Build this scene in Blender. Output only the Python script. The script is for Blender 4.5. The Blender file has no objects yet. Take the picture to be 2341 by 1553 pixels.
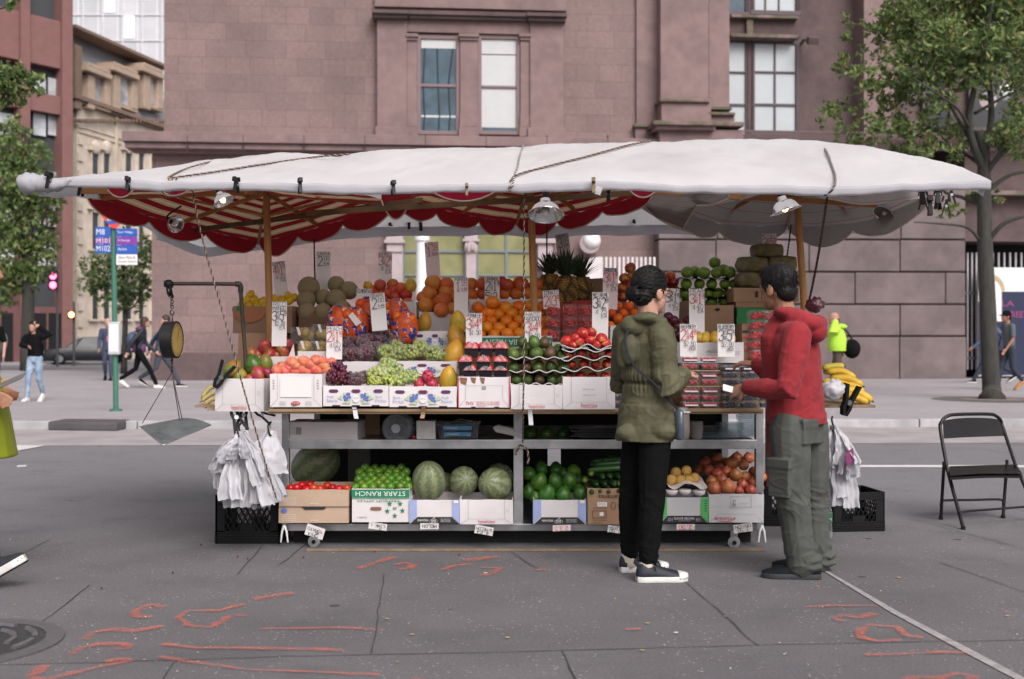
import bpy, bmesh, math, random
from mathutils import Vector, Matrix, noise, Quaternion
random.seed(7)
R=math.radians; V=Vector
sc=bpy.context.scene; COL=sc.collection
FL=2600.0; CX=1170.5; CY=780.0; HC=1.27          # lens in photo pixels, horizon row, eye height
def W(px,py,Y): return V(((px-CX)*Y/FL,Y,HC-(py-CY)*Y/FL))
def G(px,py,z=0.0):
    Y=(HC-z)*FL/(py-CY); return V(((px-CX)*Y/FL,Y,z))
def U(a,b): return random.uniform(a,b)
# ---------------------------------------------------------------- objects
def tag(o,label=None,cat=None,group=None,kind=None):
    if label: o['label']=label
    if cat: o['category']=cat
    if group: o['group']=group
    if kind: o['kind']=kind
    return o
def thing(name,label,cat,loc=(0,0,0),group=None,rz=0.0):
    o=bpy.data.objects.new(name,None); COL.objects.link(o); o.location=loc; o.rotation_euler=(0,0,rz)
    o.empty_display_size=.05
    return tag(o,label,cat,group)
def base(o):
    p=V((0,0,0))
    while o is not None: p=p+o.location; o=o.parent
    return p
def link(name,me,parent=None,loc=None,rot=None,scale=None):
    o=bpy.data.objects.new(name,me); COL.objects.link(o); o.parent=parent
    if loc is not None: o.location=loc
    if rot is not None: o.rotation_euler=rot
    if scale is not None: o.scale=scale
    return o
def frame(d,up=V((0,0,1))):
    d=V(d).normalized()
    if abs(d.dot(up))>.98: up=V((0,1,0))
    x=up.cross(d).normalized(); y=d.cross(x).normalized()
    return x,y,d
class MB:
    def __init__(s): s.v=[];s.f=[];s.m=[];s.uv=[]
    def add(s,vs,fs,mi=0,uv=None):
        b=len(s.v); s.v+=[V(p) for p in vs]; s.uv+=(uv if uv else [(0,0)]*len(vs))
        for f in fs: s.f.append(tuple(b+i for i in f)); s.m.append(mi)
        return s
    def box(s,c,sz,mi=0,M=None):
        hx,hy,hz=sz[0]/2,sz[1]/2,sz[2]/2; vs=[]
        for z in (-hz,hz):
            for x,y in ((-hx,-hy),(hx,-hy),(hx,hy),(-hx,hy)):
                p=V((x,y,z)); p=M@p if M else p; vs.append(V(c)+p)
        return s.add(vs,[(3,2,1,0),(4,5,6,7),(0,1,5,4),(1,2,6,5),(2,3,7,6),(3,0,4,7)],mi)
    def bb(s,a,b,mi=0):
        return s.box([(a[i]+b[i])/2 for i in range(3)],[abs(b[i]-a[i]) for i in range(3)],mi)
    def cyl(s,p0,p1,r0,r1=None,n=12,mi=0,caps=True): return s.tube([p0,p1],[r0,r0 if r1 is None else r1],n,mi,caps)
    def tube(s,pts,r,n=8,mi=0,caps=True,closed=False):
        pts=[V(p) for p in pts]; k=len(pts); rs=r if isinstance(r,(list,tuple)) else [r]*k
        x=None; rings=[]
        for i,p in enumerate(pts):
            if closed: d=pts[(i+1)%k]-pts[i-1]
            else: d=pts[min(i+1,k-1)]-pts[max(i-1,0)]
            if d.length<1e-9: d=V((0,0,1))
            d.normalize()
            if x is None: x=frame(d)[0]
            x=(x-d*x.dot(d));
            if x.length<1e-6: x=frame(d)[0]
            x.normalize(); y=d.cross(x); rr=rs[i]
            a,b=rr if isinstance(rr,(tuple,list)) else (rr,rr)
            rings.append([p+x*(a*math.cos(t*2*math.pi/n))+y*(b*math.sin(t*2*math.pi/n)) for t in range(n)])
        return s.loft(rings,mi,caps,closed)
    def loft(s,rings,mi=0,caps=True,closed=False):
        n=len(rings[0]); k=len(rings); vs=[p for r in rings for p in r]; fs=[]
        for i in range(k if closed else k-1):
            a=i*n; b=((i+1)%k)*n
            for j in range(n): fs.append((a+j,a+(j+1)%n,b+(j+1)%n,b+j))
        if caps and not closed: fs.append(tuple(range(n-1,-1,-1))); fs.append(tuple((k-1)*n+j for j in range(n)))
        return s.add(vs,fs,mi)
    def lathe(s,prof,c=(0,0,0),n=16,mi=0,M=None):
        vs=[];fs=[];k=len(prof)
        for r,z in prof:
            for j in range(n):
                t=j*2*math.pi/n; p=V((r*math.cos(t),r*math.sin(t),z)); p=M@p if M else p; vs.append(V(c)+p)
        for i in range(k-1):
            for j in range(n): fs.append((i*n+j,i*n+(j+1)%n,(i+1)*n+(j+1)%n,(i+1)*n+j))
        if prof[0][0]>1e-5: fs.append(tuple(range(n-1,-1,-1)))
        if prof[-1][0]>1e-5: fs.append(tuple((k-1)*n+j for j in range(n)))
        return s.add(vs,fs,mi)
    def ell(s,c,r,mi=0,M=None,nu=14,nv=8):
        prof=[(max(math.sin(math.pi*i/nv),1e-4 if i in (0,nv) else 0),-math.cos(math.pi*i/nv)) for i in range(nv+1)]
        if not isinstance(r,(tuple,list)): r=(r,r,r)
        D=Matrix.Diagonal(V(r)); return s.lathe(prof,c,nu,mi,(M@D) if M else D)
    def grid(s,fn,nu,nv,mi=0,uvf=None):
        vs=[];uv=[];fs=[]
        for i in range(nu+1):
            for j in range(nv+1):
                vs.append(fn(i/nu,j/nv)); uv.append(uvf(i/nu,j/nv) if uvf else (i/nu,j/nv))
        for i in range(nu):
            for j in range(nv):
                a=i*(nv+1)+j; fs.append((a,a+nv+1,a+nv+2,a+1))
        return s.add(vs,fs,mi,uv)
    def prism(s,pts,ext,mi=0):
        k=len(pts); vs=[V(p) for p in pts]+[V(p)+V(ext) for p in pts]
        fs=[tuple(range(k-1,-1,-1)),tuple(range(k,2*k))]+[(i,(i+1)%k,k+(i+1)%k,k+i) for i in range(k)]
        return s.add(vs,fs,mi)
    def mesh(s,name,mats,smooth=None,off=None,bevel=0,fix=True):
        me=bpy.data.meshes.new(name)
        off=off or V((0,0,0)); me.from_pydata([tuple(p-off) for p in s.v],[],s.f)
        mats=mats if isinstance(mats,(list,tuple)) else [mats]
        for m in mats: me.materials.append(m)
        me.polygons.foreach_set('material_index',s.m)
        if any(u!=(0,0) for u in s.uv):
            l=me.uv_layers.new(name='UVMap')
            for lp in me.loops: l.data[lp.index].uv=s.uv[lp.vertex_index]
        if fix or bevel:
            bm=bmesh.new(); bm.from_mesh(me)
            bmesh.ops.recalc_face_normals(bm,faces=bm.faces) if fix else None
            if bevel:
                es=[e for e in bm.edges if len(e.link_faces)==2 and e.calc_face_angle(0)>.6]
                bmesh.ops.bevel(bm,geom=es,offset=bevel,segments=2,affect='EDGES',profile=.6,clamp_overlap=True)
            bm.to_mesh(me); bm.free()
        if smooth is not None:
            me.polygons.foreach_set('use_smooth',[True]*len(me.polygons))
            if smooth<180: me.set_sharp_from_angle(angle=R(smooth))
        me.update(); return me
    def build(s,name,mats,parent=None,smooth=None,bevel=0,local=False,fix=True):
        off=None if (local or parent is None) else base(parent)
        return link(name,s.mesh(name,mats,smooth,off,bevel,fix),parent)
    def solo(s,name,mats,label,cat,group=None,smooth=None,bevel=0,kind=None,fix=True):
        """a thing that is one mesh: origin at the middle of its underside"""
        lo=V([min(p[i] for p in s.v) for i in range(3)]); hi=V([max(p[i] for p in s.v) for i in range(3)])
        c=V(((lo.x+hi.x)/2,(lo.y+hi.y)/2,lo.z))
        return tag(link(name,s.mesh(name,mats,smooth,c,bevel,fix),None,c),label,cat,group,kind)
# ---------------------------------------------------------------- materials
def srgb(r,g,b):
    f=lambda c:(c/255/12.92 if c<=10 else ((c/255+.055)/1.055)**2.4)
    return (f(r),f(g),f(b))
class NT:
    def __init__(s,nt): s.n=nt.nodes; s.l=nt.links
    def new(s,t,**k):
        o=s.n.new(t)
        for a,b in k.items():
            if a.startswith('i_'): o.inputs[a[2:].replace('_',' ')].default_value=b
            else: setattr(o,a,b)
        return o
    def link(s,a,b): s.l.new(a,b)
    def math(s,op,a,b=None,c=None):
        o=s.n.new('ShaderNodeMath'); o.operation=op
        for i,x in enumerate((a,b,c)):
            if x is None: continue
            if hasattr(x,'is_output'): s.l.new(x,o.inputs[i])
            else: o.inputs[i].default_value=x
        return o.outputs[0]
    def mix(s,f,a,b,mode='MIX'):
        o=s.n.new('ShaderNodeMix'); o.data_type='RGBA'; o.blend_type=mode
        for k,x in ((0,f),(6,a),(7,b)):
            if hasattr(x,'is_output'): s.l.new(x,o.inputs[k])
            else: o.inputs[k].default_value=x if k==0 else (*x[:3],1)
        return o.outputs[2]
    def ramp(s,x,a,b,c=0.,d=1.):
        o=s.n.new('ShaderNodeMapRange'); s.l.new(x,o.inputs[0])
        for i,q in enumerate((a,b,c,d)): o.inputs[i+1].default_value=q
        return o.outputs[0]
    def noise(s,vec,scale,detail=3,rough=.5):
        o=s.n.new('ShaderNodeTexNoise'); o.inputs['Scale'].default_value=scale; o.inputs['Detail'].default_value=detail; o.inputs['Roughness'].default_value=rough
        s.l.new(vec,o.inputs['Vector']); return o.outputs[0]
MATS={}
def mat(name,c,rough=.6,var=.12,vs=6,bump=0,bs=60,metal=0,c2=None,mix=(.45,.6),ms=4,rnd=0,hrnd=0,spec=.5,trans=0,alpha=1,coat=0,sss=0,emit=None,es=0,ior=1.45,sheen=0,stretch=None,fn=None,world=False):
    if name in MATS: return MATS[name]
    m=bpy.data.materials.new(name); m.use_nodes=True; nt=NT(m.node_tree); b=m.node_tree.nodes['Principled BSDF']
    tc=nt.new('ShaderNodeTexCoord'); vec=tc.outputs['Object']
    if world: vec=nt.new('ShaderNodeNewGeometry').outputs['Position']
    if stretch:
        mp=nt.new('ShaderNodeMapping'); mp.inputs['Scale'].default_value=stretch; nt.link(vec,mp.inputs[0]); vec=mp.outputs[0]
    col=(*c,1)
    if c2:
        col=nt.mix(nt.ramp(nt.noise(vec,ms,4),mix[0],mix[1]),c,c2)
    if var:
        k=nt.ramp(nt.noise(vec,vs,5,.6),.25,.75,1-var,1+var)
        cc=nt.new('ShaderNodeCombineColor'); [nt.link(k,cc.inputs[i]) for i in range(3)]
        col=nt.mix(1.0,col,cc.outputs[0],'MULTIPLY')
    if rnd or hrnd:
        oi=nt.new('ShaderNodeObjectInfo'); hs=nt.new('ShaderNodeHueSaturation')
        nt.link(nt.ramp(oi.outputs['Random'],0,1,.5-hrnd,.5+hrnd),hs.inputs['Hue'])
        r2=nt.math('FRACT',nt.math('MULTIPLY',oi.outputs['Random'],17.31))
        nt.link(nt.ramp(r2,0,1,1-rnd,1+rnd),hs.inputs['Value'])
        if hasattr(col,'is_output'): nt.link(col,hs.inputs['Color'])
        else: hs.inputs['Color'].default_value=col
        col=hs.outputs[0]
    if fn: col=fn(nt,vec,col,b) or col
    if hasattr(col,'is_output'): nt.link(col,b.inputs['Base Color'])
    else: b.inputs['Base Color'].default_value=col
    b.inputs['Roughness'].default_value=rough; b.inputs['Metallic'].default_value=metal; b.inputs['IOR'].default_value=ior
    b.inputs['Specular IOR Level'].default_value=spec; b.inputs['Transmission Weight'].default_value=trans
    b.inputs['Alpha'].default_value=alpha; b.inputs['Coat Weight'].default_value=coat; b.inputs['Coat Roughness'].default_value=.15
    if sheen: b.inputs['Sheen Weight'].default_value=sheen
    if sss: b.inputs['Subsurface Weight'].default_value=sss; b.inputs['Subsurface Scale'].default_value=.02
    if emit: b.inputs['Emission Color'].default_value=(*emit,1); b.inputs['Emission Strength'].default_value=es
    if bump:
        bn=nt.new('ShaderNodeBump'); bn.inputs['Strength'].default_value=min(bump,1); bn.inputs['Distance'].default_value=.01*max(bump,.3)
        nt.link(nt.noise(vec,bs,4,.6),bn.inputs['Height']); nt.link(bn.outputs[0],b.inputs['Normal'])
    MATS[name]=m; return m
def fabric2(name,c,trans=.35,**k):
    """cloth that lets some light through"""
    m=mat(name,c,**k); nt=NT(m.node_tree); b=m.node_tree.nodes['Principled BSDF']; out=m.node_tree.nodes['Material Output']
    t=nt.new('ShaderNodeBsdfTranslucent'); mx=nt.new('ShaderNodeMixShader'); mx.inputs[0].default_value=trans
    src=b.inputs['Base Color'].links[0].from_socket if b.inputs['Base Color'].is_linked else None
    if src: nt.link(src,t.inputs[0])
    else: t.inputs[0].default_value=(*c,1)
    nt.link(b.outputs[0],mx.inputs[1]); nt.link(t.outputs[0],mx.inputs[2]); nt.link(mx.outputs[0],out.inputs[0]); return m
def glassy(name,c=(.9,.93,.95),t=.75,rough=.08,mx_=.42,wr_=.14):
    """thin clear plastic: mostly see-through with gloss"""
    if name in MATS: return MATS[name]
    m=mat(name,c,rough=rough,var=0); nt=NT(m.node_tree); b=m.node_tree.nodes['Principled BSDF']; out=m.node_tree.nodes['Material Output']
    tr=nt.new('ShaderNodeBsdfTransparent'); tr.inputs[0].default_value=(*[.6+.4*x for x in c],1); mx=nt.new('ShaderNodeMixShader')
    lw=nt.new('ShaderNodeLayerWeight'); lw.inputs[0].default_value=.35
    tc=nt.new('ShaderNodeTexCoord'); wr=nt.ramp(nt.noise(tc.outputs['Object'],30,3),.55,.75,0,wr_)
    nt.link(nt.math('ADD',nt.ramp(lw.outputs['Facing'],0,1,(1-t)*.35,mx_),wr),mx.inputs[0]); nt.link(tr.outputs[0],mx.inputs[1]); nt.link(b.outputs[0],mx.inputs[2]); nt.link(mx.outputs[0],out.inputs[0]); return m
# ---------------------------------------------------------------- lettering
GL={'A':"002640 1232",'B':"0006364534033342413000",'C':"4536160501103041",'D':"00062645412000",'E':"46060040 0333",'F':"460600 0333",'G':"45361605011030414323",'H':"0006 4046 0343",'I':"2026",'J':"4641301001",'K':"0006 460340",'L':"060040",'M':"0006234640",'N':"00064046",'O':"163645413010010516",'P':"00063645443303",'Q':"163645413010010516 2240",'R':"00063645443303 2340",'S':"4536160504334241301001",'T':"0646 2620",'U':"060110304146",'V':"062046",'W':"0610233046",'X':"0046 0640",'Y':"062346 2320",'Z':"06460040",'0':"163645413010010516",'1':"152620 1030",'2':"05163645440040",'3':"05163645443323 334241301001",'4':"360242 3630",'5':"460604344341301001",'6':"453616050110304142331302",'7':"064620",'8':"1333424130100102130405163645443313",'9':"4333130405163645413010",'$':"4536160504334241301001 2026",'c':"341403011030 2025",'/':"0046",'-':"0343",'.':"2021",'_':"0040",'*':"0343 1135"}
class Pen:
    """draws flat marks on a plane: origin o, axes ux, uy, normal n; units are metres along the axes"""
    def __init__(s,o,ux,uy,mb,lift=.0012):
        s.o=V(o);s.ux=V(ux).normalized();s.uy=V(uy).normalized();s.n=s.ux.cross(s.uy).normalized();s.mb=mb;s.k=lift
    def pt(s,x,y): return s.o+s.ux*x+s.uy*y+s.n*s.k
    def poly(s,pts,mi=0): s.k+=.00006; s.mb.add([s.pt(*p) for p in pts],[tuple(range(len(pts)))],mi)
    def rect(s,x0,y0,x1,y1,mi=0): s.poly([(x0,y0),(x1,y0),(x1,y1),(x0,y1)],mi)
    def ring(s,c,rx,ry,mi=0,w=None,n=20):
        P=[(c[0]+rx*math.cos(2*math.pi*i/n),c[1]+ry*math.sin(2*math.pi*i/n)) for i in range(n)]
        if w: s.line(P+P[:1],w,mi)
        else: s.poly(P,mi)
    def star(s,c,r,mi=0):
        for a in range(5):
            t=R(90+72*a); s.poly([(c[0]+r*math.cos(t),c[1]+r*math.sin(t)),(c[0]+.4*r*math.cos(t+R(36)),c[1]+.4*r*math.sin(t+R(36))),c,(c[0]+.4*r*math.cos(t-R(36)),c[1]+.4*r*math.sin(t-R(36)))],mi)
    def line(s,P,w,mi=0):
        for a,b in zip(P,P[1:]):
            dx,dy=b[0]-a[0],b[1]-a[1]; L=math.hypot(dx,dy) or 1e-6; dx/=L;dy/=L; e=w*.4
            s.poly([(a[0]-dx*e-dy*w/2,a[1]-dy*e+dx*w/2),(a[0]-dx*e+dy*w/2,a[1]-dy*e-dx*w/2),(b[0]+dx*e+dy*w/2,b[1]+dy*e-dx*w/2),(b[0]+dx*e-dy*w/2,b[1]+dy*e+dx*w/2)],mi)
    def hand(s,t,x0,y0,x1,y1,mi=0,w=None,flip=False,wob=.05):
        """hand-lettered text fitted into the rectangle"""
        n=len(t); cw=(x1-x0)/n; gh=y1-y0; w=w or min(cw,gh)*.13
        for i,ch in enumerate(t):
            if ch==' ': continue
            for st in GL.get(ch,"0343").split(' '):
                P=[]
                for j in range(0,len(st),2):
                    gx=x0+cw*(i+.1+.8*int(st[j])/4)+U(-wob,wob)*cw*.6; gy=y0+gh*int(st[j+1])/6+U(-wob,wob)*gh*.5
                    if flip: gx=x0+x1-gx; gy=y0+y1-gy
                    P.append((gx,gy))
                s.line(P,w,mi)
    def print(s,t,x0,y0,x1,y1,mi=0,flip=False):
        """printed type fitted into the rectangle"""
        vs,fs=typeset(t); bx=[min(p[0] for p in vs),max(p[0] for p in vs),min(p[1] for p in vs),max(p[1] for p in vs)]
        s.k+=.00006; out=[]
        for p in vs:
            a=(p[0]-bx[0])/max(bx[1]-bx[0],1e-6); b=(p[1]-bx[2])/max(bx[3]-bx[2],1e-6)
            if flip: a=1-a;b=1-b
            out.append(s.pt(x0+a*(x1-x0),y0+b*(y1-y0)))
        s.mb.add(out,fs,mi)
TS={}
def typeset(t):
    if t not in TS:
        cu=bpy.data.curves.new('type','FONT'); cu.body=t; cu.resolution_u=2
        o=bpy.data.objects.new('type',cu); me=o.to_mesh()
        TS[t]=([tuple(v.co) for v in me.vertices],[tuple(p.vertices) for p in me.polygons])
        o.to_mesh_clear(); bpy.data.objects.remove(o); bpy.data.curves.remove(cu)
    return TS[t]
# ================================================================ SETTING
class Facade:
    def __init__(s,A,d):
        s.A=V((A[0],A[1],0)); d=V((d[0],d[1],0)).normalized(); s.d=d; s.n=V((d.y,-d.x,0)); s.rz=math.atan2(d.y,d.x)
    def at(s,px,py,out=0):
        r=V(((px-CX)/FL,1,0)); t=(s.A.dot(s.n)+out)/r.dot(s.n); q=r*t-s.A
        return q.dot(s.d),HC-(py-CY)/FL*t
    def root(s,name,label,cat): return thing(name,label,cat,s.A,None,s.rz)
    def z(s,px,py,out=0): return s.at(px,py,out)[1]
    def u(s,px,out=0): return s.at(px,CY,out)[0]
    def box(s,mb,px0,px1,py0,py1,o1,o0,mi=0):
        """box whose front face stands o1 proud of the facade plane and back face at o0"""
        m=(px0+px1)/2; mb.bb((s.u(px0,o1),-o1,s.z(m,py1,o1)),(s.u(px1,o1),-o0,s.z(m,py0,o1)),mi)
def brickfn(bw,rh,mort,c1,c2,cm,off=.5,sq=1.0,shift=0.0,patch=.0):
    def fn(nt,vec,col,b):
        sx=nt.new('ShaderNodeSeparateXYZ'); nt.link(vec,sx.inputs[0]); cb=nt.new('ShaderNodeCombineXYZ')
        nt.link(nt.math('ADD',sx.outputs[0],shift),cb.inputs[0]); nt.link(sx.outputs[2],cb.inputs[1])
        br=nt.new('ShaderNodeTexBrick'); nt.link(cb.outputs[0],br.inputs['Vector']); br.offset=off; br.squash=sq; br.squash_frequency=3; br.offset_frequency=2
        for k,x in (('Color1',c1),('Color2',c2),('Mortar',cm)): br.inputs[k].default_value=(*x,1)
        for k,x in (('Scale',1),('Mortar Size',mort),('Mortar Smooth',.3),('Bias',0),('Brick Width',bw),('Row Height',rh)): br.inputs[k].default_value=x
        c=nt.mix(.8,br.outputs[0],col,'MULTIPLY')
        g=nt.ramp(nt.noise(vec,.35,4,.6),.32,.7,.78,1.14); cc=nt.new('ShaderNodeCombineColor'); [nt.link(g,cc.inputs[i]) for i in range(3)]
        return nt.mix(1.0,c,cc.outputs[0],'MULTIPLY')
    return fn
ST=(.238,.165,.158)
m_ash=mat('brownstone_ashlar',(1,1,1),.9,.18,9,.35,30,fn=brickfn(1.15,.505,.008,(.240,.168,.158),(.204,.145,.139),(.150,.104,.10),.5,.6))
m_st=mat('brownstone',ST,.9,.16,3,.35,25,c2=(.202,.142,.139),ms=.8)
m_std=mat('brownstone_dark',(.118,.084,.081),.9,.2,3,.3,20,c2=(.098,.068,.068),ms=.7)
m_moss=mat('mossy_stone',(.135,.115,.085),.95,.25,4,.4,20,c2=(.20,.15,.135),ms=2)
m_rust=mat('brownstone_rusticated',(.175,.138,.137),.9,.16,2.5,.35,22,c2=(.142,.113,.112),ms=.9)
m_groove=mat('stone_joint',(.07,.05,.052),.95,.1)
m_pale=mat('pale_painted_stone',(.42,.35,.36),.8,.1,4)
m_frame=mat('window_paint',(.20,.135,.14),.6,.08)
m_framed=mat('window_paint_dark',(.10,.075,.08),.6,.08)
m_gl=mat('blue_window_glass',(.035,.085,.115),.06,.25,1.2,c2=(.02,.05,.075),ms=1.6,spec=.8)
m_bl=mat('white_blind',(.52,.53,.53),.7,.05,3)
m_bl2=mat('pale_blind',(.44,.48,.50),.35,.06,2)
m_olive=mat('olive_blind',(.25,.24,.11),.7,.12,1.5,c2=(.19,.195,.085),ms=1.2)
m_gbar=mat('grey_metal_bar',(.16,.19,.2),.5,.1)
m_black=mat('black_void',(.008,.008,.009),.8,0)
FAC=Facade((-10.1,33.2),(math.cos(R(4.8)),math.sin(R(4.8))))
def build_hall():
    F=FAC; root=F.root('brownstone_hall','long brownstone building with carved window surrounds behind the stall','building')
    def part(name,boxes,mats,bevel=.0,parent=root,label=None,smooth=None):
        mb=MB()
        for b in boxes: F.box(mb,*b)
        o=mb.build(name,mats,parent,None,bevel,True)
        if label: o['label']=label
        return o
    part('upper_wall',[(375,1470,-420,318,0,-6)],m_ash)
    part('lower_wall',[(347,885,345,810,-.12,-6),(1255,1530,345,810,-.12,-6),(885,1255,345,512,-.12,-6),(885,1255,655,810,-.12,-6)],m_ash)
    part('plinth',[(343,1530,806,885,.05,-6)],m_std,.03)
    mb=MB(); F.box(mb,278,1645,309,332,.62,-.1); F.box(mb,285,1640,334,347,.5,-.1); F.box(mb,300,1630,347,356,.25,-.1)
    e=mb.build('ledge',m_st,root,None,.02,True)
    mb=MB()
    for px in (427,555,694,833,972,1111,1250,1389): F.box(mb,px,px+1.6,309,347,.625,.5)
    mb.build('joint',m_groove,e,None,0,True)
    # carved surround of the paired windows
    mb=MB()
    F.box(mb,862,930,45,312,.28,0);F.box(mb,1212,1288,48,312,.28,0);F.box(mb,930,1212,44,76,.2,0);F.box(mb,856,1296,-60,20,.14,0)
    F.box(mb,858,935,290,312,.36,0);F.box(mb,1207,1292,292,314,.36,0)
    for a,b in ((930,953),(1052,1092),(1190,1212)):
        F.box(mb,a,b,93,312,.2,0);F.box(mb,a-3,b+3,76,84,.32,0);F.box(mb,a-1,b+1,84,92,.26,0);F.box(mb,a-3,b+3,290,312,.26,0);F.box(mb,a-1,b+1,262,290,.22,0)
    mb.build('window_surround',m_st,root,None,.015,True)
    mb=MB(); F.box(mb,850,935,22,30,.62,0);F.box(mb,853,932,30,40,.5,0);F.box(mb,935,1205,26,35,.5,0);F.box(mb,935,1205,35,44,.4,0);F.box(mb,1205,1297,29,37,.62,0);F.box(mb,1208,1294,37,48,.5,0)
    mb.build('cornice',m_std,root,None,.012,True)
    def sash(px0,px1,py0,py1,bars,pane,o=.02,fm=m_frame,w=8,blinds=(),vb=()):
        mb=MB(); F.box(mb,px0,px0+w,py0,py1,o+.1,o-.05);F.box(mb,px1-w,px1,py0,py1,o+.1,o-.05);F.box(mb,px0,px1,py0,py0+w,o+.09,o-.05);F.box(mb,px0,px1,py1-w,py1,o+.12,o-.05)
        for y,h in bars: F.box(mb,px0+w,px1-w,y,y+h,o+.075,o-.05)
        for x,h in vb: F.box(mb,x,x+h,py0+w,py1-w,o+.07,o-.05)
        fr=mb.build('window',fm,root,None,.008,True)
        mb=MB(); F.box(mb,px0+w*.5,px1-w*.5,py0+w*.5,py1-w*.5,o+.02,o-.04); mb.build('pane',pane,fr,None,0,True)
        for (y0,y1,m_,oo) in blinds:
            mb=MB(); F.box(mb,px0+w+1,px1-w-1,y0,y1,o+oo,o+.022); mb.build('blind',m_,fr,None,0,True)
        return fr
    w1=sash(953,1052,80,308,[(192,7)],m_gl,w=9,blinds=[(84,111,m_bl,.03),(264,269,m_bl,.04)])
    mb=MB()  # lead-grey street reflection bars inside the blue pane, a reflection modelled as dark tubes
    for a,b in ((972,968),(1000,1002),(1036,1026)): 
        p=[F.at(a,112,.03),F.at(b,190,.03),F.at(b+3,262,.03),F.at(b+1,300,.03)]
        mb.tube([V((u,-.045,z)) for u,z in p],.03,5)
    mb.build('reflection_bar',mat('slate_bar',(.02,.035,.05),.5),w1,None,0,True)
    sash(1092,1190,80,308,[(196,5)],m_bl,w=9,blinds=[(124,126,m_framed,.03),(292,299,m_gl,.03)])
    # olive shaded window seen through the stall
    for a,b in ((921,1064),(1090,1228)):
        sash(a,b,505,655,[(572,6),(628,4)],m_olive,-.2,m_gbar,4,vb=([(1155,6)] if a>1000 else []))
    mb=MB(); F.box(mb,882,921,500,555,.1,-.3);F.box(mb,878,925,548,556,.2,-.3);F.box(mb,884,921,556,576,.12,-.3);F.box(mb,886,921,576,812,.06,-.3); mb.build('pilaster',m_pale,root,None,.01,True); mb=MB()
    F.box(mb,1062,1092,500,548,.1,-.3);F.box(mb,1058,1096,546,552,.16,-.3);F.box(mb,1066,1088,575,700,.1,-.3)
    qb=MB(); mb,qb=qb,mb; F.box(mb,1228,1266,500,548,.1,-.3);F.box(mb,1223,1272,546,556,.2,-.3);F.box(mb,1230,1264,556,812,.08,-.3); mb.build('pilaster',m_pale,root,None,.01,True); mb=qb
    u,zt=F.at(1077,552,.1); _,zb=F.at(1077,578,.1)
    for k in range(9):
        t=2*math.pi*k/9; mb.ell((u+.15*math.cos(t),-.05+.15*math.sin(t),zb+.12+.06*(k%2)),(.06,.06,.14),nu=8,nv=5)
    mb.ell((u,-.05,(zt+zb)/2),(.17,.17,.2),nu=10,nv=6)
    mb.build('capital',m_pale,root,None,.01,True)
    # projecting pier with mossy stepped base
    part('pier',[(1455,1510,-420,290,.12,-6),(1510,1620,-420,232,.6,-6),(1620,1668,-420,245,.45,-6)],m_st,.02)
    mb=MB()
    F.box(mb,1450,1515,283,291,.3,-3);F.box(mb,1508,1624,226,233,.86,-3);F.box(mb,1620,1674,243,251,.6,-3);F.box(mb,1618,1682,256,263,.75,-3);F.box(mb,1494,1640,276,286,1.2,-3);F.box(mb,1636,1702,278,288,.95,-3)
    mb.build('moulding',m_moss,root,None,.03,True)
    mb=MB(); F.box(mb,1512,1626,233,278,.74,-3);F.box(mb,1622,1680,262,280,.6,-3);F.box(mb,1500,1636,286,296,1.05,-3);F.box(mb,1508,1700,296,330,.8,-3);F.box(mb,1452,1512,291,330,.2,-3)
    mb.build('pier_base',m_st,root,None,.02,True)
    # dark recessed bay with tall windows
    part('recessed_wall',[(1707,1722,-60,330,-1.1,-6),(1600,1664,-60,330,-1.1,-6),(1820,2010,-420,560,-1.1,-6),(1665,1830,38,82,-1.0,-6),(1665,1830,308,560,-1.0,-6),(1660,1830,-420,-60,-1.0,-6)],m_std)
    mb=MB(); F.box(mb,1672,1826,34,41,-.75,-2);F.box(mb,1672,1826,78,86,-.7,-2);F.box(mb,1707,1722,41,78,-.85,-2)
    mb.build('spandrel',m_moss,root,None,.015,True)
    sash(1640,1712,90,312,[(163,4),(237,5)],m_bl2,-1.2,m_framed,7)
    sash(1716,1830,90,312,[(163,4),(237,5)],m_bl2,-1.2,m_framed,10,vb=[(1770,4)])
    sash(1640,1712,-60,34,[],m_gl,-1.2,m_framed,7)
    sash(1716,1830,-60,34,[],m_bl2,-1.2,m_framed,10,vb=[(1749,3),(1780,3)])
    part('buttress',[(1975,2045,-420,560,-.3,-6)],m_st,.02)
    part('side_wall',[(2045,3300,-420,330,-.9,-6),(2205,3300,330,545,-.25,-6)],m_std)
    for a,b in ((2110,2180),(2215,2330),(2380,2480)):
        sash(a,b,20,300,[(150,5)],mat('dim_window',(.03,.033,.036),.3),-.8,m_framed,8)
    part('string_course',[(1995,3300,440,450,.25,-2),(1995,3300,318,330,.15,-2)],m_moss,.02)
    # rusticated terrace base
    zs=[540,548,622,696,769,866]; mb=MB(); g=MB()
    F.box(g,1510,2204,430,875,.52,-3)
    rows=[(430,546,[1505,1640,1850,2060,2208]),(550,620,[1505,1637,1850,2058,2208]),(624,694,[1505,1760,1955,2162,2208]),(698,767,[1505,1640,1855,2058,2208]),(771,880,[1503,2057,2210])]
    for y0,y1,xs in rows:
        for a,b in zip(xs,xs[1:]): F.box(mb,a+1,b-1,y0,y1,.6,-1.2)
    gg=g.build('joint',m_groove,root,None,0,True)
    o=mb.build('rusticated_base',m_rust,root,None,.03,True); gg.parent=o
    # balustrade grille of the terrace
    mb=MB(); F.box(mb,1690,2420,303,307,.35,.3)
    for px in range(1690,2420,5): F.box(mb,px,px+1.6,307,345,.34,.32)
    mb.build('balustrade',mat('rusty_rail',(.13,.085,.085),.7),root,None,0,True)
    part('doorway',[(2204,3300,545,875,-1.2,-6)],m_black)
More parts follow.
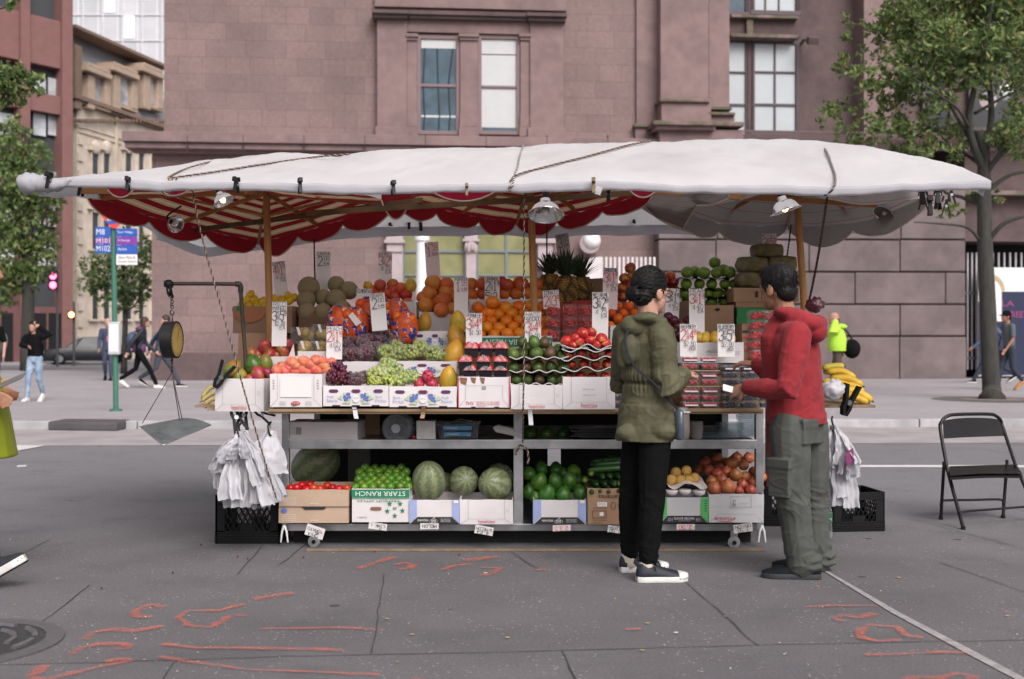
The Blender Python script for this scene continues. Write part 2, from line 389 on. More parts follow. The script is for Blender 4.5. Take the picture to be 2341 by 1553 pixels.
    mb=MB(); F.box(mb,2206,3300,530,556,.1,-3); mb.build('lintel',m_std,root,None,.01,True)
build_hall()
# gate and poster board beyond the tree
def build_gate():
    F=FAC; r=F.root('metal_gate','tall white metal bar gate in the dark doorway beyond the street tree','gate')
    mb=MB()
    for px in list(range(2212,2240,10))+list(range(2244,2420,13)): 
        u,z1=F.at(px,578,-.35); _,z0=F.at(px,845,-.35); mb.cyl((u,.35,max(z0,.13)),(u,.35,z1),.03,n=6)
    mb.build('bar',mat('white_gate_bar',(.55,.53,.55),.5),r,30,0,True)
    mb=MB()
    for y in (668,816): F.box(mb,2206,2420,y,y+5,-.31,-.39)
    mb.build('rail',m_gbar,r,None,0,True)
    F2=F; p=F.root('poster_board','white and navy poster board with magenta lettering beside the tree','poster')
    mb=MB(); F.box(mb,2237,2420,612,860,.12,.02); mb.build('panel',mat('poster_white',(.72,.72,.73),.6,.06),p,None,.005,True)
    mb=MB(); u0,z0=F.at(2330,665,.12); P=Pen((0,-.12,0),(1,0,0),(0,0,1),mb,.004)
    def rc(a,b,c,d,m): 
        x0,t=F.at(a,c,.12); x1,q=F.at(b,d,.12); P.rect(x0,q,x1,t,m)
    rc(2237,2255,690,858,0); rc(2290,2420,667,858,0); rc(2255,2290,735,858,0)
    for (t,a,b,c,d) in (('LA',2290,2318,688,700),('STREET',2292,2350,712,726)):
        x0,zt=F.at(a,c,.12); x1,zb=F.at(b,d,.12); P.print(t,x0,zb,x1,zt,1)
    for k in range(14):
        a=R(200+k*11); x,z=F.at(2268+26*math.cos(a),672+38*math.sin(a),.12); P.ring((x,z),.06,.09,2)
    mb.build('print',[mat('poster_navy',(.015,.022,.06),.6),mat('poster_magenta',(.36,.04,.17),.6),mat('poster_ochre',(.45,.36,.2),.6)],p,None,0,True,False)
build_gate()
def globe(px,py,r,Y,label,arm):
    c=W(px,py,Y); t=thing('globe_lamp',label,'lamp',c-V((0,0,r)))
    MB().ell(c,r,nu=20,nv=12).build('globe',mat('opal_glass',(.80,.80,.80),.25,.03,spec=.6),t,180)
    mb=MB(); mb.cyl(c+V((0,0,r*.9)),c+V((0,0,r*1.5)),r*.28,r*.2,10); mb.tube([c+V((0,0,r*1.4)),c+V((0,.15,r*1.9)),c+V((0,arm,r*1.3))],r*.13,6)
    mb.cyl(c+V((0,arm-.06,0)),c+V((0,arm,0)),r*1.15,n=18); mb.build('bracket',m_pale,t,40)
globe(1353,551,.265,33.2,'white globe lamp on a bracket on the stone wall above the pineapples',.9)
globe(2296,212,.24,34.0,'white globe lamp half hidden in the branches of the right tree',1.2)
# flood lamp on the dark wall
c=W(1858,93,35.2); t=thing('wall_floodlight','small dark floodlight on the wall beside the tall windows','lamp',c)
mb=MB(); mb.box(c,(.32,.3,.22),0,Matrix.Rotation(.4,3,'X')); mb.build('housing',m_std,t,None,.02)
MB().tube([c,c+V((-.15,.5,.15)),c+V((-.15,1.0,.1))],.05,6).build('bracket',m_std,t,30)
# white column, picket fence and white sign board in front of the hall
c=G(965,872,.12); c=V(((965-CX)*32.0/FL,32.0,.12)); zt=HC+(780-540)*32/FL
t=thing('round_column','white round column with a flat cap in front of the olive window','column',c)
MB().cyl(c,c+V((0,0,zt-.12-.12)),.19,.165,20).build('shaft',mat('white_column',(.72,.74,.76),.7,.12,3),t,40)
MB().cyl(c+V((0,0,zt-.26)),c+V((0,0,zt-.12)),.215,.215,20).build('cap',MATS['white_column'],t,40,.01)
mb=MB()
for px in range(1376,1500,10):
    a=W(px,588,32.5); b=V((a.x,a.y,.12)); mb.bb((a.x-.03,32.48,.12),(a.x+.03,32.52,a.z))
for z in (.6,3.0): mb.bb((W(1372,0,32.5).x,32.525,z),(W(1498,0,32.5).x,32.56,z+.08))
mb.solo('picket_fence',mat('white_picket',(.66,.62,.63),.7),'white upright picket screen by the wall behind the red apples','fence')
mb=MB(); P=[W(1338,600,32.3),W(1352,590,32.3),W(1374,587,32.3),V((W(1374,0,32.3).x,32.3,.12)),V((W(1338,0,32.3).x,32.3,.12))]
mb.prism(P,(0,.06,0)); mb.solo('sign_board',MATS['white_picket'],'blank white board with a sloping top behind the pineapples','board')
# ---------------------------------------------------------------- ground
def groundfn(c_a,c_b,speck,sz,far_lift=0.0):
    def fn(nt,vec,col,b):
        sy=nt.new('ShaderNodeSeparateXYZ'); nt.link(vec,sy.inputs[0]); far=nt.ramp(nt.math('ADD',sy.outputs[1],nt.math('MULTIPLY',nt.noise(vec,.8,3),2.0)),7.6,10.2,0,far_lift)
        big=nt.ramp(nt.noise(vec,.45,5,.62),.38,.66); col=nt.mix(big,c_a,c_b); col=nt.mix(far,col,(.215,.21,.219))  # asphalt colour lifted with depth to offset the shade behind the stall
        fine=nt.ramp(nt.noise(vec,220,2,.7),.3,.75,.72,1.3); cc=nt.new('ShaderNodeCombineColor'); [nt.link(fine,cc.inputs[i]) for i in range(3)]
        col=nt.mix(1.0,col,cc.outputs[0],'MULTIPLY')
        med=nt.ramp(nt.noise(vec,75,3,.8),.3,.7,.78,1.24); c2_=nt.new('ShaderNodeCombineColor'); [nt.link(med,c2_.inputs[i]) for i in range(3)]
        col=nt.mix(1.0,col,c2_.outputs[0],'MULTIPLY')
        vg=nt.new('ShaderNodeTexVoronoi'); vg.inputs['Scale'].default_value=2.3; nt.link(vec,vg.inputs['Vector'])
        col=nt.mix(nt.math('MULTIPLY',nt.ramp(vg.outputs['Distance'],.05,.075,1,0),nt.math('GREATER_THAN',nt.noise(vec,.9,2),.5)),col,tuple(x*.55 for x in c_a))
        st=nt.ramp(nt.noise(vec,1.9,5,.7),.52,.72); col=nt.mix(nt.math('MULTIPLY',st,.35),col,tuple(x*.6 for x in c_a))
        vo=nt.new('ShaderNodeTexVoronoi'); vo.inputs['Scale'].default_value=sz; nt.link(vec,vo.inputs['Vector'])
        sp=nt.math('MULTIPLY',nt.math('LESS_THAN',vo.outputs['Distance'],.16),nt.math('GREATER_THAN',nt.noise(vec,3.1,3),.5))
        return nt.mix(nt.math('MULTIPLY',sp,speck),col,(.42,.40,.39))
    return fn
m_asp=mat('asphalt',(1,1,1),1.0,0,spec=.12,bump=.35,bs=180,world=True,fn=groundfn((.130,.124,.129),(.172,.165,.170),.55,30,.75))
m_side=mat('sidewalk_concrete',(1,1,1),.9,0,bump=.15,bs=60,world=True,fn=groundfn((.36,.335,.345),(.31,.285,.30),.2,14))
m_kerb=mat('kerb_stone',(.42,.41,.42),.85,.2,5,.2,30,c2=(.3,.3,.31),ms=2.5)
m_gut=mat('gutter_concrete',(.36,.33,.33),.9,.15,2,.15,40,c2=(.31,.285,.29),ms=1.2)
def sheet(name,pts,z,m,kind='structure',sub=0):
    mb=MB(); mb.add([V((x,y,z)) for x,y in pts],[tuple(range(len(pts)))]); o=link(name,mb.mesh(name,m)); o['kind']=kind; return o
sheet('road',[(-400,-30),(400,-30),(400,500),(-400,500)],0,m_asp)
def K(x): return 16.55+.032*x     # kerb line: depth at world x
mb=MB(); P=[(-60,K(-60)+.18),(60,K(60)+.18),(60,60),(-11.4,60),(-11.4,45),(-60,45)]
mb.prism([V((x,y,-.05)) for x,y in P],(0,0,.17)); o=mb.build('sidewalk',m_side); o['kind']='structure'
mb=MB(); xs=[-60,-30]+[-13+1.9*i for i in range(15)]+[30,60]
for a,b in zip(xs,xs[1:]):
    if b>-6.9 and a<-5.6: pass
    mb.prism([V((a+.008,K(a),-.05)),V((b-.008,K(b),-.05)),V((b-.008,K(b)+.18,-.05)),V((a+.008,K(a)+.18,-.05))],(0,0,.172+U(-.004,.004)))
o=mb.build('kerb',m_kerb,None,None,.015); o['kind']='structure'
sheet('gutter',[(-60,K(-60)-2.6),(60,K(60)-2.6),(60,K(60)-.005),(-60,K(-60)-.005)],.004,m_gut)
sheet('crosswalk_strip',[(-60,45.2),(-11.0,45.2),(-11.0,48),(-60,48)],.005,mat('tan_strip',(.42,.33,.24),.9,.15,2))
# far pavement in front of the left buildings
mb=MB(); mb.prism([V((-80,60,-.05)),V((-24.6,60,-.05)),V((-22.6,95,-.05)),V((-80,95,-.05))],(0,0,.16)); o=mb.build('far_pavement',m_side); o['kind']='structure'
# white lane lines
m_wp=mat('worn_white_paint',(.62,.61,.61),.8,.12,9)
def gpoly(name,pts,z,m):
    mb=MB(); mb.add([G(x,y,z) for x,y in pts],[tuple(range(len(pts)))]); o=link(name,mb.mesh(name,m)); o['kind']='structure'; return o
gpoly('white_line',[(1870,1063),(2500,1064),(2500,1069),(1870,1068)],.004,m_wp)
gpoly('white_arrow',[(-80,1017),(103,1019),(20,1034),(-80,1050)],.008,m_wp)
gpoly('white_dash',[(40,1064),(62,1063),(58,1067),(38,1068)],.004,m_wp)
gpoly('lane_edge_line',[(1884,1306),(1893,1306),(2060,1402),(2230,1490),(2420,1590),(2400,1594),(2210,1494),(2040,1402)],.004,mat('grey_line_paint',(.33,.31,.31),.85,.3,20))
def gline(mb,pts,w,z=.005,jit=.006,mi=0):
    P=[G(x,y,z) for x,y in pts]; Q=[P[0]]
    for a,b in zip(P,P[1:]):
        n=max(2,int((b-a).length/.12)); d=(b-a).normalized(); s=V((-d.y,d.x,0))
        Q+=[a.lerp(b,i/n)+s*U(-jit,jit) for i in range(1,n+1)]
    vs=[];fs=[];uv=[]
    for i,p in enumerate(Q):
        d=(Q[min(i+1,len(Q)-1)]-Q[max(i-1,0)]).normalized(); s=V((-d.y,d.x,0))*(w*U(.65,1.3)/2); vs+=[p+s,p-s]; uv+=[(.001,i),(1,i)]
        if i: fs.append((2*i-2,2*i-1,2*i+1,2*i))
    mb.add(vs,fs,mi,uv)
mb=MB()
for k,l in enumerate([[(-100,1521),(150,1516),(650,1500),(1000,1493),(1300,1486),(1600,1478),(1800,1473),(2100,1467),(2450,1462)],[(205,1337),(95,1422)],[(405,1505),(360,1570)],[(878,1312),(850,1492)],[(1285,1487),(1327,1570)],[(1568,1330),(1640,1390),(1732,1476)],[(2150,1285),(2200,1303),(2380,1365)],[(640,1195),(545,1312)],[(770,1190),(640,1290)],[(0,1290),(110,1235)],[(2080,1185),(2330,1250)],[(1170,1262),(1230,1300)]]):
    gline(mb,l,.005,.004+.0003*k)
o=link('pavement_joints',mb.mesh('pavement_joints',mat('joint_dark',(.05,.048,.05),.9,0))); o['kind']='structure'
# orange survey marks sprayed on the asphalt
def sprayfn(nt,vec,col,b):
    n=nt.math('ADD',nt.math('MULTIPLY',nt.noise(vec,9,4,.7),.55),nt.math('MULTIPLY',nt.noise(vec,170,2,.8),.45))
    s=nt.new('ShaderNodeSeparateXYZ'); nt.link(nt.new('ShaderNodeUVMap').outputs[0],s.inputs[0]); e=nt.math('POWER',nt.math('ABSOLUTE',nt.math('SUBTRACT',nt.math('MULTIPLY',s.outputs[0],2.0),1.0)),2.0)
    nt.link(nt.math('MULTIPLY',nt.ramp(n,.37,.70,0,.72),nt.math('SUBTRACT',1.0,e)),b.inputs['Alpha'])
m_or=mat('orange_spray',(.86,.17,.09),.75,.15,20,world=True,fn=sprayfn)
marks=[([(820,1300),(860,1285),(905,1273)],.09),([(905,1292),(925,1286),(945,1290),(935,1299),(912,1301)],.09),([(1062,1281),(1140,1272)],.12),([(1015,1303),(1040,1292),(1075,1290)],.1),([(1100,1297),(1145,1298),(1125,1312),(1095,1316)],.08),([(1225,1303),(1248,1302)],.1),
([(580,1370),(630,1360),(672,1356)],.12),([(555,1380),(500,1396),(430,1396),(408,1412),(430,1430),(480,1434),(510,1418),(530,1404),(565,1408)],.085),([(375,1388),(345,1382),(310,1396),(312,1408),(345,1411)],.09),
([(190,1462),(215,1445),(260,1438),(310,1442),(372,1430)],.1),([(165,1495),(185,1480),(230,1471),(285,1472),(290,1482),(262,1483)],.1),([(80,1570),(72,1545),(100,1520)],.09),([(80,1552),(120,1550),(220,1525),(300,1510),(280,1506),(240,1512)],.075),
([(595,1437),(700,1436),(780,1434),(880,1439)],.06),([(370,1472),(450,1480),(620,1482),(700,1483),(785,1486)],.07),([(365,1500),(420,1510),(560,1530),(760,1537),(870,1542)],.06),([(945,1553),(970,1552)],.1),
([(1842,1387),(1900,1384),(1990,1384),(2020,1387)],.05),([(2000,1402),(1965,1412),(1925,1405),(1910,1412),(1925,1420)],.085),([(2110,1458),(2070,1452),(2050,1432),(1990,1428),(1965,1440),(1970,1458),(2010,1466),(2055,1462)],.08),([(1975,1496),(2060,1495),(2150,1490),(2215,1492)],.06),([(2070,1553),(2100,1546),(2150,1550),(2190,1538),(2225,1545),(2210,1560)],.08),([(1865,1340),(1875,1341)],.07),([(1430,1438),(1465,1437)],.07),([(2296,1398),(2306,1399)],.06)]
mb=MB()
for k,(l,w) in enumerate(marks): gline(mb,l,w*.68,.006+.0002*k,.004)
o=link('survey_marks',mb.mesh('survey_marks',m_or)); o['kind']='structure'
# manhole cover
c=G(-85,1472,0); t=thing('manhole_cover','round cast iron manhole cover with raised pattern at the lower left','manhole',c)
m_iron=mat('cast_iron',(.045,.045,.048),.55,.25,30,.3,80); m_iron2=mat('worn_iron',(.11,.105,.11),.5,.2,30,.2,80)
mb=MB(); mb.lathe([(.40,.002),(.40,.009),(.325,.010),(.325,.004)],c,40); mb.build('ring',m_iron2,t,40)
mb=MB(); mb.cyl(c+V((0,0,.002)),c+V((0,0,.007)),.322,n=40); mb.build('lid',m_iron,t,40)
mb=MB()
for rr in (.28,.20,.12):
    for k in range(8):
        a=k*math.pi/4+rr*7; mb.tube([c+V((rr*math.cos(a+q),rr*math.sin(a+q),.009)) for q in (0,.17,.34,.5)],.014,5)
for k in range(12):
    a=k*math.pi/6; mb.tube([c+V((q*math.cos(a+q),q*math.sin(a+q),.009)) for q in (.05,.12)],.012,5)
mb.build('raised_pattern',m_iron2,t,40)
mb=MB()
for px,py in ((1390,1232),):pass
# scattered litter
mb=MB()
for i in range(170):
    px,py=U(-50,2400),U(1010,1553) if i%3 else U(1270,1553); c=G(px,py,.008); s=U(.002,.007)
    a=U(0,6.3); mb.add([c+V((s*math.cos(a+q)*U(.5,1.4),s*math.sin(a+q),U(0,.004))) for q in (0,1.6,3.1,4.7)],[(0,1,2,3)],random.choice((0,0,0,1,2)))
for px,py,k in ((885,1414,2),(942,1450,1),(1545,1446,0),(1480,1424,1),(1160,1457,1),(1468,1486,1),(2303,1407,2),(2055,1320,2),(1110,1310,0),(2290,1254,1)):
    c=G(px,py,.009); mb.ell(c,(.012,.007,.002),k,nu=6,nv=4)
for px,py in ((460,1245),(543,1272),(566,1277),(694,1274),(395,1309),(232,1345),(857,1261),(1050,1268)): mb.ell(G(px,py,.008),(.006,.006,.005),3,nu=8,nv=5)
o=link('litter',mb.mesh('litter',[mat('litter_white',(.6,.58,.55),.8),mat('litter_yellow',(.38,.29,.10),.8),mat('litter_tan',(.4,.24,.13),.8),mat('litter_red',(.12,.01,.012),.5)])); o['kind']='stuff'
# storm drain set in the kerb
a=G(118,983,0); b=G(274,985,0); t=thing('storm_drain','grey steel storm drain hood let into the far kerb by the bus pole','drain',((a+b)/2))
mb=MB(); mb.prism([V((a.x,a.y-.14,.0)),V((b.x,b.y-.14,.0)),V((b.x,b.y+.5,.0)),V((a.x,a.y+.5,.0))],(0,0,.128)); mb.build('hood',mat('drain_steel',(.085,.08,.085),.7,.2,4,.2,30),t,None,.03)
mb=MB(); mb.bb((a.x+.1,a.y-.152,.006),(b.x-.1,a.y-.13,.075)); mb.build('opening',m_black,t)
# tree pit ring
c=G(2270,914,.12); sheet('tree_pit',[(c.x+1.15*math.cos(k*.314),c.y+1.15*math.sin(k*.314)) for k in range(20)],.126,mat('tree_pit_soil',(.13,.115,.11),.95,.3,8,.5,30))
sheet('tree_collar',[(c.x+.62*math.cos(k*.314),c.y+.62*math.sin(k*.314)) for k in range(20)],.132,mat('tree_pit_stone',(.22,.18,.165),.95,.3,8,.5,30))
# ---------------------------------------------------------------- left buildings
m_red=mat('red_terracotta',(.215,.108,.10),.8,.12,2,.1,10); m_redd=mat('dull_red_stone',(.16,.075,.072),.8,.15,1)
m_dk=mat('dark_spandrel',(.06,.065,.07),.5,.1); m_cw=mat('curtained_glass',(.52,.54,.56),.2,.25,.9,c2=(.30,.32,.34),ms=.6,spec=.6)
def build_red():
    F=Facade((-28.6,62),(2.9,4)); r=F.root('red_office_block','red banded office block with ribbon windows at the far left','building')
    mb=MB(); F.box(mb,-900,166,-600,840,-.5,-20); mb.build('dark_wall',m_dk,r,None,0,True)
    mb=MB()
    for a,b in ((-260,-240),(-125,-105),(48,70),(143,167)): F.box(mb,a,b,-600,842,.35,-.6)
    for p,y0,y1 in ((107,-80,48),(107,122,172),(107,344,378),(107,-380,-300)): F.box(mb,-900,146,y0,y1,.15,-.6)
    mb.build('frame',m_red,r,None,.04,True)
    mb=MB(); F.box(mb,-900,167,690,842,.2,-.6); mb.build('storefront',m_redd,r,None,.03,True)
    mb=MB()
    for a,b in ((4,30),(74,106),(112,140)): F.box(mb,a,b,716,835,.24,.1)
    mb.build('shopfront_opening',m_black,r,None,0,True)
    for y0,y1 in ((-280,-90),(62,116),(178,236),(258,312),(392,440),(470,520),(560,610)):
        for a,b in ((-230,-190),(-186,-140),(-100,-62),(-58,-14),(-10,44),(75,106),(109,138)):
            mb=MB(); F.box(mb,a,b,y0,y1,-.32,-.5); w=mb.build('window',m_dk,r,None,0,True)
            mb=MB(); F.box(mb,a+1.5,b-1.5,y0+2,y1-2,-.3,-.4); mb.build('pane',m_cw,w,None,0,True)
build_red()
m_lime=mat('cream_limestone',(.62,.54,.45),.85,.15,1.5,.2,8,c2=(.52,.45,.37),ms=.5); m_lbr=mat('brown_cornice',(.21,.145,.11),.8,.2,2); m_dorm=mat('tan_dormer',(.42,.32,.245),.8,.15,2); m_slate=mat('slate_roof',(.22,.23,.25),.6,.15,3)
m_wd=mat('dark_glass',(.05,.06,.065),.1,.2,1)
def build_mansard():
    F=Facade((-26.9,70),(2.4,10)); r=F.root('mansard_house','cream stone townhouse with brown mansard roof and three dormers','building')
    mb=MB(); F.box(mb,176,392,262,830,0,-12); w=mb.build('wall',m_lime,r,None,0,True)
    mb=MB()
    for k in range(14): F.box(mb,181,191,275+k*38,293+k*38,.12,-.1)
    F.box(mb,266,271,262,830,.15,-.05)
    for y in (318,330): F.box(mb,180,392,y,y+3,.1,-.05)
    mb.build('quoin',m_lime,w,None,.02,True)
    mb=MB(); F.box(mb,174,394,252,262,.5,-.6); F.box(mb,175,393,262,270,.3,-.4); F.box(mb,174,392,104,112,.2,-4); F.box(mb,173,188,104,250,.35,-1.5)
    for k in range(26): F.box(mb,185+k*8,188+k*8,272,280,.5,-.1)
    mb.build('cornice',m_lbr,r,None,.04,True)
    zt=F.z(270,110); zb=F.z(270,250); mb=MB(); u0,u1=F.u(174),F.u(392)
    mb.add([(u0,.0,zb),(u1,.0,zb),(u1,1.2,zt),(u0,1.2,zt),(u0,12,zb),(u1,12,zb),(u1,12,zt),(u0,12,zt)],[(0,1,2,3),(4,7,6,5),(3,2,6,7),(0,3,7,4),(1,5,6,2)]); mb.build('roof',m_slate,r,None,0,True)
    for a,b in ((203,254),(262,316),(330,374)):
        mb=MB(); F.box(mb,a,a+15,172,250,.45,-2); F.box(mb,b-13,b,172,250,.45,-2); F.box(mb,a-4,b+4,160,172,.75,-2); F.box(mb,a,b,152,160,.6,-2); F.box(mb,a,b,242,250,.4,-1)
        d=mb.build('dormer',m_dorm,r,None,.05,True)
        mb=MB(); F.box(mb,a+15,b-13,172,242,.1,-.5); mb.build('pane',m_cw,d,None,0,True)
    for a,b in ((212,226),(238,252),(288,302),(318,330),(350,362)):
        for y0,y1 in ((345,440),(480,570),(640,730)):
            mb=MB(); F.box(mb,a-4,b+4,y0-14,y0,.3,-.1); F.box(mb,a-3,a,y0,y1,.14,-.1); F.box(mb,b,b+3,y0,y1,.14,-.1); F.box(mb,a-4,b+4,y1,y1+5,.25,-.1)
            u,z=F.at((a+b)/2,y0-8,.2); mb.ell((u,-.2,z),(.5,.2,.45),nu=10,nv=6)
            q=mb.build('window',m_lime,r,None,.02,True)
            mb=MB(); F.box(mb,a,b,y0,y1,.05,-.1); mb.build('pane',m_wd,q,None,0,True)
build_mansard()
def towerfn(nt,vec,col,b):
    sx=nt.new('ShaderNodeSeparateXYZ'); nt.link(vec,sx.inputs[0]); cb=nt.new('ShaderNodeCombineXYZ'); nt.link(sx.outputs[0],cb.inputs[0]); nt.link(sx.outputs[2],cb.inputs[1])
    br=nt.new('ShaderNodeTexBrick'); nt.link(cb.outputs[0],br.inputs['Vector']); br.offset=0
    for k,x in (('Color1',(.50,.51,.53)),('Color2',(.62,.62,.64)),('Mortar',(.72,.72,.74))): br.inputs[k].default_value=(*x,1)
    for k,x in (('Scale',1),('Mortar Size',.07),('Brick Width',2.6),('Row Height',3.4),('Bias',-.2)): br.inputs[k].default_value=x
    return nt.mix(.9,br.outputs[0],col,'MULTIPLY')
r=thing('glass_tower','pale glass office tower rising behind the mansard townhouse','building',(-52,150,0))
mb=MB(); mb.bb((-80,150,0),(-40,180,90)); mb.build('curtain_wall',mat('tower_glass',(1,1,1),.35,.10,.5,fn=towerfn,spec=.4),r)
mb=MB()
for k in range(18): mb.bb((-80+k*2.6,149.8,0),(-79.85+k*2.6,150.1,90))
for k in range(26): mb.bb((-80,149.85,k*3.4),(-40,150.05,k*3.4+.12))
mb.build('mullion',mat('tower_mullion',(.66,.66,.68),.5),r)
mb=MB()
for i in range(16):
    x=-80+2.6*random.randint(6,14)+.3; z=3.4*random.randint(6,16)+.4; mb.bb((x,149.82,z),(x+1.3,150.02,z+2.9))
mb.build('bright_panel',mat('glow_panel',(.85,.85,.85),.4,0,emit=(1,.98,.95),es=.35),r)  # bright panels at random, weak glow built into the material
# ---------------------------------------------------------------- trees
def leafmats(n,a,b,c,d):
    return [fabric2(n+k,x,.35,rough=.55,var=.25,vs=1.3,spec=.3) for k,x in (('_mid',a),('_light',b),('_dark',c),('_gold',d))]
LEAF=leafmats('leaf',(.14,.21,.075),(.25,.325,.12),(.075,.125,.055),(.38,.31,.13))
m_bark=mat('bark',(.05,.049,.043),.95,.35,14,.6,50,stretch=(1,1,.25)); m_barkl=mat('bark_lower',(.085,.082,.062),.95,.3,14,.6,50,stretch=(1,1,.25))
def leaf(mb,c,s,mi):
    n=V((random.gauss(0,1),random.gauss(0,1),random.gauss(.5,1))).normalized(); x,y,_=frame(n); a=U(0,6.28); d=x*math.cos(a)+y*math.sin(a); e=n.cross(d)
    q=s*U(.7,1.3); mb.v+=[c-d*q,c+e*q*.42+n*q*.12,c+d*q,c-e*q*.42+n*q*.12]; mb.uv+=[(0,0)]*4; k=len(mb.v)-4; mb.f.append((k,k+1,k+2,k+3)); mb.m.append(mi)
def crown(t,blobs,per,s,w=(.45,.25,.2,.1),name='crown',mats=LEAF,clump=.32):
    mb=MB()
    for c,r in blobs:
        c=V(c); n=max(3,int(per*r*r)); wt=list(w)
        for i in range(n):
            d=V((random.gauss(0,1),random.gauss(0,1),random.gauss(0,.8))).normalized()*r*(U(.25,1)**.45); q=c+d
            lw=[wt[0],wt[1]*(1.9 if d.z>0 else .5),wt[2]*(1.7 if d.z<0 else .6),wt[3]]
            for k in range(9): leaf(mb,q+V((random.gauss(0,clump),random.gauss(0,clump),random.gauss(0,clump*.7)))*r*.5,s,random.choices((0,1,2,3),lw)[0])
    return mb.build(name,mats,t,fix=False)
def branch(mb,pts,r0,r1,n=7):
    P=[V(p) for p in pts]; Q=[]
    for i in range(len(P)-1):
        for k in range(4):
            t=k/4; p0=P[max(i-1,0)];p1=P[i];p2=P[i+1];p3=P[min(i+2,len(P)-1)]
            Q.append(.5*((2*p1)+(p2-p0)*t+(2*p0-5*p1+4*p2-p3)*t*t+(3*p1-p0-3*p2+p3)*t**3))
    Q.append(P[-1]); k=len(Q)-1; mb.tube(Q,[r0+(r1-r0)*i/k for i in range(k+1)],n)
def spline(P,per=6):
    P=[V(p) for p in P]; Q=[]
    for i in range(len(P)-1):
        for k in range(per):
            t=k/per; p0=P[max(i-1,0)];p1=P[i];p2=P[i+1];p3=P[min(i+2,len(P)-1)]
            Q.append(.5*((2*p1)+(p2-p0)*t+(2*p0-5*p1+4*p2-p3)*t*t+(3*p1-p0-3*p2+p3)*t**3))
    return Q+[P[-1]]
# right street tree
Yt=22.6; b0=G(2268,914,.12); t=thing('street_tree','tall street tree with sparse yellowing leaves on the pavement at right','tree',b0)
mb=MB(); T=lambda px,py,dy=0:W(px,py,Yt+dy)
mb.tube(spline([b0+V((0,0,-.02)),T(2267,890),T(2264,840),T(2258,700),T(2252,560),T(2250,450),T(2248,350),T(2235,300)]),[.27,.25,.225,.21,.195,.185]+[.178-.0019*i for i in range(37)],14)
tr=mb.build('trunk',m_bark,t,180)
mb=MB()
for pts,r0,r1 in [([(2250,390),(2225,330,-.2),(2215,270,-.3),(2228,200,-.4),(2250,100,-.5),(2270,0,-.6)],.12,.05),([(2248,350),(2265,280,.3),(2262,200,.4),(2240,120,.3),(2230,0,.3)],.11,.04),([(2215,290,-.3),(2190,250,-.6),(2150,220,-.8),(2090,180,-1.2)],.05,.02),([(2250,400),(2290,350,-.3),(2320,330,-.4),(2380,270,-.6)],.09,.03),([(2255,440),(2310,400,.2),(2380,390,.3)],.07,.03),([(2258,555),(2290,515,-.2),(2341,495,-.3),(2400,490,-.3)],.075,.03),([(2240,550),(2210,520,-.3),(2150,512,-.4),(2090,508,-.5)],.05,.015),([(2248,470),(2200,452,.4),(2150,430,.5),(2110,330,.5)],.07,.02),([(2245,380),(2200,350,.4),(2120,320,.6),(2050,290,.8)],.06,.02),([(2228,260),(2290,225,0),(2341,200,0)],.05,.02),([(2225,330),(2165,225,-.5),(2100,60,-.8)],.06,.02)]:
    branch(mb,[T(*p) for p in pts],r0*.72,r1*.7)
mb.build('limb',m_bark,t,180)
bl=[]
for px,py,r,dy in [(2110,50,.75,0),(2060,30,.5,-.5),(2200,20,.9,.3),(2290,30,.95,0),(2060,140,.45,-.5),(2130,130,.75,-.3),(2210,110,.8,.3),(2290,120,.8,-.6),(1910,125,.2,0),(1925,45,.14,0),(1965,80,.3,-.2),(1945,150,.28,0),(2010,60,.25,.2),(1985,190,.4,-.3),(2040,200,.4,.2),(2110,190,.55,-.4),(2170,170,.5,.2),(1895,265,.28,0),(1925,240,.26,.1),(1965,265,.26,-.2),(1930,310,.3,.1),(2000,300,.36,-.2),(2040,260,.38,.2),(2085,290,.36,-.2),(2140,300,.34,.2),(2060,330,.4,.3),(2110,345,.35,-.3),(2190,300,.35,.5),(2170,350,.3,0),(2300,310,.4,-.3),(2340,300,.5,-.5),(2330,250,.35,.2),(2360,60,.8,0),(2370,150,.6,.4),(2320,200,.3,.4),(2230,440,.2,.3),(2190,480,.22,.2),(2170,485,.2,-.2),(2270,445,.2,.3),(2320,340,.3,.3),(2000,120,.22,0),(2250,180,.35,-.5),(2160,90,.5,-.8),(2040,80,.4,.4),(1955,340,.2,0),(2150,240,.35,-.4),(2200,-70,1.,0),(2080,-60,.9,0),(2330,-60,1.,0)]:
    bl.append((T(px,py,dy),r))
    if r>.3:
        for k in range(4): bl.append((T(px+U(-70,70)*r,py+U(-60,60)*r,dy+U(-.6,.6)),r*U(.3,.5)))
crown(t,bl,135,.068,(.42,.38,.11,.09))
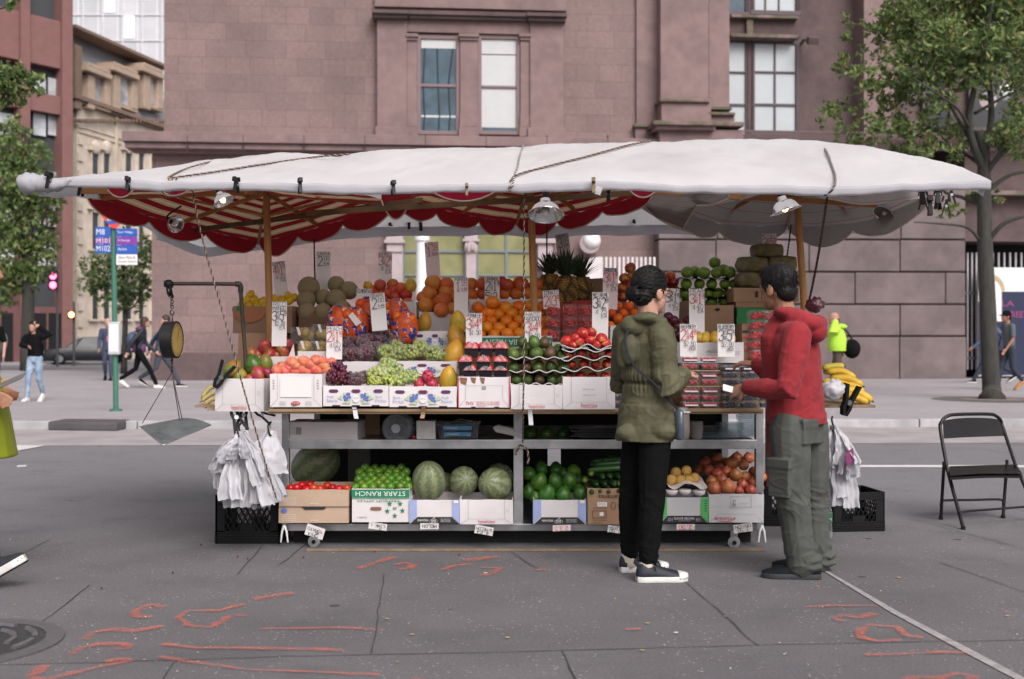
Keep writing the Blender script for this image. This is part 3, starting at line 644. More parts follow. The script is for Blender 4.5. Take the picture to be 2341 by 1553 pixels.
# left tree
def simple_tree(name,label,base_,hgt,blobs,s,per,w,r0=.16):
    t=thing(name,label,'tree',base_); mb=MB(); top=base_+V((0,0,hgt))
    branch(mb,[base_-V((0,0,.02)),base_+V((.05,0,hgt*.4)),base_+V((-.05,.1,hgt*.7)),top],r0,r0*.3,9)
    for c,r in blobs[:8]:
        a=base_+V((0,0,hgt*U(.35,.7))); mid=(a+V(c))/2-V((0,0,.2)); branch(mb,[a,mid,V(c)],r0*.35,r0*.1,5)
    mb.build('trunk',m_bark,t,180); crown(t,blobs,per,s,w); return t
Yl=44.; B=lambda px,py,dy=0:W(px,py,Yl+dy)
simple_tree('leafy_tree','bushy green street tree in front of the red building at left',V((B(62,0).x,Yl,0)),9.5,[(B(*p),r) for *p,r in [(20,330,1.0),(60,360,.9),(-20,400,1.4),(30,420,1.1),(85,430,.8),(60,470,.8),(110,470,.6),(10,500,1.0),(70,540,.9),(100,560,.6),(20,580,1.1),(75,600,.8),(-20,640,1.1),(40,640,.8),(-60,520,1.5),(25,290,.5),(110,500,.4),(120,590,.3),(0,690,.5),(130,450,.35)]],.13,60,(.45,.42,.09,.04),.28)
Ym=40.; B=lambda px,py,dy=0:W(px,py,Ym+dy)
simple_tree('small_tree','small dark green tree behind the bus stop signs','' and V() or V((B(283,0).x,Ym,.12)),5.2,[(B(*p),r) for *p,r in [(265,600,.7),(310,600,.6),(230,610,.6),(215,640,.5),(250,650,.7),(300,650,.7),(335,625,.4),(330,660,.4),(265,690,.5),(300,690,.45),(230,675,.35),(320,560,.5),(335,580,.4),(205,615,.3)]],.10,75,(.5,.2,.27,.03),.12)
# near branch hanging in at the top left
t=thing('hanging_branch','leafy green branch hanging into view at the upper left','branch',W(-160,60,15))
mb=MB(); B=lambda px,py,dy=0:W(px,py,15+dy)
for P in ([(-160,60),(-40,140),(30,180),(80,185)],[(-40,140),(10,200),(25,240)],[(-100,30),(0,20),(30,10)]): branch(mb,[B(*p) for p in P],.02,.004,5)
mb.build('twig',m_bark,t,180)
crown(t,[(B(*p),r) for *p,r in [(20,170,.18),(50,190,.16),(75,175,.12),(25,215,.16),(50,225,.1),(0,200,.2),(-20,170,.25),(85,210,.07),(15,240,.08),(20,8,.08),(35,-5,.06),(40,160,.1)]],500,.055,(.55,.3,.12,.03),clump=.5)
# ---------------------------------------------------------------- street furniture at left
Yp=18.7; b=G(265,940,.12); t=thing('bus_stop_pole','green bus stop pole with route signs and a schedule box','bus stop',b)
Wp=lambda px,py,dy=0:W(px,py,Yp+dy)
m_grn=mat('green_pole',(.05,.17,.12),.5,.1); MB().cyl(b,Wp(259,500),.042,n=14).build('pole',m_grn,t,40)
MB().cyl(b,b+V((0,0,.03)),.1,n=14).build('base_plate',m_grn,t,40)
m_blue=mat('sign_blue',(.025,.10,.42),.5,.05); m_pur=mat('sign_purple',(.20,.045,.33),.5,.05); m_white=mat('sign_white',(.75,.75,.75),.5,.05); m_sred=mat('sign_red',(.72,.06,.06),.5,.05); m_ink=mat('black_ink',(.012,.012,.013),.6,0,spec=.2); m_paleblue=mat('sign_lettering',(.62,.68,.85),.5,0)
def panel(x0,x1,y0,y1,m,texts,y=-.07):
    mb=MB(); a=Wp(x0,y1,y); c=Wp(x1,y0,y); mb.bb((a.x,a.y-.006,a.z),(c.x,a.y+.006,c.z)); o=mb.build('sign_panel',m,t,None,.002)
    mb=MB(); P=Pen(V((a.x,a.y-.006,a.z)),(1,0,0),(0,0,1),mb,.002); w=c.x-a.x; h=c.z-a.z
    for tx,fx0,fy0,fx1,fy1 in texts: P.print(tx,fx0*w,fy0*h,fx1*w,fy1*h)
    if texts: mb.build('lettering',m_white if m!=m_white else m_ink,o,fix=False)
panel(218,253,519,543,m_blue,[('M8',.08,.25,.62,.8)]); panel(218,253,544,558,m_pur,[('M101',.08,.12,.95,.9)]); panel(218,253,559,579,m_blue,[('M102',.08,.2,.98,.85)])
panel(266,314,523,541,m_blue,[('East Village',.08,.35,.8,.7)]); panel(266,314,542,560,m_pur,[('Ft George',.08,.35,.65,.7)]); panel(266,314,561,581,m_blue,[('Harlem',.08,.4,.5,.75)]); panel(266,314,582,606,m_white,[('Astor Place &',.1,.58,.9,.85),('Cooper Square',.08,.18,.95,.45)])
mb=MB(); P=[(233,484),(286,484),(288,496),(266,522),(256,522),(232,496)]; mb.prism([Wp(x,y,-.08) for x,y in P],(0,.015,0)); em=mb.build('emblem',m_sred,t)
mb=MB(); Q=Pen(Wp(0,0,-.08),(1,0,0),(0,0,1),mb,.003); s=Yp/FL
def q(x,y): return (x*s,-y*s)
Q.poly([q(240,505),q(262,493),q(284,490),q(280,500),q(262,510),q(246,510)][::-1],1); Q.poly([q(235,484),q(286,484),q(280,492),q(240,492)][::-1],1); x0,y0=q(245,503); x1,y1=q(278,496); Q.print('BUS',x0,y0,x1,y1,0); mb.build('lettering',[m_white,m_blue],em,fix=False)
mb=MB(); a=Wp(249,811,-.06);c=Wp(275,736,-.06); mb.bb((a.x,a.y-.05,a.z),(c.x,a.y+.05,c.z)); o=mb.build('schedule_box',mat('grey_box',(.5,.5,.52),.4,.08),t,None,.02)
mb=MB(); mb.bb((a.x+.02,a.y-.054,a.z+.05),(c.x-.02,a.y-.049,c.z-.04)); mb.build('timetable',m_white,o)
# traffic light, pedestrian signal
def pole_thing(name,label,cat,px,Y,py_top):
    b=V(((px-CX)*Y/FL,Y,.0)); t=thing(name,label,cat,b); MB().cyl(b,V((b.x,Y,HC+(780-py_top)*Y/FL)),.07,.05,10).build('pole',m_dk,t,40); return t
t=pole_thing('traffic_light','dark traffic light glowing red at two lamps by the red building','traffic light',131,56,600)
mb=MB(); a=W(112,663,55.8); c=W(131,618,55.8); mb.bb((a.x,a.y-.1,a.z),(c.x,a.y+.1,c.z)); h=mb.build('housing',m_black,t,None,.03)
m_lred=mat('red_light',(.6,.03,.1),.4,0,emit=(1,.10,.28),es=5)
for py in (631,652): MB().ell(W(121,py,55.65),(.17,.06,.17)).build('lamp',m_lred,h,180)
t=pole_thing('pedestrian_signal','pedestrian signal glowing amber on a dark pole by the red corner pier','signal',169,58,690)
mb=MB(); a=W(156,729,57.8); c=W(171,712,57.8); mb.bb((a.x,a.y-.1,a.z),(c.x,a.y+.1,c.z)); h=mb.build('housing',m_black,t,None,.03)
MB().ell(W(163,720,57.65),(.14,.06,.14)).build('lamp',mat('amber_light',(.8,.3,.05),.4,0,emit=(1,.42,.10),es=9),h,180)
# parked car
def build_car():
    Y=62.; o=V(((200-CX)*Y/FL,Y,0)); t=thing('parked_car','black car waiting at the far corner behind the bus pole','car',o,None,R(200))
    m=mat('car_paint',(.012,.013,.016),.35,.05); gls=mat('car_glass',(.012,.014,.016),.3,.1)
    mb=MB(); rings=[]
    for x,w,z0,z1 in ((-2.3,.70,.35,.70),(-2.2,.82,.25,.85),(-1.4,.9,.2,.95),(0,.92,.2,.95),(1.2,.9,.2,.92),(2.0,.86,.22,.82),(2.3,.72,.32,.66)):
        rings.append([V((x,-w,z0)),V((x,w,z0)),V((x,w*1.02,(z0+z1)/2)),V((x,w*.93,z1)),V((x,-w*.93,z1)),V((x,-w*1.02,(z0+z1)/2))])
    mb.loft(rings); mb.build('body',m,t,40,.05,True)
    mb=MB(); rings=[[V((x,-w,z)),V((x,w,z)),V((x2,w2,z2)),V((x2,-w2,z2))] for x,w,z,x2,w2,z2 in ((-1.9,.8,.9,-1.3,.62,1.42),(-.6,.84,.9,-.6,.66,1.5),(.6,.82,.9,.2,.64,1.48),(1.2,.78,.88,.5,.6,1.38))]; mb.loft(rings); mb.build('windows',gls,t,None,.04,True)
    for x in (-1.4,1.4):
        for y in (-.86,.86):
            mb=MB(); mb.cyl((x,y-.1,.32),(x,y+.1,.32),.32,n=20); wv=mb.build('wheel',m_ink,t,40,.02,True); mb=MB(); mb.cyl((x,y-.11,.32),(x,y+.11,.32),.19,n=14); mb.build('rim',m_gbar,wv,40,0,True)
    for y in (-.6,.6): MB().ell((2.22,y,.66),(.1,.18,.08)).build('headlight',mat('headlight',(.7,.7,.72),.1,0,spec=.8),t,180,0,True)
    mb=MB(); mb.bb((2.3,-.26,.4),(2.34,.26,.52)); mb.build('number_plate',mat('plate_yellow',(.55,.36,.08),.5),t,None,0,True)
build_car()
# ================================================================ STALL: CANOPY
def interp(tab,x):
    if x<=tab[0][0]: return tab[0][1]
    for (a,p),(b,q) in zip(tab,tab[1:]):
        if x<=b:
            t=(x-a)/(b-a); t=t*t*(3-2*t)*.5+t*.5; return p+(q-p)*t
    return tab[-1][1]
XL,XR=-2.66,2.65; YF,YB=6.3,8.5
def tab(l,Y): return [((px-CX)*Y/FL,HC-(py-CY)*Y/FL) for px,py in l]
ZF=tab([(60,408),(250,408),(380,416),(610,418),(900,424),(1180,420),(1400,413),(1550,424),(1800,424),(1900,428),(2100,420),(2268,412)],YF)
ZR=[(-2.7,2.27),(-2.45,2.37),(-2.15,2.42)]+tab([(600,356),(690,352),(770,357),(900,341),(1100,334),(1190,335),(1250,331),(1500,322),(1700,318),(1800,320),(1880,325),(1960,330),(2040,343),(2105,362)],7.4)
ZB=[(-2.7,2.12),(-2.3,1.97),(-1.9,2.02),(-1.2,2.12),(0,2.13),(1.5,2.14),(2.7,2.15)]
def tarp(x,v):
    """v 0 at the front edge, 1 at the ridge, 2 at the back edge"""
    zf=interp(ZF,x);zr=interp(ZR,x);zb=interp(ZB,x)
    if v<=1: Y=YF+(7.4-YF)*v; z=zf+(zr-zf)*(1-(1-v)**1.2)
    else: Y=7.4+(YB-7.4)*(v-1); z=zr+(zb-zr)*(v-1)**1.25
    e=min(1,v*3,(2-v)*3); q=V((x,Y,0))
    z+=e*(.011*noise.noise(V((x*3.1+Y*2.0,Y*1.2,21)))**2*3-.014*max(0,.32-abs(noise.noise(V((x*1.7-Y*1.9,Y*1.1+x*.4,5)))))+.016*noise.noise(q*1.6)+.010*noise.noise(V((x*2.2+Y*1.4,Y*3.1,3)))+.006*noise.noise(V((x*7-Y*5,Y*2,7)))-.006*max(0,.25-abs(noise.noise(V((x*4.5+Y*2.5,Y*1.3,31)))))*4*.5-.004*max(0,.2-abs(noise.noise(V((x*9-Y*3,Y*2,41)))))*4)
    z+=.006*noise.noise(V((x*9,Y*3,11)))*(1-e)
    return V((x,Y,z))
def on_tarp(px,py):
    best=None
    for i in range(121):
        v=i/120; Y=YF+1.1*v; p=tarp((px-CX)*Y/FL,v); d=abs(CY-(p.z-HC)*FL/p.y-py)
        if best is None or d<best[0]: best=(d,p)
    return best[1]
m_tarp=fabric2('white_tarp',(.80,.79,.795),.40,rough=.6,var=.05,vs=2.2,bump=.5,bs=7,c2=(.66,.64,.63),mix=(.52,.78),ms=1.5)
m_tarp2=fabric2('shaded_tarp_hem',(.50,.50,.53),.3,rough=.6,var=.05,vs=4,bump=.3,bs=16)  # same white sheet, greyed to put underside shade into its colour
can=thing('market_canopy','big white tarpaulin canopy tied over the whole fruit stall','canopy',(0,7.4,2.1))
def tp(u,v):
    x=XL+(XR-XL)*u; return tarp(x,v*2)
o=MB().grid(tp,240,70).build('tarpaulin',m_tarp,can,180,fix=False)
def hem(u,v):
    x=XL+(XR-XL)*u; p=tarp(x,0); n=noise.noise(V((x*4,0,5)))*.012+noise.noise(V((x*21,v*3,8)))*.010
    wob=.010*math.sin(x*5)+.008*noise.noise(V((x*2.3,1,2)))
    prof=[(0,0),(-.006,-.002),(-.011,-.010),(-.011,-.026),(-.008,-.042),(.004,-.049),(.03,-.043),(.07,-.04)]
    k=v*7; i=min(int(k),6); f=k-i; a=prof[i];b=prof[i+1]
    sc_=1+wob*12; return p+V((0,(a[0]+(b[0]-a[0])*f)*(1+n*8)+n*.6*v,(a[1]+(b[1]-a[1])*f)*sc_))
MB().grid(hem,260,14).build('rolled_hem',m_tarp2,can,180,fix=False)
def backhem(u,v):
    x=XL+(XR-XL)*u; p=tarp(x,2); return p+V((0,.02*math.sin(v*3)+.01*noise.noise(V((x*6,v,1))),-.075*v*(1+.5*noise.noise(V((x*2,4,4))))))
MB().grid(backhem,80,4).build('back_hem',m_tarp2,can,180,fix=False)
def side(xe,s,drop):
    def f(u,v):
        p=tarp(xe,.0+2*u); n=noise.noise(V((u*9,v*2,s)))
        return p+V((s*(.01+.03*v)+.02*n*v,0,-drop*v*(1+.45*noise.noise(V((u*5,2,s))))))
    return f
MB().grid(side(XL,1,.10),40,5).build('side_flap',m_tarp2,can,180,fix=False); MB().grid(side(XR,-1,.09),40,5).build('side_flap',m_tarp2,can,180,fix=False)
# bundled corner at the left tip
mb=MB(); a=tarp(XL,0)+V((-.03,.0,-.045)); pts=[a+V((-.045+.06*i,0,.012*math.sin(i*1.3)+.006*i)) for i in range(6)]
mb.tube(spline(pts,4),[.012,.045,.058,.056,.06,.052,.055,.05,.046,.05,.042,.046,.04,.036,.04,.034,.03,.028,.022,.018,.012],14)
for i,p in enumerate(mb.v): p+=V((0,noise.noise(p*28)*.009,noise.noise(p*31+V((5,0,0)))*.010))
mb.build('bundled_corner',m_tarp2,can,180)
# ---------------------------------------------------------------- umbrellas under the tarpaulin
def stripes(nt,vec,col,b):
    uv=nt.new('ShaderNodeUVMap'); s=nt.new('ShaderNodeSeparateXYZ'); nt.link(uv.outputs[0],s.inputs[0]); u=s.outputs[0]
    f=nt.math('FRACT',nt.math('MULTIPLY',u,8.4)); inc=nt.math('MULTIPLY',nt.math('GREATER_THAN',f,.46),nt.math('LESS_THAN',f,.98))
    thin=nt.math('ADD',nt.math('MULTIPLY',nt.math('GREATER_THAN',f,.54),nt.math('LESS_THAN',f,.57)),nt.math('MULTIPLY',nt.math('GREATER_THAN',f,.87),nt.math('LESS_THAN',f,.90)))
    inr=nt.math('MULTIPLY',nt.math('GREATER_THAN',u,.30),nt.math('LESS_THAN',u,.99))
    c=nt.mix(nt.math('MULTIPLY',inc,inr),(.27,.014,.02),(.72,.57,.35)); return nt.mix(nt.math('MULTIPLY',nt.math('MULTIPLY',thin,inc),inr),c,(.25,.09,.04))
def thinlines(nt,vec,col,b):
    uv=nt.new('ShaderNodeUVMap'); s=nt.new('ShaderNodeSeparateXYZ'); nt.link(uv.outputs[0],s.inputs[0])
    f=nt.math('FRACT',nt.math('MULTIPLY',s.outputs[0],8.3)); return nt.mix(nt.math('MULTIPLY',nt.math('LESS_THAN',f,.055),.8),(.30,.285,.275),(.33,.03,.035))
m_um=fabric2('striped_canvas',(1,1,1),.58,rough=.85,var=.0,fn=stripes,bump=.1,bs=300)
m_uv=fabric2('red_canvas',(.27,.012,.02),.5,rough=.85,var=.1,vs=8)
m_ul=fabric2('grey_canvas',(1,1,1),.45,rough=.85,var=0,fn=thinlines,bump=.1,bs=300)
m_ulv=fabric2('grey_canvas_plain',(.30,.285,.275),.3,rough=.85,var=.1,vs=8)
m_pipe=mat('cream_piping',(.62,.52,.42),.8)
m_wood=mat('honey_wood',(.42,.20,.062),.55,.22,10,.1,60,c2=(.33,.15,.045),ms=3,stretch=(1,1,.15))
m_woodd=mat('dark_wood',(.16,.085,.035),.7,.25,12,c2=(.1,.055,.025),ms=4)
m_steel=mat('galvanised_steel',(.42,.43,.44),.38,.18,9,.1,40,metal=.85,c2=(.30,.31,.32),ms=5); m_dark=mat('dark_metal',(.010,.010,.011),.5,.1,spec=.3); m_chrome=mat('polished_aluminium',(.80,.80,.81),.17,.06,10,metal=1)
def umbrella(label,pole,zh,corners,fab,val,drop=.11,bulge=.03,ns=3,hide=(3,)):
    """square umbrella set cornerwise: corners run left, back, right, front"""
    top,foot,low=pole; t=thing('market_umbrella',label,'umbrella',low); cs=[W(*c) for c in corners]; hub=V((top.x,top.y,zh))
    mb=MB(); vb=MB(); pb=MB()
    for k in range(4):
        A,B_=cs[k],cs[(k+1)%4]
        def fn(u,v):
            e=A.lerp(B_,v); p=hub.lerp(e,u); sag=-bulge*math.sin(math.pi*v)*u*u+.045*math.sin(math.pi*u)
            return p+V((0,0,sag+.014*noise.noise(p*3.2)*u+.006*noise.noise(p*9)*u))
        mb.grid(fn,16,16,0,lambda u,v:(max(u,.001),v))
        out=((A+B_)/2-hub); out.z=0; out.normalize()
        if k in (2,3): continue
        def vf(u,v):
            p=fn(1,v); q=(v*ns)%1 if v<1 else 1; d=drop*(.30+.70*abs(math.sin(math.pi*q))**.6)*(1+.25*noise.noise(p*2.5))
            return p+V((0,0,-d*u))+out*(.02*u+.03*noise.noise(p*3)*u)
        vb.grid(vf,5,36); pb.tube([vf(1,i/36) for i in range(37)],.005,5)
    mb.build('canvas',fab,t,180,fix=False); vb.build('valance',val,t,180,fix=False); pb.build('piping',m_pipe,t,180)
    MB().tube([low,foot,top,V((top.x,top.y,zh-.01))],[.024,.024,.023,.021],14).build('pole',m_wood,t,40)
    for k in range(8):
        e=cs[k//2] if k%2==0 else (cs[k//2]+cs[(k//2+1)%4])/2; h=hub-V((0,0,.05)); d=(e-h); x,y,z=frame(d); M=Matrix((x,y,z)).transposed(); q=h.lerp(e,.5)-V((0,0,.02))
        MB().box(q,(.018,.026,d.length*.97),0,M).build('rib',m_wood,t,None,.003)
    for k in (0,1,2): MB().tube([V((top.x,top.y,zh-.22)),hub.lerp(cs[k],.5)-V((0,0,.06))],.011,6).build('strut',m_wood,t)
    return t
UA=umbrella('red and cream striped umbrella under the tarpaulin at the left end',(W(609,440,7.45),W(617,760,7.45),W(619,845,7.45)),2.31,((205,446,7.25),(590,552,8.45),(892,462,7.3),(560,430,6.62)),m_um,m_uv,ns=3)
UB=umbrella('red and cream striped umbrella in the middle behind the pineapples',(W(1213,440,7.45),W(1222,720,7.45),W(1223,840,7.45)),2.42,((905,446,7.2),(1180,508,8.45),(1485,440,7.1),(1200,425,6.62)),m_um,m_uv,ns=3,drop=.10)
UC=umbrella('grey canvas umbrella with thin red lines at the right end',(W(1821,440,7.5),W(1838,690,7.5),W(1846,918,7.5)),2.44,((1478,450,7.2),(1800,512,8.45),(2120,450,7.3),(1800,425,6.62)),m_ul,m_ulv,ns=2,bulge=.08,drop=.13)
def flap(t,x0,x1,y0,d,Y,m):
    def f(u,v): return W(x0+(x1-x0)*u,y0+d*v*math.sin(math.pi*(.04+.92*u))**.7,Y-.02*v+.02*noise.noise(V((u*4,v,x0))))
    MB().grid(f,14,4).build('valance',m,t,180,fix=False); MB().tube([f(i/14,1) for i in range(15)],.005,5).build('piping',m_pipe,t,180)
m_uf=fabric2('lit_red_canvas',(.42,.015,.05),.5,rough=.85,var=.08,vs=8)  # front valance red, brighter tone puts the daylight into its colour
flap(UA,246,305,428,24,6.50,m_uf); flap(UA,352,436,426,22,6.48,m_uf); flap(UA,872,938,444,58,7.15,m_uv); flap(UB,984,1136,428,32,6.46,m_uf); flap(UB,1440,1500,430,22,6.6,m_uf)
def drape(t,P,Y0,Y1,name='canvas'):
    a,b,c,d=P
    def f(u,v):
        x=(a[0]*(1-u)+b[0]*u)*(1-v)+(d[0]*(1-u)+c[0]*u)*v; y=(a[1]*(1-u)+b[1]*u)*(1-v)+(d[1]*(1-u)+c[1]*u)*v
        return W(x,y+5*math.sin(math.pi*u)*v,Y0+(Y1-Y0)*v+.10*math.sin(u*7)*.3+.05*noise.noise(V((u*3,v*3,a[0]))))
    MB().grid(f,16,12,0,lambda u,v:(max(v*.75,.001),u)).build(name,m_ul,t,180,fix=False); MB().tube([f(i/16,1) for i in range(17)]+[f(1,1-i/12) for i in range(1,13)],.005,5).build('piping',m_pipe,t,180)
drape(UC,((1500,446),(1612,434),(1562,522),(1468,476)),6.75,7.3); drape(UC,((1560,440),(1660,436),(1668,452),(1592,470)),6.6,6.7)
# long wooden battens tied under the tarpaulin
for a,b,l in (((395,533,8.1),(965,458,7.0),'long wooden batten crossing under the left striped umbrella'),((700,488,7.2),(1460,441,6.7),'wooden batten under the middle of the canopy'),((1478,437,6.6),(2005,470,7.2),'wooden batten under the grey umbrella'),((180,437,6.5),(300,437,6.6),'short wooden batten at the left tip of the canopy')):
    A,B_=W(*a),W(*b); x,y,z=frame(B_-A); mb=MB(); mb.box((A+B_)/2,(.02,.034,(B_-A).length),0,Matrix((x,y,z)).transposed()); mb.solo('wooden_batten',m_wood if 'grey' in l or 'short' in l else m_woodd,l,'batten',bevel=.003)
# ---------------------------------------------------------------- ropes
m_rk=mat('rope_dark',(.035,.028,.028),.9,.1); m_rc=mat('rope_cream',(.28,.20,.15),.9,.1)
def rope(pts,r,label,per=8,twist=55,cat='rope',pale=m_rc):
    P=spline(pts,per); mb=MB(); L=[0]
    for a,b in zip(P,P[1:]): L.append(L[-1]+(b-a).length)
    n=max(8,int(L[-1]/.012)); j=0; ctr=[]
    for i in range(n+1):
        s=L[-1]*i/n
        while j<len(L)-2 and L[j+1]<s: j+=1
        f=(s-L[j])/max(L[j+1]-L[j],1e-6); ctr.append((P[j].lerp(P[j+1],f),(P[j+1]-P[j]).normalized(),s))
    for q in range(2):
        T=[]
        for p,d,s in ctr:
            x,y,_=frame(d,V((0,1,.2))); a=s*2*math.pi/.045+q*math.pi; T.append(p+(x*math.cos(a)+y*math.sin(a))*r*.55)
        mb.tube(T,r*.62,6,q)
    return mb.solo('rope',[m_rk,pale],label,cat,smooth=180)
up=V((0,-.008,.008))
rope([on_tarp(px,py)+up for px,py in ((385,412),(470,400),(600,380),(720,363),(800,356))],.0065,'dark rope running over the left part of the tarpaulin to the ridge')
rope([on_tarp(px,py)+up for px,py in ((385,410),(420,392),(470,377),(520,366))]+[],.0055,'thin dark rope rising to the ridge from the looped knot')
c=on_tarp(390,412); rope([c+V((.02,-.02,.0)),c+V((-.03,-.02,-.02)),c+V((-.035,-.05,-.06)),c+V((-.005,-.06,-.085)),c+V((.03,-.05,-.06)),c+V((.04,-.02,.01))],.006,'looped rope knot on the hem above the left lamp')
rope([on_tarp(px,py)+up for px,py in ((1196,338),(1188,360),(1183,385),(1176,405))]+[W(1172,424,6.24),W(1166,437,6.25)],.0055,'pale thin rope crossing the tarpaulin beside the middle pole',pale=mat('rope_pale',(.5,.48,.46),.9))
rope([W(1164,437,6.24)]+[on_tarp(px,py)+up for px,py in ((1176,408),(1250,385),(1340,362),(1430,337),(1490,325))],.0065,'dark rope slanting up the tarpaulin from the middle knot')
rope([on_tarp(px,py)+up for px,py in ((1868,325),(1888,350),(1900,380),(1908,405))]+[W(1908,425,6.24),W(1895,442,6.25),W(1884,447,6.26)],.0065,'braided rope over the right part of the tarpaulin',pale=mat('rope_grey',(.3,.28,.26),.9))
rope([W(440,436,6.35),W(452,500,6.42),W(470,575,6.5),W(505,700,6.52),W(560,900,6.55),W(610,1070,6.6),W(632,1140,6.65)],.0055,'twisted black and cream rope slanting down at the left end')
rope([W(1198,438,6.38),W(1198,600,6.55),W(1198,800,6.62),W(1196,935,6.68),W(1195,1012,6.95)],.0055,'twisted rope hanging straight down beside the middle pole')
rope([W(1178,1040,6.96),W(1190,1018,6.94),W(1205,1030,6.93),W(1208,1050,6.93),W(1206,1062,6.93)],.0075,'knotted rope end on the shelf edge by the centre post')
rope([W(1891,449,6.4),W(1878,540,6.6),W(1862,630,6.9),W(1848,695,7.1)],.008,'black twisted rope hanging at the right end behind the man',pale=mat('rope_brown',(.09,.06,.05),.9))
rope([W(718,545,7.9),W(719,600,8.0),W(721,680,8.05)],.006,'thin dark cord hanging behind the cantaloupes',pale=m_rk)
rope([W(1250,505,7.6),W(1250,560,7.9),W(1250,600,8.0)],.006,'thin dark cord hanging above the pineapple crowns',pale=m_rk)
rope([W(1808,515,7.9),W(1803,560,8.0),W(1797,600,8.05)],.006,'thin cord hanging above the kiwi bags',pale=m_rk)
# spring clips along the canopy edge
def clip(p,rz,s,label,m=m_dark):
    t=thing('spring_clip',label,'clip',p,'spring clips along the canopy',rz)
    for k in (-1,1):
        M=Matrix.Rotation(.28*k,3,'X'); mb=MB(); mb.box((0,.012*k,0),(.022*s,.008,.085*s),0,M); mb.box((0,.02*k,.045*s),(.026*s,.012,.03*s),0,M); mb.build('jaw',m,t,None,.002,True)
    mb=MB(); mb.cyl((-.014*s,0,.006),(.014*s,0,.006),.008*s,n=8); mb.build('spring',m_steel,t,None,0,True)
m_brass=mat('brass_clip',(.13,.09,.045),.5,.1,metal=.4)
for px,py,Y,s,l,m in ((112,416,6.26,1.1,'black spring clip at the left tip of the canopy hem',m_dark),(292,424,6.25,.95,'black spring clip on the hem left of the looped rope',m_dark),(540,426,6.24,1,'black spring clip on the hem beside the left lit lamp',m_dark),(686,428,6.24,1,'black spring clip on the hem right of the left pole',m_dark),(899,433,6.24,.95,'black upright spring clip where two hems meet',m_dark),(1067,437,6.24,.8,'brass clip above the bright red valance',m_brass),(1357,428,6.24,1,'brass clip with a white ticket on the hem',m_brass),(1391,447,6.5,.9,'black clip under the hem right of the brass clip',m_dark),(184,436,6.5,.9,'black clip on the short left batten',m_dark),(893,505,8.45,1.1,'black clip on the back hem left of the white column',m_dark),(935,512,8.45,1.1,'black clip on the back hem above the white column',m_dark),(962,516,8.45,1.1,'rightmost black clip of the pair on the back hem',m_dark),(1450,500,8.45,1,'black clip on the back hem near the globe lamp',m_dark)):
    clip(W(px,py,Y),U(-.4,.4),s*.85,l,m)
mb=MB(); a=W(1368,436,6.22); mb.box(a,(.035,.002,.045),0,Matrix.Rotation(.3,3,'Y')); mb.solo('ticket',glassy('ticket_plastic',t=.3),'small clear plastic ticket hanging from the brass clip','ticket')
# black clamps hung in a row at the right tip
for i in range(7):
    p=W(2105+i*11+U(-6,6),448+(i%3)*13,6.9+.12*i); clip(p,U(0,3),1.25,['black clamp hung under the right tip of the canopy'][0])
# ---------------------------------------------------------------- clamp lamps
def lamp(px,py,Y,r,aim,label,lit=0):
    p=W(px,py,Y); t=thing('clamp_lamp',label,'lamp',p); aim=V(aim).normalized(); x,y,z=frame(aim); M=Matrix((x,y,z)).transposed()
    prof=[(.16*r,-1.02*r),(.30*r,-1.0*r),(.34*r,-.72*r),(.62*r,-.62*r),(.82*r,-.40*r),(.95*r,-.12*r),(1.0*r,0),(1.10*r,.02*r),(1.10*r,.0),(.99*r,-.02*r),(.93*r,-.13*r),(.8*r,-.42*r),(.6*r,-.64*r),(.2*r,-.7*r)]
    MB().lathe(prof,p,28,0,M).build('shade',m_chrome,t,40)
    mb=MB(); mb.cyl(p-aim*r*1.0,p-aim*r*1.55,.19*r,.16*r,12); mb.build('socket',m_dark,t,40)
    b=mat('warm_bulb',(.9,.6,.3),.4,0,emit=(1,.45,.15),es=9) if lit else mat('cold_bulb',(.7,.7,.68),.3,0)
    MB().ell(p-aim*r*.28,(.26*r,.26*r,.36*r),0,M).build('bulb',b,t,180)
    MB().tube(spline([p-aim*r*1.5,p-aim*r*1.8+V((0,0,.03)),p+V((.02,.05,.12))]),.006,6).build('cord',m_dark,t)
lamp(512,462,6.55,.062,(.45,-.10,-.75),'aluminium clamp lamp glowing orange under the left canopy edge',1)
lamp(1247,492,6.45,.098,(0,-.34,-.9),'large round aluminium clamp lamp beside the middle pole')
lamp(1796,482,6.5,.085,(.28,-.05,-.9),'aluminium clamp lamp glowing faintly beside the right pole',1)
lamp(402,512,7.3,.055,(.7,-.6,-.3),'small clamp lamp tucked under the lower left canopy edge')
lamp(2020,490,7.6,.07,(-.5,-.3,-.6),'small grey clamp lamp hung under the right canopy tip')
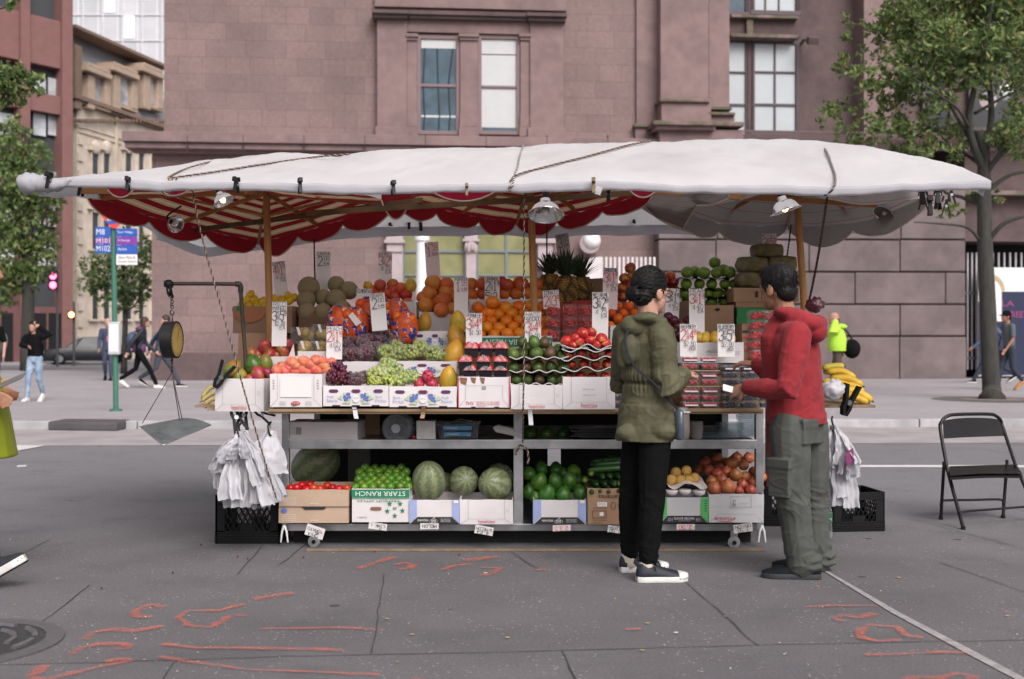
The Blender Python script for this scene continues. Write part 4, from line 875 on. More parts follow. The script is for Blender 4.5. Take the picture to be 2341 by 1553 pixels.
# ================================================================ STALL: CART, TABLE, CRATES
m_ply=mat('plywood',(.26,.18,.10),.7,.25,8,.1,60,c2=(.16,.105,.06),ms=4); m_plye=mat('plywood_edge',(.36,.25,.14),.7,.2,20)
ZT=.868
def build_cart():
    Yc=7.05; t=thing('fruit_cart','steel two shelf fruit cart on casters carrying the whole display','cart',V((W(1195,0,Yc).x,7.6,0)))
    X=lambda px,Y=Yc:W(px,0,Y).x; Z=lambda py,Y=Yc:W(0,py,Y).z
    for a,b in ((644,660),(1174,1196),(1728,1746)):
        for Y0 in (Yc,8.2): 
            mb=MB(); mb.bb((X(a),Y0,.10),(X(b),Y0+.05,ZT-.045)); mb.build('post',m_steel,t,None,.004)
    for y0,y1,n in ((1005,1026,'shelf'),(1197,1213,'shelf')):
        mb=MB(); mb.bb((X(660),Yc-.02,Z(y1)),(X(1728),Yc+.0,Z(y0))); mb.bb((X(660),Yc,Z(y0)-.012),(X(1728),8.2,Z(y0)-.004)); mb.bb((X(660),8.2,Z(y1)),(X(1728),8.22,Z(y0))); mb.build(n,m_steel,t,None,.003)
    mb=MB(); mb.bb((X(646),8.26,.05),(X(1252,8.27),8.28,.84)); mb.bb((X(1282,8.27),8.262,.05),(X(1744,7.05),8.28,.84)); mb.bb((X(1240,8.27),8.285,.05),(X(1300,8.27),8.30,.36)); mb.bb((X(1240,8.27),8.285,.62),(X(1300,8.27),8.30,.84)); mb.build('back_panel',mat('black_board',(.012,.012,.012),.8,.2),t)
    mb=MB(); mb.bb((X(662),7.17,.004),(X(1726),7.19,.125)); mb.bb((X(600),8.15,.001),(X(1790),8.2,.14)); mb.build('skirt',MATS['black_board'],t)  # black boards added to keep the gap under the cart dark
    mb=MB(); mb.bb((X(800,8.1),8.0,Z(1195)),(X(850,8.1),8.1,ZT-.06)); mb.build('card_divider',mat('grey_card',(.12,.115,.11),.8),t)
    for px,py in ((718,1238),(1678,1240)):
        c=W(px,py,7.02); r=.037; mb=MB(); mb.tube([c+V((-.013,0,0)),c+V((.013,0,0))],r,18); mb.v=[c+Matrix.Rotation(R(72),3,'Z')@(p-c) for p in mb.v]
        k=mb.build('caster',mat('caster_grey',(.30,.31,.32),.5,.15),t,40,.004)
        mb=MB(); mb.tube([c+V((0,-.02,0)),c+V((0,.02,0))],.013,10); mb.build('hub',m_dark,k,40); mb=MB(); mb.bb(c+V((-.022,-.004,.0)),c+V((.022,.02,r*1.9))); mb.build('fork',m_steel,k,None,.003)
    for px in (650,1742):
        for s in (-1,1):
            MB().tube([W(px,1202,7.0),W(px+s*5,1215,6.98),W(px+s*8,1240,6.98)],[.009,.007,.005],8).build('bracket_leg',mat('white_enamel',(.6,.6,.6),.4,.1),t,40)
    mb=MB()
    for a,b,y0,y1,z in ((612,1176,6.73,8.25,0),(1176.5,1746,6.73,8.25,.0)): mb.bb((W(a,0,6.73).x,y0,ZT-.018),(W(b,0,6.73).x,y1,ZT))
    mb.build('tabletop',m_ply,t,None,.003)
    mb=MB()
    for a,b,y in ((612,900,6.745),(780,1140,6.75),(900,1408,6.746),(1410,1746,6.744)): mb.bb((W(a,0,y).x,y,ZT-.03-.004*(a%3)),(W(b,0,y).x,y+.02,ZT-.0185))
    mb.build('edge_batten',m_plye,t,None,.002)
    mb=MB(); mb.bb((W(476,0,6.95).x,6.92,ZT-.02),(W(610,0,6.75).x,8.2,ZT-.002)); mb.bb((W(445,0,7.1).x,7.1,ZT-.012),(W(500,0,7.1).x,7.3,ZT+.002)); mb.build('wing_board',m_plye,t,None,.002)
    mb=MB(); mb.bb((W(1747,0,6.73).x,7.12,ZT-.016),(W(1992,0,7.2).x,8.1,ZT)); mb.build('wing_board',m_ply,t,None,.002)
    mb=MB(); mb.bb((X(1745,8.2),8.1,.2),(X(1785,8.2),8.14,ZT-.05)); mb.build('side_board',mat('dull_red_board',(.16,.02,.02),.6),t)
    return t
build_cart()
mb=MB(); mb.bb((W(702,0,6.88).x,6.86,.001),(W(1745,0,6.88).x,6.885,.016)); mb.solo('timber_strip',mat('pale_timber',(.20,.15,.10),.8,.3,14,c2=(.2,.14,.08),ms=5),'long thin timber strip lying on the asphalt under the cart front','timber',bevel=.002)
mb=MB(); x0,x1=-1.66,1.55
t=thing('display_rack','stepped wooden rack that banks up the fruit crates','rack',(0,7.7,ZT))
for y,z,z0 in ((7.08,1.05,ZT+.001),(7.42,1.20,1.051),(7.78,1.335,1.201)):
    mb=MB(); mb.bb((x0,y,z0),(x1,8.22,z)); mb.build('step',m_woodd,t)
# ---------------------------------------------------------------- cartons
m_wc=mat('white_card',(.70,.665,.675),.75,.07,5,c2=(.62,.585,.59),ms=2.5); m_bc=mat('brown_card',(.36,.225,.135),.8,.12,6,.1,60,c2=(.28,.17,.10),ms=3); m_bcd=mat('dark_brown_card',(.20,.12,.07),.85,.15,6); m_gc=mat('grey_white_card',(.50,.50,.51),.75,.08,5); m_tc=mat('tan_print_card',(.44,.32,.23),.8,.08,5)
m_pgrn=mat('print_green',(.015,.19,.09),.6,.05); m_pred=mat('print_red',(.50,.06,.09),.6,.05); m_pblu=mat('print_blue',(.10,.15,.42),.6,.15,30); m_pbl2=mat('print_pale_blue',(.30,.36,.60),.6,.1); m_pblk=mat('print_black',(.022,.022,.024),.6,0); m_pgy=mat('print_grey',(.28,.27,.28),.7,0); m_plgn=mat('print_leaf',(.42,.50,.33),.7,.2,40); m_plime=mat('print_lime',(.09,.42,.10),.6,.05); m_hole=mat('hole_dark',(.05,.03,.04),.9); m_holeb=mat('hole_brown',(.22,.11,.06),.9); m_pw=mat('print_white',(.70,.69,.68),.7,0); m_pviolet=mat('hole_violet',(.09,.03,.09),.8)
PM=[m_pblk,m_pred,m_pblu,m_pgrn,m_plgn,m_pgy,m_hole,m_pw,m_plime,m_pbl2,m_holeb,m_pviolet]
K_,RD,BL,GN,LF,GY,HO,WH,LM,PB,HB,VI=range(12)
def d_blue(P,w,h,side=0):
    for x in (.16,.5,.84): P.ring((x*w,.74*h),.075*w,.085*h,VI if x!=.5 else RD,n=14); P.rect((x-.055)*w,.66*h,(x+.055)*w,.82*h,VI)
    for s in (-1,1):
        for k in range(9): P.ring((w*(.5+s*(.10+.035*(k%3)+U(-.01,.01))),h*(.30+.14*(k//3)+U(-.03,.03))),.024*w,.075*h,LF if k in (0,8) else BL,n=10)
        P.poly([(w*(.5+s*.2),h*.3),(w*(.5+s*.28),h*.38),(w*(.5+s*.22),h*.55)][::s],LF); P.poly([(w*(.5+s*.08),h*.12),(w*(.5+s*.22),h*.14),(w*(.5+s*.12),h*.28)][::s],LF)
    P.ring((.5*w,.38*h),.055*w,.2*h,WH,n=14); P.print('FRESH',.46*w,.34*h,.54*w,.44*h,GY)
    for x,a,b in ((.06,'Fresh','Blueberries'),(.80,'Bleuets','Frais')) if not side else ((.06,'Bleuets','Frais'),(.78,'Fresh','Blueberries')): P.print(a,x*w,.42*h,(x+.10)*w,.54*h,PB); P.print(b,x*w,.22*h,(x+.16)*w,.36*h,PB)
    for x in (.2,.5,.8): P.rect((x-.06)*w,.0,(x+.06)*w,.06*h,HO)
def d_sweet(P,w,h,a='DELIVER ANY',b='DESIGN BY MD'):
    e=.16
    for s in ([(0,.0),(e,.22),(e,1)],[(1,0),(1-e,.22),(1-e,1)]): P.line([(x*w,y*h) for x,y in s],.0016,GY)
    P.line([(e*w,.22*h),((1-e)*w,.22*h)],.001,GY)
    P.print('SweetValue',.34*w,.08*h,.66*w,.19*h,RD); P.rect(.36*w,.055*h,.64*w,.065*h,RD)
    if a: P.print(a,.38*w,.60*h,.62*w,.64*h,GY); P.print(b,.38*w,.42*h,.62*w,.455*h,GY)
    P.print('FRUIT',.87*w,.58*h,.93*w,.61*h,GY); P.print('PACK',.87*w,.5*h,.93*w,.53*h,GY)
def d_plain(P,w,h):
    P.rect(.2*w,.3*h,.8*w,.9*h,WH)
    for i in range(4): P.rect(.06*w,(.55+.08*i)*h,.09*w,(.58+.08*i)*h,GY); P.rect(.91*w,(.55+.08*i)*h,.94*w,(.58+.08*i)*h,GY)
    P.line([(0,0),(.15*w,.24*h),(.15*w,h)],.0015,GY); P.line([(w,0),(.85*w,.24*h),(.85*w,h)],.0015,GY)
    P.ring((.5*w,.12*h),.09*w,.06*h,RD); P.ring((.47*w,.09*h),.05*w,.05*h,HB); P.print('Sunny',.43*w,.10*h,.57*w,.15*h,WH)
    for i in range(3): P.print('FRESH',.19*w,(.05+.05*i)*h,.31*w,(.08+.05*i)*h,GY); P.print('FRUIT',.69*w,(.05+.05*i)*h,.81*w,(.08+.05*i)*h,GY)
def d_7hv(P,w,h):
    P.print('7HV',.15*w,.09*h,.31*w,.20*h,RD)
    for i in range(4): P.print('PRODUCT OF ORCHARD' if i<3 else 'WASHED',.36*w,(.17-.045*i)*h,(.80 if i<3 else .55)*w,(.205-.045*i)*h,RD)
    P.line([(0,.0),(.15*w,.28*h),(.15*w,.72*h)],.0016,GY); P.line([(w,0),(.86*w,.28*h),(.86*w,.72*h)],.0016,GY); P.line([(.15*w,.72*h),(.86*w,.72*h)],.0012,GY)
    P.rect(.46*w,.60*h,.54*w,.70*h,GY)
    for x0,x1,y in ((.03,.16,.80),(.24,.33,.84),(.42,.5,.82)): P.poly([(x0*w,h*.99),((x0+.03)*w,h*y),((x1)*w,h*(y-.05)),((x1+.02)*w,h*.97)],HB)
    P.rect(0,0,.006,h,RD); P.rect(w-.006,0,w,h,RD)
    for x in (.25,.7): P.rect(x*w,0,(x+.09)*w,.03*h,HO)
def d_wawona(P,w,h):
    P.poly([(0,0),(.15*w,.3*h),(.15*w,h),(0,h)],PB); P.poly([(w,0),(w,h),(.85*w,h),(.85*w,.3*h)],PB); P.poly([(.02*w,0),(.98*w,0),(.84*w,.28*h),(.16*w,.28*h)],K_)
    P.print('WAWONA',.16*w,.09*h,.38*w,.19*h,WH); P.ring((.48*w,.12*h),.04*w,.09*h,WH,.0018); P.ring((.43*w,.1*h),.025*w,.06*h,WH,.0014); P.ring((.53*w,.1*h),.025*w,.06*h,WH,.0014); P.print('W',.455*w,.07*h,.505*w,.17*h,WH); P.poly([(.47*w,.22*h),(.5*w,.25*h),(.52*w,.29*h),(.485*w,.26*h)],WH)
    for i in range(3): P.print(('ORCHARD GROWN','TREE RIPENED','PEACHES')[i],.62*w,(.18-.055*i)*h,.82*w,(.21-.055*i)*h,WH)
    P.rect(.88*w,.86*h,.97*w,.99*h,WH)
def d_flavor(P,w,h):
    P.poly([(0,0),(.15*w,.3*h),(.15*w,h),(0,h)],LM); P.poly([(w,0),(w,h),(.84*w,h),(.84*w,.3*h)],LM); P.poly([(.03*w,0),(.97*w,0),(.83*w,.28*h),(.16*w,.28*h)],K_)
    P.print('FLAVOR GROWN',.30*w,.12*h,.70*w,.22*h,WH); P.print('ORCHARD FRESH',.38*w,.06*h,.62*w,.085*h,WH)
    for x in (.17,.74): 
        for i in range(3): P.print('FRUIT CO',x*w,(.06+.05*i)*h,(x+.1)*w,(.09+.05*i)*h,WH)
    for i in range(5): P.rect(.91*w,(.45+.1*i)*h,.96*w,(.5+.1*i)*h,GN)
def d_prima(P,w,h):
    P.print('PRIMA',.15*w,.08*h,.43*w,.20*h,RD); P.ring((.12*w,.15*h),.018*w,.04*h,RD); P.ring((.46*w,.15*h),.018*w,.04*h,RD); P.line([(.17*w,.06*h),(.29*w,.035*h),(.42*w,.06*h)],.004,RD)
    P.line([(.02*w,.02*h),(.16*w,.30*h),(.85*w,.30*h),(.98*w,.02*h)],.0014,GY); P.line([(0,.55*h),(w,.57*h)],.0012,GY)
    P.line([(.39*w,.92*h),(.77*w,.94*h),(.77*w,.54*h),(.39*w,.52*h),(.39*w,.92*h)],.0022,GY); P.ring((.46*w,.74*h),.022*w,.06*h,K_); P.ring((.46*w,.73*h),.014*w,.04*h,WH); P.poly([(.42*w,.6*h),(.5*w,.6*h),(.485*w,.67*h),(.435*w,.67*h)],GY); P.print('FRUIT',.56*w,.66*h,.72*w,.70*h,GY)
def d_starr(P,w,h):
    P.rect(0,.74*h,w,.985*h,GN); P.rect(0,.70*h,w,.718*h,GN); P.print('STARR RANCH',.07*w,.79*h,.93*w,.93*h,WH,True); P.print('PREMIUM APPLES',.1*w,.61*h,.82*w,.67*h,GN,True); P.print('CLASS 1',.1*w,.12*h,.27*w,.17*h,GN,True)
    P.ring((.42*w,.41*h),.05*w,.055*h,HB); P.rect(.36*w,.36*h,.48*w,.46*h,HB); P.ring((.36*w,.41*h),.04*w,.05*h,HB,n=12); P.ring((.48*w,.41*h),.04*w,.05*h,HB,n=12)
    for x,y in ((.66,.56),(.84,.56),(.62,.34),(.88,.35),(.75,.20)): P.star((x*w,y*h),.05*w,GN)
    P.rect(.72*w,.40*h,.78*w,.46*h,GY)
def d_tom(P,w,h,top=True):
    P.ring((.08*w,.76*h),.045*w,.15*h,BL); P.ring((.08*w,.76*h),.038*w,.125*h,PB,.0012)
    for i in range(4): P.print('HOTHOUSE TOMATO' if i%2 else 'GROWN WITH CARE',.05*w,(.48-.12*i)*h,.25*w,(.53-.12*i)*h,WH)
    P.print('PRODUCE',.45*w,.14*h,.57*w,.2*h,WH)
    if not top: P.poly([(.33*w,.98*h),(.38*w,.82*h),(.65*w,.82*h),(.69*w,.98*h)],K_)
def d_ban(P,w,h):
    P.print('bananas',.28*w,.70*h,.85*w,.82*h,HO,True); P.rect(.25*w,.50*h,.5*w,.62*h,WH); P.print('KEEP COOL',.28*w,.53*h,.47*w,.59*h,HO); P.line([(.13*w,.38*h),(.48*w,.38*h),(.48*w,.18*h),(.13*w,.18*h),(.13*w,.38*h)],.0028,HO); P.rect(.31*w,.24*h,.41*w,.34*h,WH); P.print('PRODUCE OF TROPICS',.14*w,.1*h,.5*w,.13*h,HO); P.print('20 KG NET',.14*w,.03*h,.4*w,.065*h,HO); P.ring((.66*w,.52*h),.06*w,.1*h,HO,.003); P.line([(.15*w,.45*h),(.5*w,.45*h)],.002,HO)
def d_calif(P,w,h): P.rect(0,.15*h,w,.85*h,GN); P.print('CALIFORNIA FRESH',.06*w,.28*h,.98*w,.72*h,WH,True)
def d_side(P,w,h): P.rect(.05*w,.3*h,.2*w,.7*h,GY); [P.rect((.052+.009*i)*w,.3*h,(.057+.009*i)*w,.7*h,WH) for i in range(8)]
def d_fine(P,w,h): P.print('PRODUCE',.45*w,.5*h,.75*w,.62*h,GY); P.print('FRUIT',.85*w,.4*h,.95*w,.46*h,GY); P.print('PACKED',.85*w,.52*h,.95*w,.58*h,GY)
def d_stripes(P,w,h): [P.rect(0,(.3+.16*i)*h,w,(.35+.16*i)*h,RD if i<3 else HO) for i in range(4)]
def d_slots(P,w,h): [P.rect(x*w,.3*h,(x+.045)*w,.75*h,HO) for x in (.33,.52,.7)]; P.ring((.75*w,.5*h),.05*w,.3*h,RD)
def d_slot1(P,w,h): P.ring((.45*w,.86*h),.09*w,.05*h,HO); P.ring((.55*w,.15*h),.09*w,.05*h,HO)
def carton(x0,x1,y0,y1,Y,depth,m,label,design=None,rz=0,lid=False,skew=0,name='fruit_box',cat='box',dz=0,inner=None,group=None):
    """open carton whose front face fills the pixel rectangle at distance Y"""
    a=W(x0,y1,Y); b=W(x1,y0,Y); w=b.x-a.x; h=b.z-a.z; z0=a.z+dz
    t=thing(name,label,cat,V(((a.x+b.x)/2,Y+depth/2,z0)),group,rz); sd=random.random()*50; mb=MB(); hw,hd=w/2,depth/2
    def wob(p):
        q=V(p); k=q.z/h; q.x+=.004*noise.noise(V((p[0]*9,p[1]*9,p[2]*7+sd)))+skew*k*h; q.y+=.005*noise.noise(V((p[0]*8+sd,p[1]*6,p[2]*8)))*(.3+k); q.z+=.004*noise.noise(V((p[0]*14,p[1]*14,sd)))*k; return q
    c=[(-hw,-hd),(hw,-hd),(hw,hd),(-hw,hd)]
    for i in range(4):
        p,q=c[i],c[(i+1)%4]; mb.grid(lambda u,v:wob((p[0]+(q[0]-p[0])*u,p[1]+(q[1]-p[1])*u,h*v)),8,4)
    mb.grid(lambda u,v:wob((-hw+w*u,-hd+depth*v,.0)),8,8)
    if lid: mb.grid(lambda u,v:wob((-hw+w*u,-hd+depth*v,h)),8,8)
    me=mb.mesh('carton',m); bm=bmesh.new(); bm.from_mesh(me); bmesh.ops.remove_doubles(bm,verts=bm.verts,dist=.0008)
    bmesh.ops.recalc_face_normals(bm,faces=bm.faces); bm.to_mesh(me); bm.free(); o=link('carton',me,t)
    s=o.modifiers.new('card','SOLIDIFY'); s.thickness=.0045; s.offset=-1
    if design:
        mb=MB(); P=Pen(V((-hw,-hd-.0042,.0)),(1,0,0),(0,0,1),mb,.001); ux=w
        if not isinstance(design,tuple): design=(design,)
        design[0](P,w,h,*design[1:])
        for p in mb.v: p.x+=skew*p.z
        mb.build('printing',PM,o,local=True,fix=False)
    return t
# bottom shelf
carton(637,797,1158,1196,6.98,.40,m_tc,'lower brown tomato box in the stack of two on the bottom shelf',(d_tom,False),lid=True)
carton(638,797,1120,1158,6.97,.40,m_tc,'upper brown tomato box holding tomatoes on the bottom shelf',(d_tom,True))
carton(804,936,1118,1194,6.97,.38,m_wc,'white and green box with five stars, full of limes',d_starr)
carton(936,1051,1143,1197,6.96,.36,m_wc,'blue edged white box under the two left watermelons',d_wawona)
carton(1051,1173,1143,1199,6.95,.36,m_wc,'plain white box with red script under the right watermelon',(d_sweet,'',' '),skew=0)
carton(1219,1340,1143,1198,6.96,.36,m_wc,'blue edged white box full of big green avocados',d_wawona)
carton(1343,1432,1117,1199,6.97,.40,m_bc,'brown banana box of cucumbers beside the woman\'s legs',d_ban)
carton(1508,1620,1138,1195,6.97,.36,m_gc,'green edged box with a black base below the foam netted pears',d_flavor)
carton(1621,1746,1130,1195,6.96,.36,m_gc,'grey white box with red lettering full of onions',d_prima)
# middle shelf
carton(659,821,965,1006,7.06,.26,m_wc,'long closed white box on the middle shelf',d_side,lid=True,rz=R(-3))
mb=MB(); mb.bb((W(836,0,7.4).x,7.4,.66),(W(868,0,7.4).x,7.42,ZT-.03)); mb.solo('cardboard_sheet',m_bc,'upright brown cardboard strip on the middle shelf','cardboard')
# front row on the table
carton(497,612,866,941,6.85,.33,m_wc,'tilted white box of mangoes at the left end of the table',(d_sweet,'',' '),rz=R(-7))
carton(617,736,855,931,6.73,.32,m_wc,'white peach box with an oval red emblem',d_plain)
carton(739,889,882,929,6.73,.34,m_wc,'front white blueberry print box under the red grapes',(d_blue,0))
carton(890,1044,884,931,6.73,.34,m_wc,'front white blueberry print box under the green grapes and dragon fruits',(d_blue,1))
carton(1047,1166,862,932,6.73,.33,m_wc,'white box with red side stripes and large red numeral under the pomegranates',d_7hv)
carton(1168,1286,880,936,6.72,.33,m_wc,'white box with red script under the avocado trays',(d_sweet,'',' '))
carton(1287,1406,862,936,6.72,.33,m_wc,'white box with red script under the nectarine trays',d_sweet)
# second row
carton(566,682,815,858,7.08,.30,m_wc,'white box of red mangoes behind the left end box',d_fine)
carton(681,760,803,858,7.1,.30,m_wc,'white box holding clear cartons of golden fruit',d_fine)
carton(772,884,827,862,7.08,.30,m_wc,'second tier white box of red grapes',None)
carton(886,1044,826,862,7.08,.30,m_wc,'second tier white blueberry print box of green grapes',(d_blue,0))
carton(944,1045,757,800,7.42,.30,m_wc,'third tier white blueberry print box behind the green grapes',(d_blue,0))
carton(757,915,770,800,7.42,.30,m_wc,'third tier white box under the clementine bags',None)
carton(1103,1262,768,797,7.42,.34,m_wc,'orange box with an upside down green California strip',d_calif)
carton(1262,1345,782,797,7.40,.3,m_wc,'low white tray under the cherry tomato punnets',d_fine)
carton(1395,1500,745,797,7.42,.3,m_wc,'white box of tangerines behind the woman',None)
carton(1548,1700,783,830,7.15,.24,m_wc,'white box of yellow mangoes behind the berry punnets',d_fine)
# back row
carton(545,640,762,832,7.5,.30,m_bc,'plain brown box under the lemon box',None)
carton(534,672,700,762,7.75,.30,m_bc,'brown box with a curved orange flap full of lemons',None,rz=R(-4))
carton(683,800,715,757,7.80,.36,m_bcd,'dark brown box full of cantaloupes',None)
carton(830,952,690,757,7.80,.34,m_wc,'white box of red grapefruits at the back',None)
carton(958,1050,714,757,7.80,.34,m_wc,'white box of orange grapefruits at the back beside the papayas',None)
carton(1072,1240,684,757,7.82,.34,m_wc,'long white tray of grapefruits behind the oranges',None)
carton(1344,1402,637,757,8.0,.2,m_bcd,'tall brown box behind the pineapples and nectarine sign',None)
carton(1244,1352,687,757,7.85,.32,mat('red_card',(.34,.035,.03),.7,.1),'red box holding three pineapples',None)
carton(1405,1500,690,757,7.85,.30,m_bcd,'dark box of red apples behind the woman',None)
carton(1610,1677,698,770,7.6,.3,m_bc,'brown box with a dark hand slot below the green apples',d_slot1,lid=True)
carton(1540,1612,690,770,7.7,.3,m_bcd,'dark brown box below the green apples beside the pear sign',None,lid=True)
carton(1684,1790,703,742,7.65,.34,mat('green_card',(.03,.20,.07),.7,.1),'green box in the stack below the kiwi bags',d_fine,lid=True)
carton(1682,1800,690,703,7.64,.34,m_bc,'thin brown tray between the green and brown boxes below the kiwis',None,lid=True)
carton(1677,1826,658,690,7.63,.36,m_bc,'brown box with upright slots directly under the kiwi bags',d_slots,lid=True)
carton(1690,1810,742,800,7.66,.34,m_bcd,'dark box at the base of the stack below the kiwi bags',None,lid=True)
carton(1697,1722,741,830,7.3,.25,m_bc,'narrow brown box with red stripes beside the strawberry punnets',d_stripes,lid=True)
o=MB(); A=[W(651,842,6.95),W(652,836,6.95),W(671,786,7.02),W(674,812,7.0),W(676,842,6.95)]; o.prism(A,(0,.005,0)); o.solo('torn_card',mat('pink_card',(.55,.42,.42),.8),'torn pinkish cardboard flap standing between mangoes and peaches','cardboard')
# curved orange printed flap on the lemon box
mb=MB(); P=Pen(W(534,762,7.742),(1,0,0),(0,0,1),mb,.001); s=7.742/FL
P.poly([((610-534)*s-40*s+40*s*math.cos(R(a)),60*s+34*s*math.sin(R(a))-2*s) for a in range(180,361,12)],0); P.rect(6*s,50*s,22*s,62*s,1); lf=mb.solo('printed_patch',[mat('orange_print',(.42,.17,.08),.8),m_pgrn],'orange half moon printed patch on the lemon box front','print',fix=False)
for o_ in list(sc.objects):
    if o_.get('label','').startswith('brown box with a curved orange'):
        lf.parent=o_; lf.matrix_parent_inverse=Matrix.LocRotScale(o_.location,o_.rotation_euler,None).inverted(); lf.name='printing'; del lf['label']; del lf['category']
# ================================================================ FRUIT
def pr(n,prof,k=20,bumpy=0,bs=9,sq=(1,1,1)):
    mb=MB(); mb.lathe(prof,n=k); 
    for p in mb.v:
        if bumpy: p+=p.normalized()*noise.noise(p*bs+V((3,1,2)))*bumpy
        p.x*=sq[0];p.y*=sq[1];p.z*=sq[2]
    return mb
def ballprof(dim=.12,nv=12,egg=0,tip=0):
    P=[]
    for i in range(nv+1):
        a=math.pi*i/nv; z=-math.cos(a); r=math.sin(a); r*=1+egg*z
        if i>=nv-1: z-=dim*(1 if i==nv else .3)
        if i==nv and tip: z+=tip
        if i==0 and tip: z-=tip
        P.append((max(r,1e-4) if i in (0,nv) else r,z))
    return P
def netfn(c1,c2,sc_):
    def fn(nt,vec,col,b):
        v=nt.new('ShaderNodeTexVoronoi'); v.feature='DISTANCE_TO_EDGE'; v.inputs['Scale'].default_value=sc_; nt.link(vec,v.inputs['Vector'])
        return nt.mix(nt.ramp(v.outputs['Distance'],.02,.12),c1,c2)
    return fn
def melonfn(nt,vec,col,b):
    s=nt.new('ShaderNodeSeparateXYZ'); nt.link(vec,s.inputs[0]); a=nt.math('ARCTAN2',s.outputs[1],s.outputs[0])
    w=nt.math('ADD',nt.math('MULTIPLY',a,9.0/6.283*6.283/6.283*1.0),nt.math('MULTIPLY',nt.noise(vec,5,4,.65),1.6))
    k=nt.ramp(nt.math('SINE',nt.math('MULTIPLY',w,6.283)),-.4,.6); c=nt.mix(k,(.15,.19,.10),(.29,.315,.175))
    return nt.mix(nt.ramp(nt.noise(vec,22,4,.7),.45,.65,0,.5),c,(.085,.125,.055))
def pinefn(nt,vec,col,b):
    v=nt.new('ShaderNodeTexVoronoi'); v.feature='DISTANCE_TO_EDGE'; v.inputs['Scale'].default_value=9; nt.link(vec,v.inputs['Vector'])
    return nt.mix(nt.ramp(v.outputs['Distance'],.02,.2),(.075,.05,.02),col)
FM={
'orange':mat('orange_peel',(.80,.20,.010),.38,.08,2,.12,30,rnd=.10,hrnd=.012,c2=(.74,.25,.015),ms=1.2),
'tangerine':mat('tangerine_peel',(.76,.13,.008),.38,.1,2,.12,30,rnd=.12,hrnd=.01),
'grapefruit':mat('grapefruit_peel',(.62,.20,.035),.42,.1,2,.1,25,c2=(.55,.12,.04),mix=(.35,.75),ms=1.1,rnd=.12,hrnd=.02),
'redgrape':mat('red_grapefruit_peel',(.52,.085,.035),.40,.12,2,.1,25,c2=(.58,.20,.05),mix=(.5,.8),ms=1.2,rnd=.15,hrnd=.02),
'lemon':mat('lemon_peel',(.70,.44,.018),.42,.08,3,.1,25,rnd=.1,hrnd=.008),
'lime':mat('lime_peel',(.075,.19,.014),.35,.15,2,.1,25,c2=(.24,.33,.04),mix=(.5,.85),ms=1.0,rnd=.25,hrnd=.02),
'cantaloupe':mat('cantaloupe_rind',(1,1,1),.8,.12,3,.3,12,fn=netfn((.36,.29,.18),(.235,.19,.095),13),rnd=.1),
'watermelon':mat('watermelon_rind',(1,1,1),.42,.05,fn=melonfn,rnd=.22,hrnd=.015),
'avocado':mat('avocado_skin',(.055,.105,.02),.38,.25,5,.25,30,c2=(.10,.15,.03),ms=1.5,rnd=.35,hrnd=.03),
'bigavo':mat('green_avocado_skin',(.035,.115,.016),.30,.25,6,.2,35,c2=(.065,.16,.022),ms=2,rnd=.25,hrnd=.015),
'ripeavo':mat('ripe_avocado_skin',(.095,.062,.03),.42,.25,5,.25,30,rnd=.25,hrnd=.03),
'mangogreen':mat('green_mango_skin',(.13,.19,.03),.35,.12,3,c2=(.42,.16,.03),mix=(.42,.68),ms=1.0,rnd=.2,hrnd=.03),
'mangored':mat('red_mango_skin',(.34,.035,.035),.35,.15,3,c2=(.22,.21,.035),mix=(.48,.72),ms=.9,rnd=.2,hrnd=.03),
'mangoyellow':mat('yellow_mango_skin',(.58,.38,.04),.4,.1,3,c2=(.5,.28,.04),ms=1.2,rnd=.1),
'peach':mat('peach_skin',(.60,.12,.075),.6,.12,2,c2=(.70,.30,.13),mix=(.46,.78),ms=1.1,rnd=.15,hrnd=.015,sheen=.3),
'nectarine':mat('nectarine_skin',(.46,.025,.025),.3,.12,2,c2=(.70,.28,.07),mix=(.52,.74),ms=1.0,rnd=.15),
'tomato':mat('tomato_skin',(.52,.025,.012),.2,.06,2,rnd=.12,hrnd=.01),
'onion':mat('onion_skin',(.34,.075,.035),.38,.2,3,.1,20,c2=(.46,.20,.085),mix=(.4,.8),ms=1.2,rnd=.25,hrnd=.02,stretch=(1,1,.2)),
'gapple':mat('green_apple_skin',(.145,.255,.03),.3,.12,3,c2=(.21,.31,.05),ms=1.3,rnd=.15),
'rapple':mat('red_apple_skin',(.36,.03,.022),.3,.15,3,c2=(.55,.30,.07),mix=(.48,.7),ms=1.1,rnd=.2,hrnd=.02),
'plum':mat('plum_skin',(.075,.012,.022),.35,.2,3,rnd=.3,hrnd=.02),
'pom':mat('pomegranate_skin',(.48,.035,.045),.32,.12,2,c2=(.60,.16,.10),mix=(.5,.8),ms=1.2,rnd=.15),
'papaya':mat('papaya_skin',(.56,.30,.025),.4,.1,3,c2=(.22,.24,.035),mix=(.46,.75),ms=.8,rnd=.12,hrnd=.02),
'pear':mat('asian_pear_skin',(.60,.36,.085),.5,.12,3,c2=(.5,.26,.06),ms=1.3,rnd=.12),
'dragon':mat('dragon_fruit_skin',(.44,.03,.075),.5,.15,4,c2=(.5,.09,.10),ms=2),
'cucumber':mat('cucumber_skin',(.022,.068,.016),.35,.25,8,.3,20,rnd=.3),'cuke2':mat('pale_cucumber_skin',(.11,.20,.03),.35,.25,6,.2,20),
}
PROTO={}
def proto(k,prof,sq=(1,1,1),bumpy=0,bs=9,n=18): PROTO[k]=pr(n,prof,n,bumpy,bs,sq).mesh(k,FM[k],180)
for k in ('orange','tangerine','grapefruit','redgrape'): proto(k,ballprof(.06),(1,1,.94),.018,2.2)
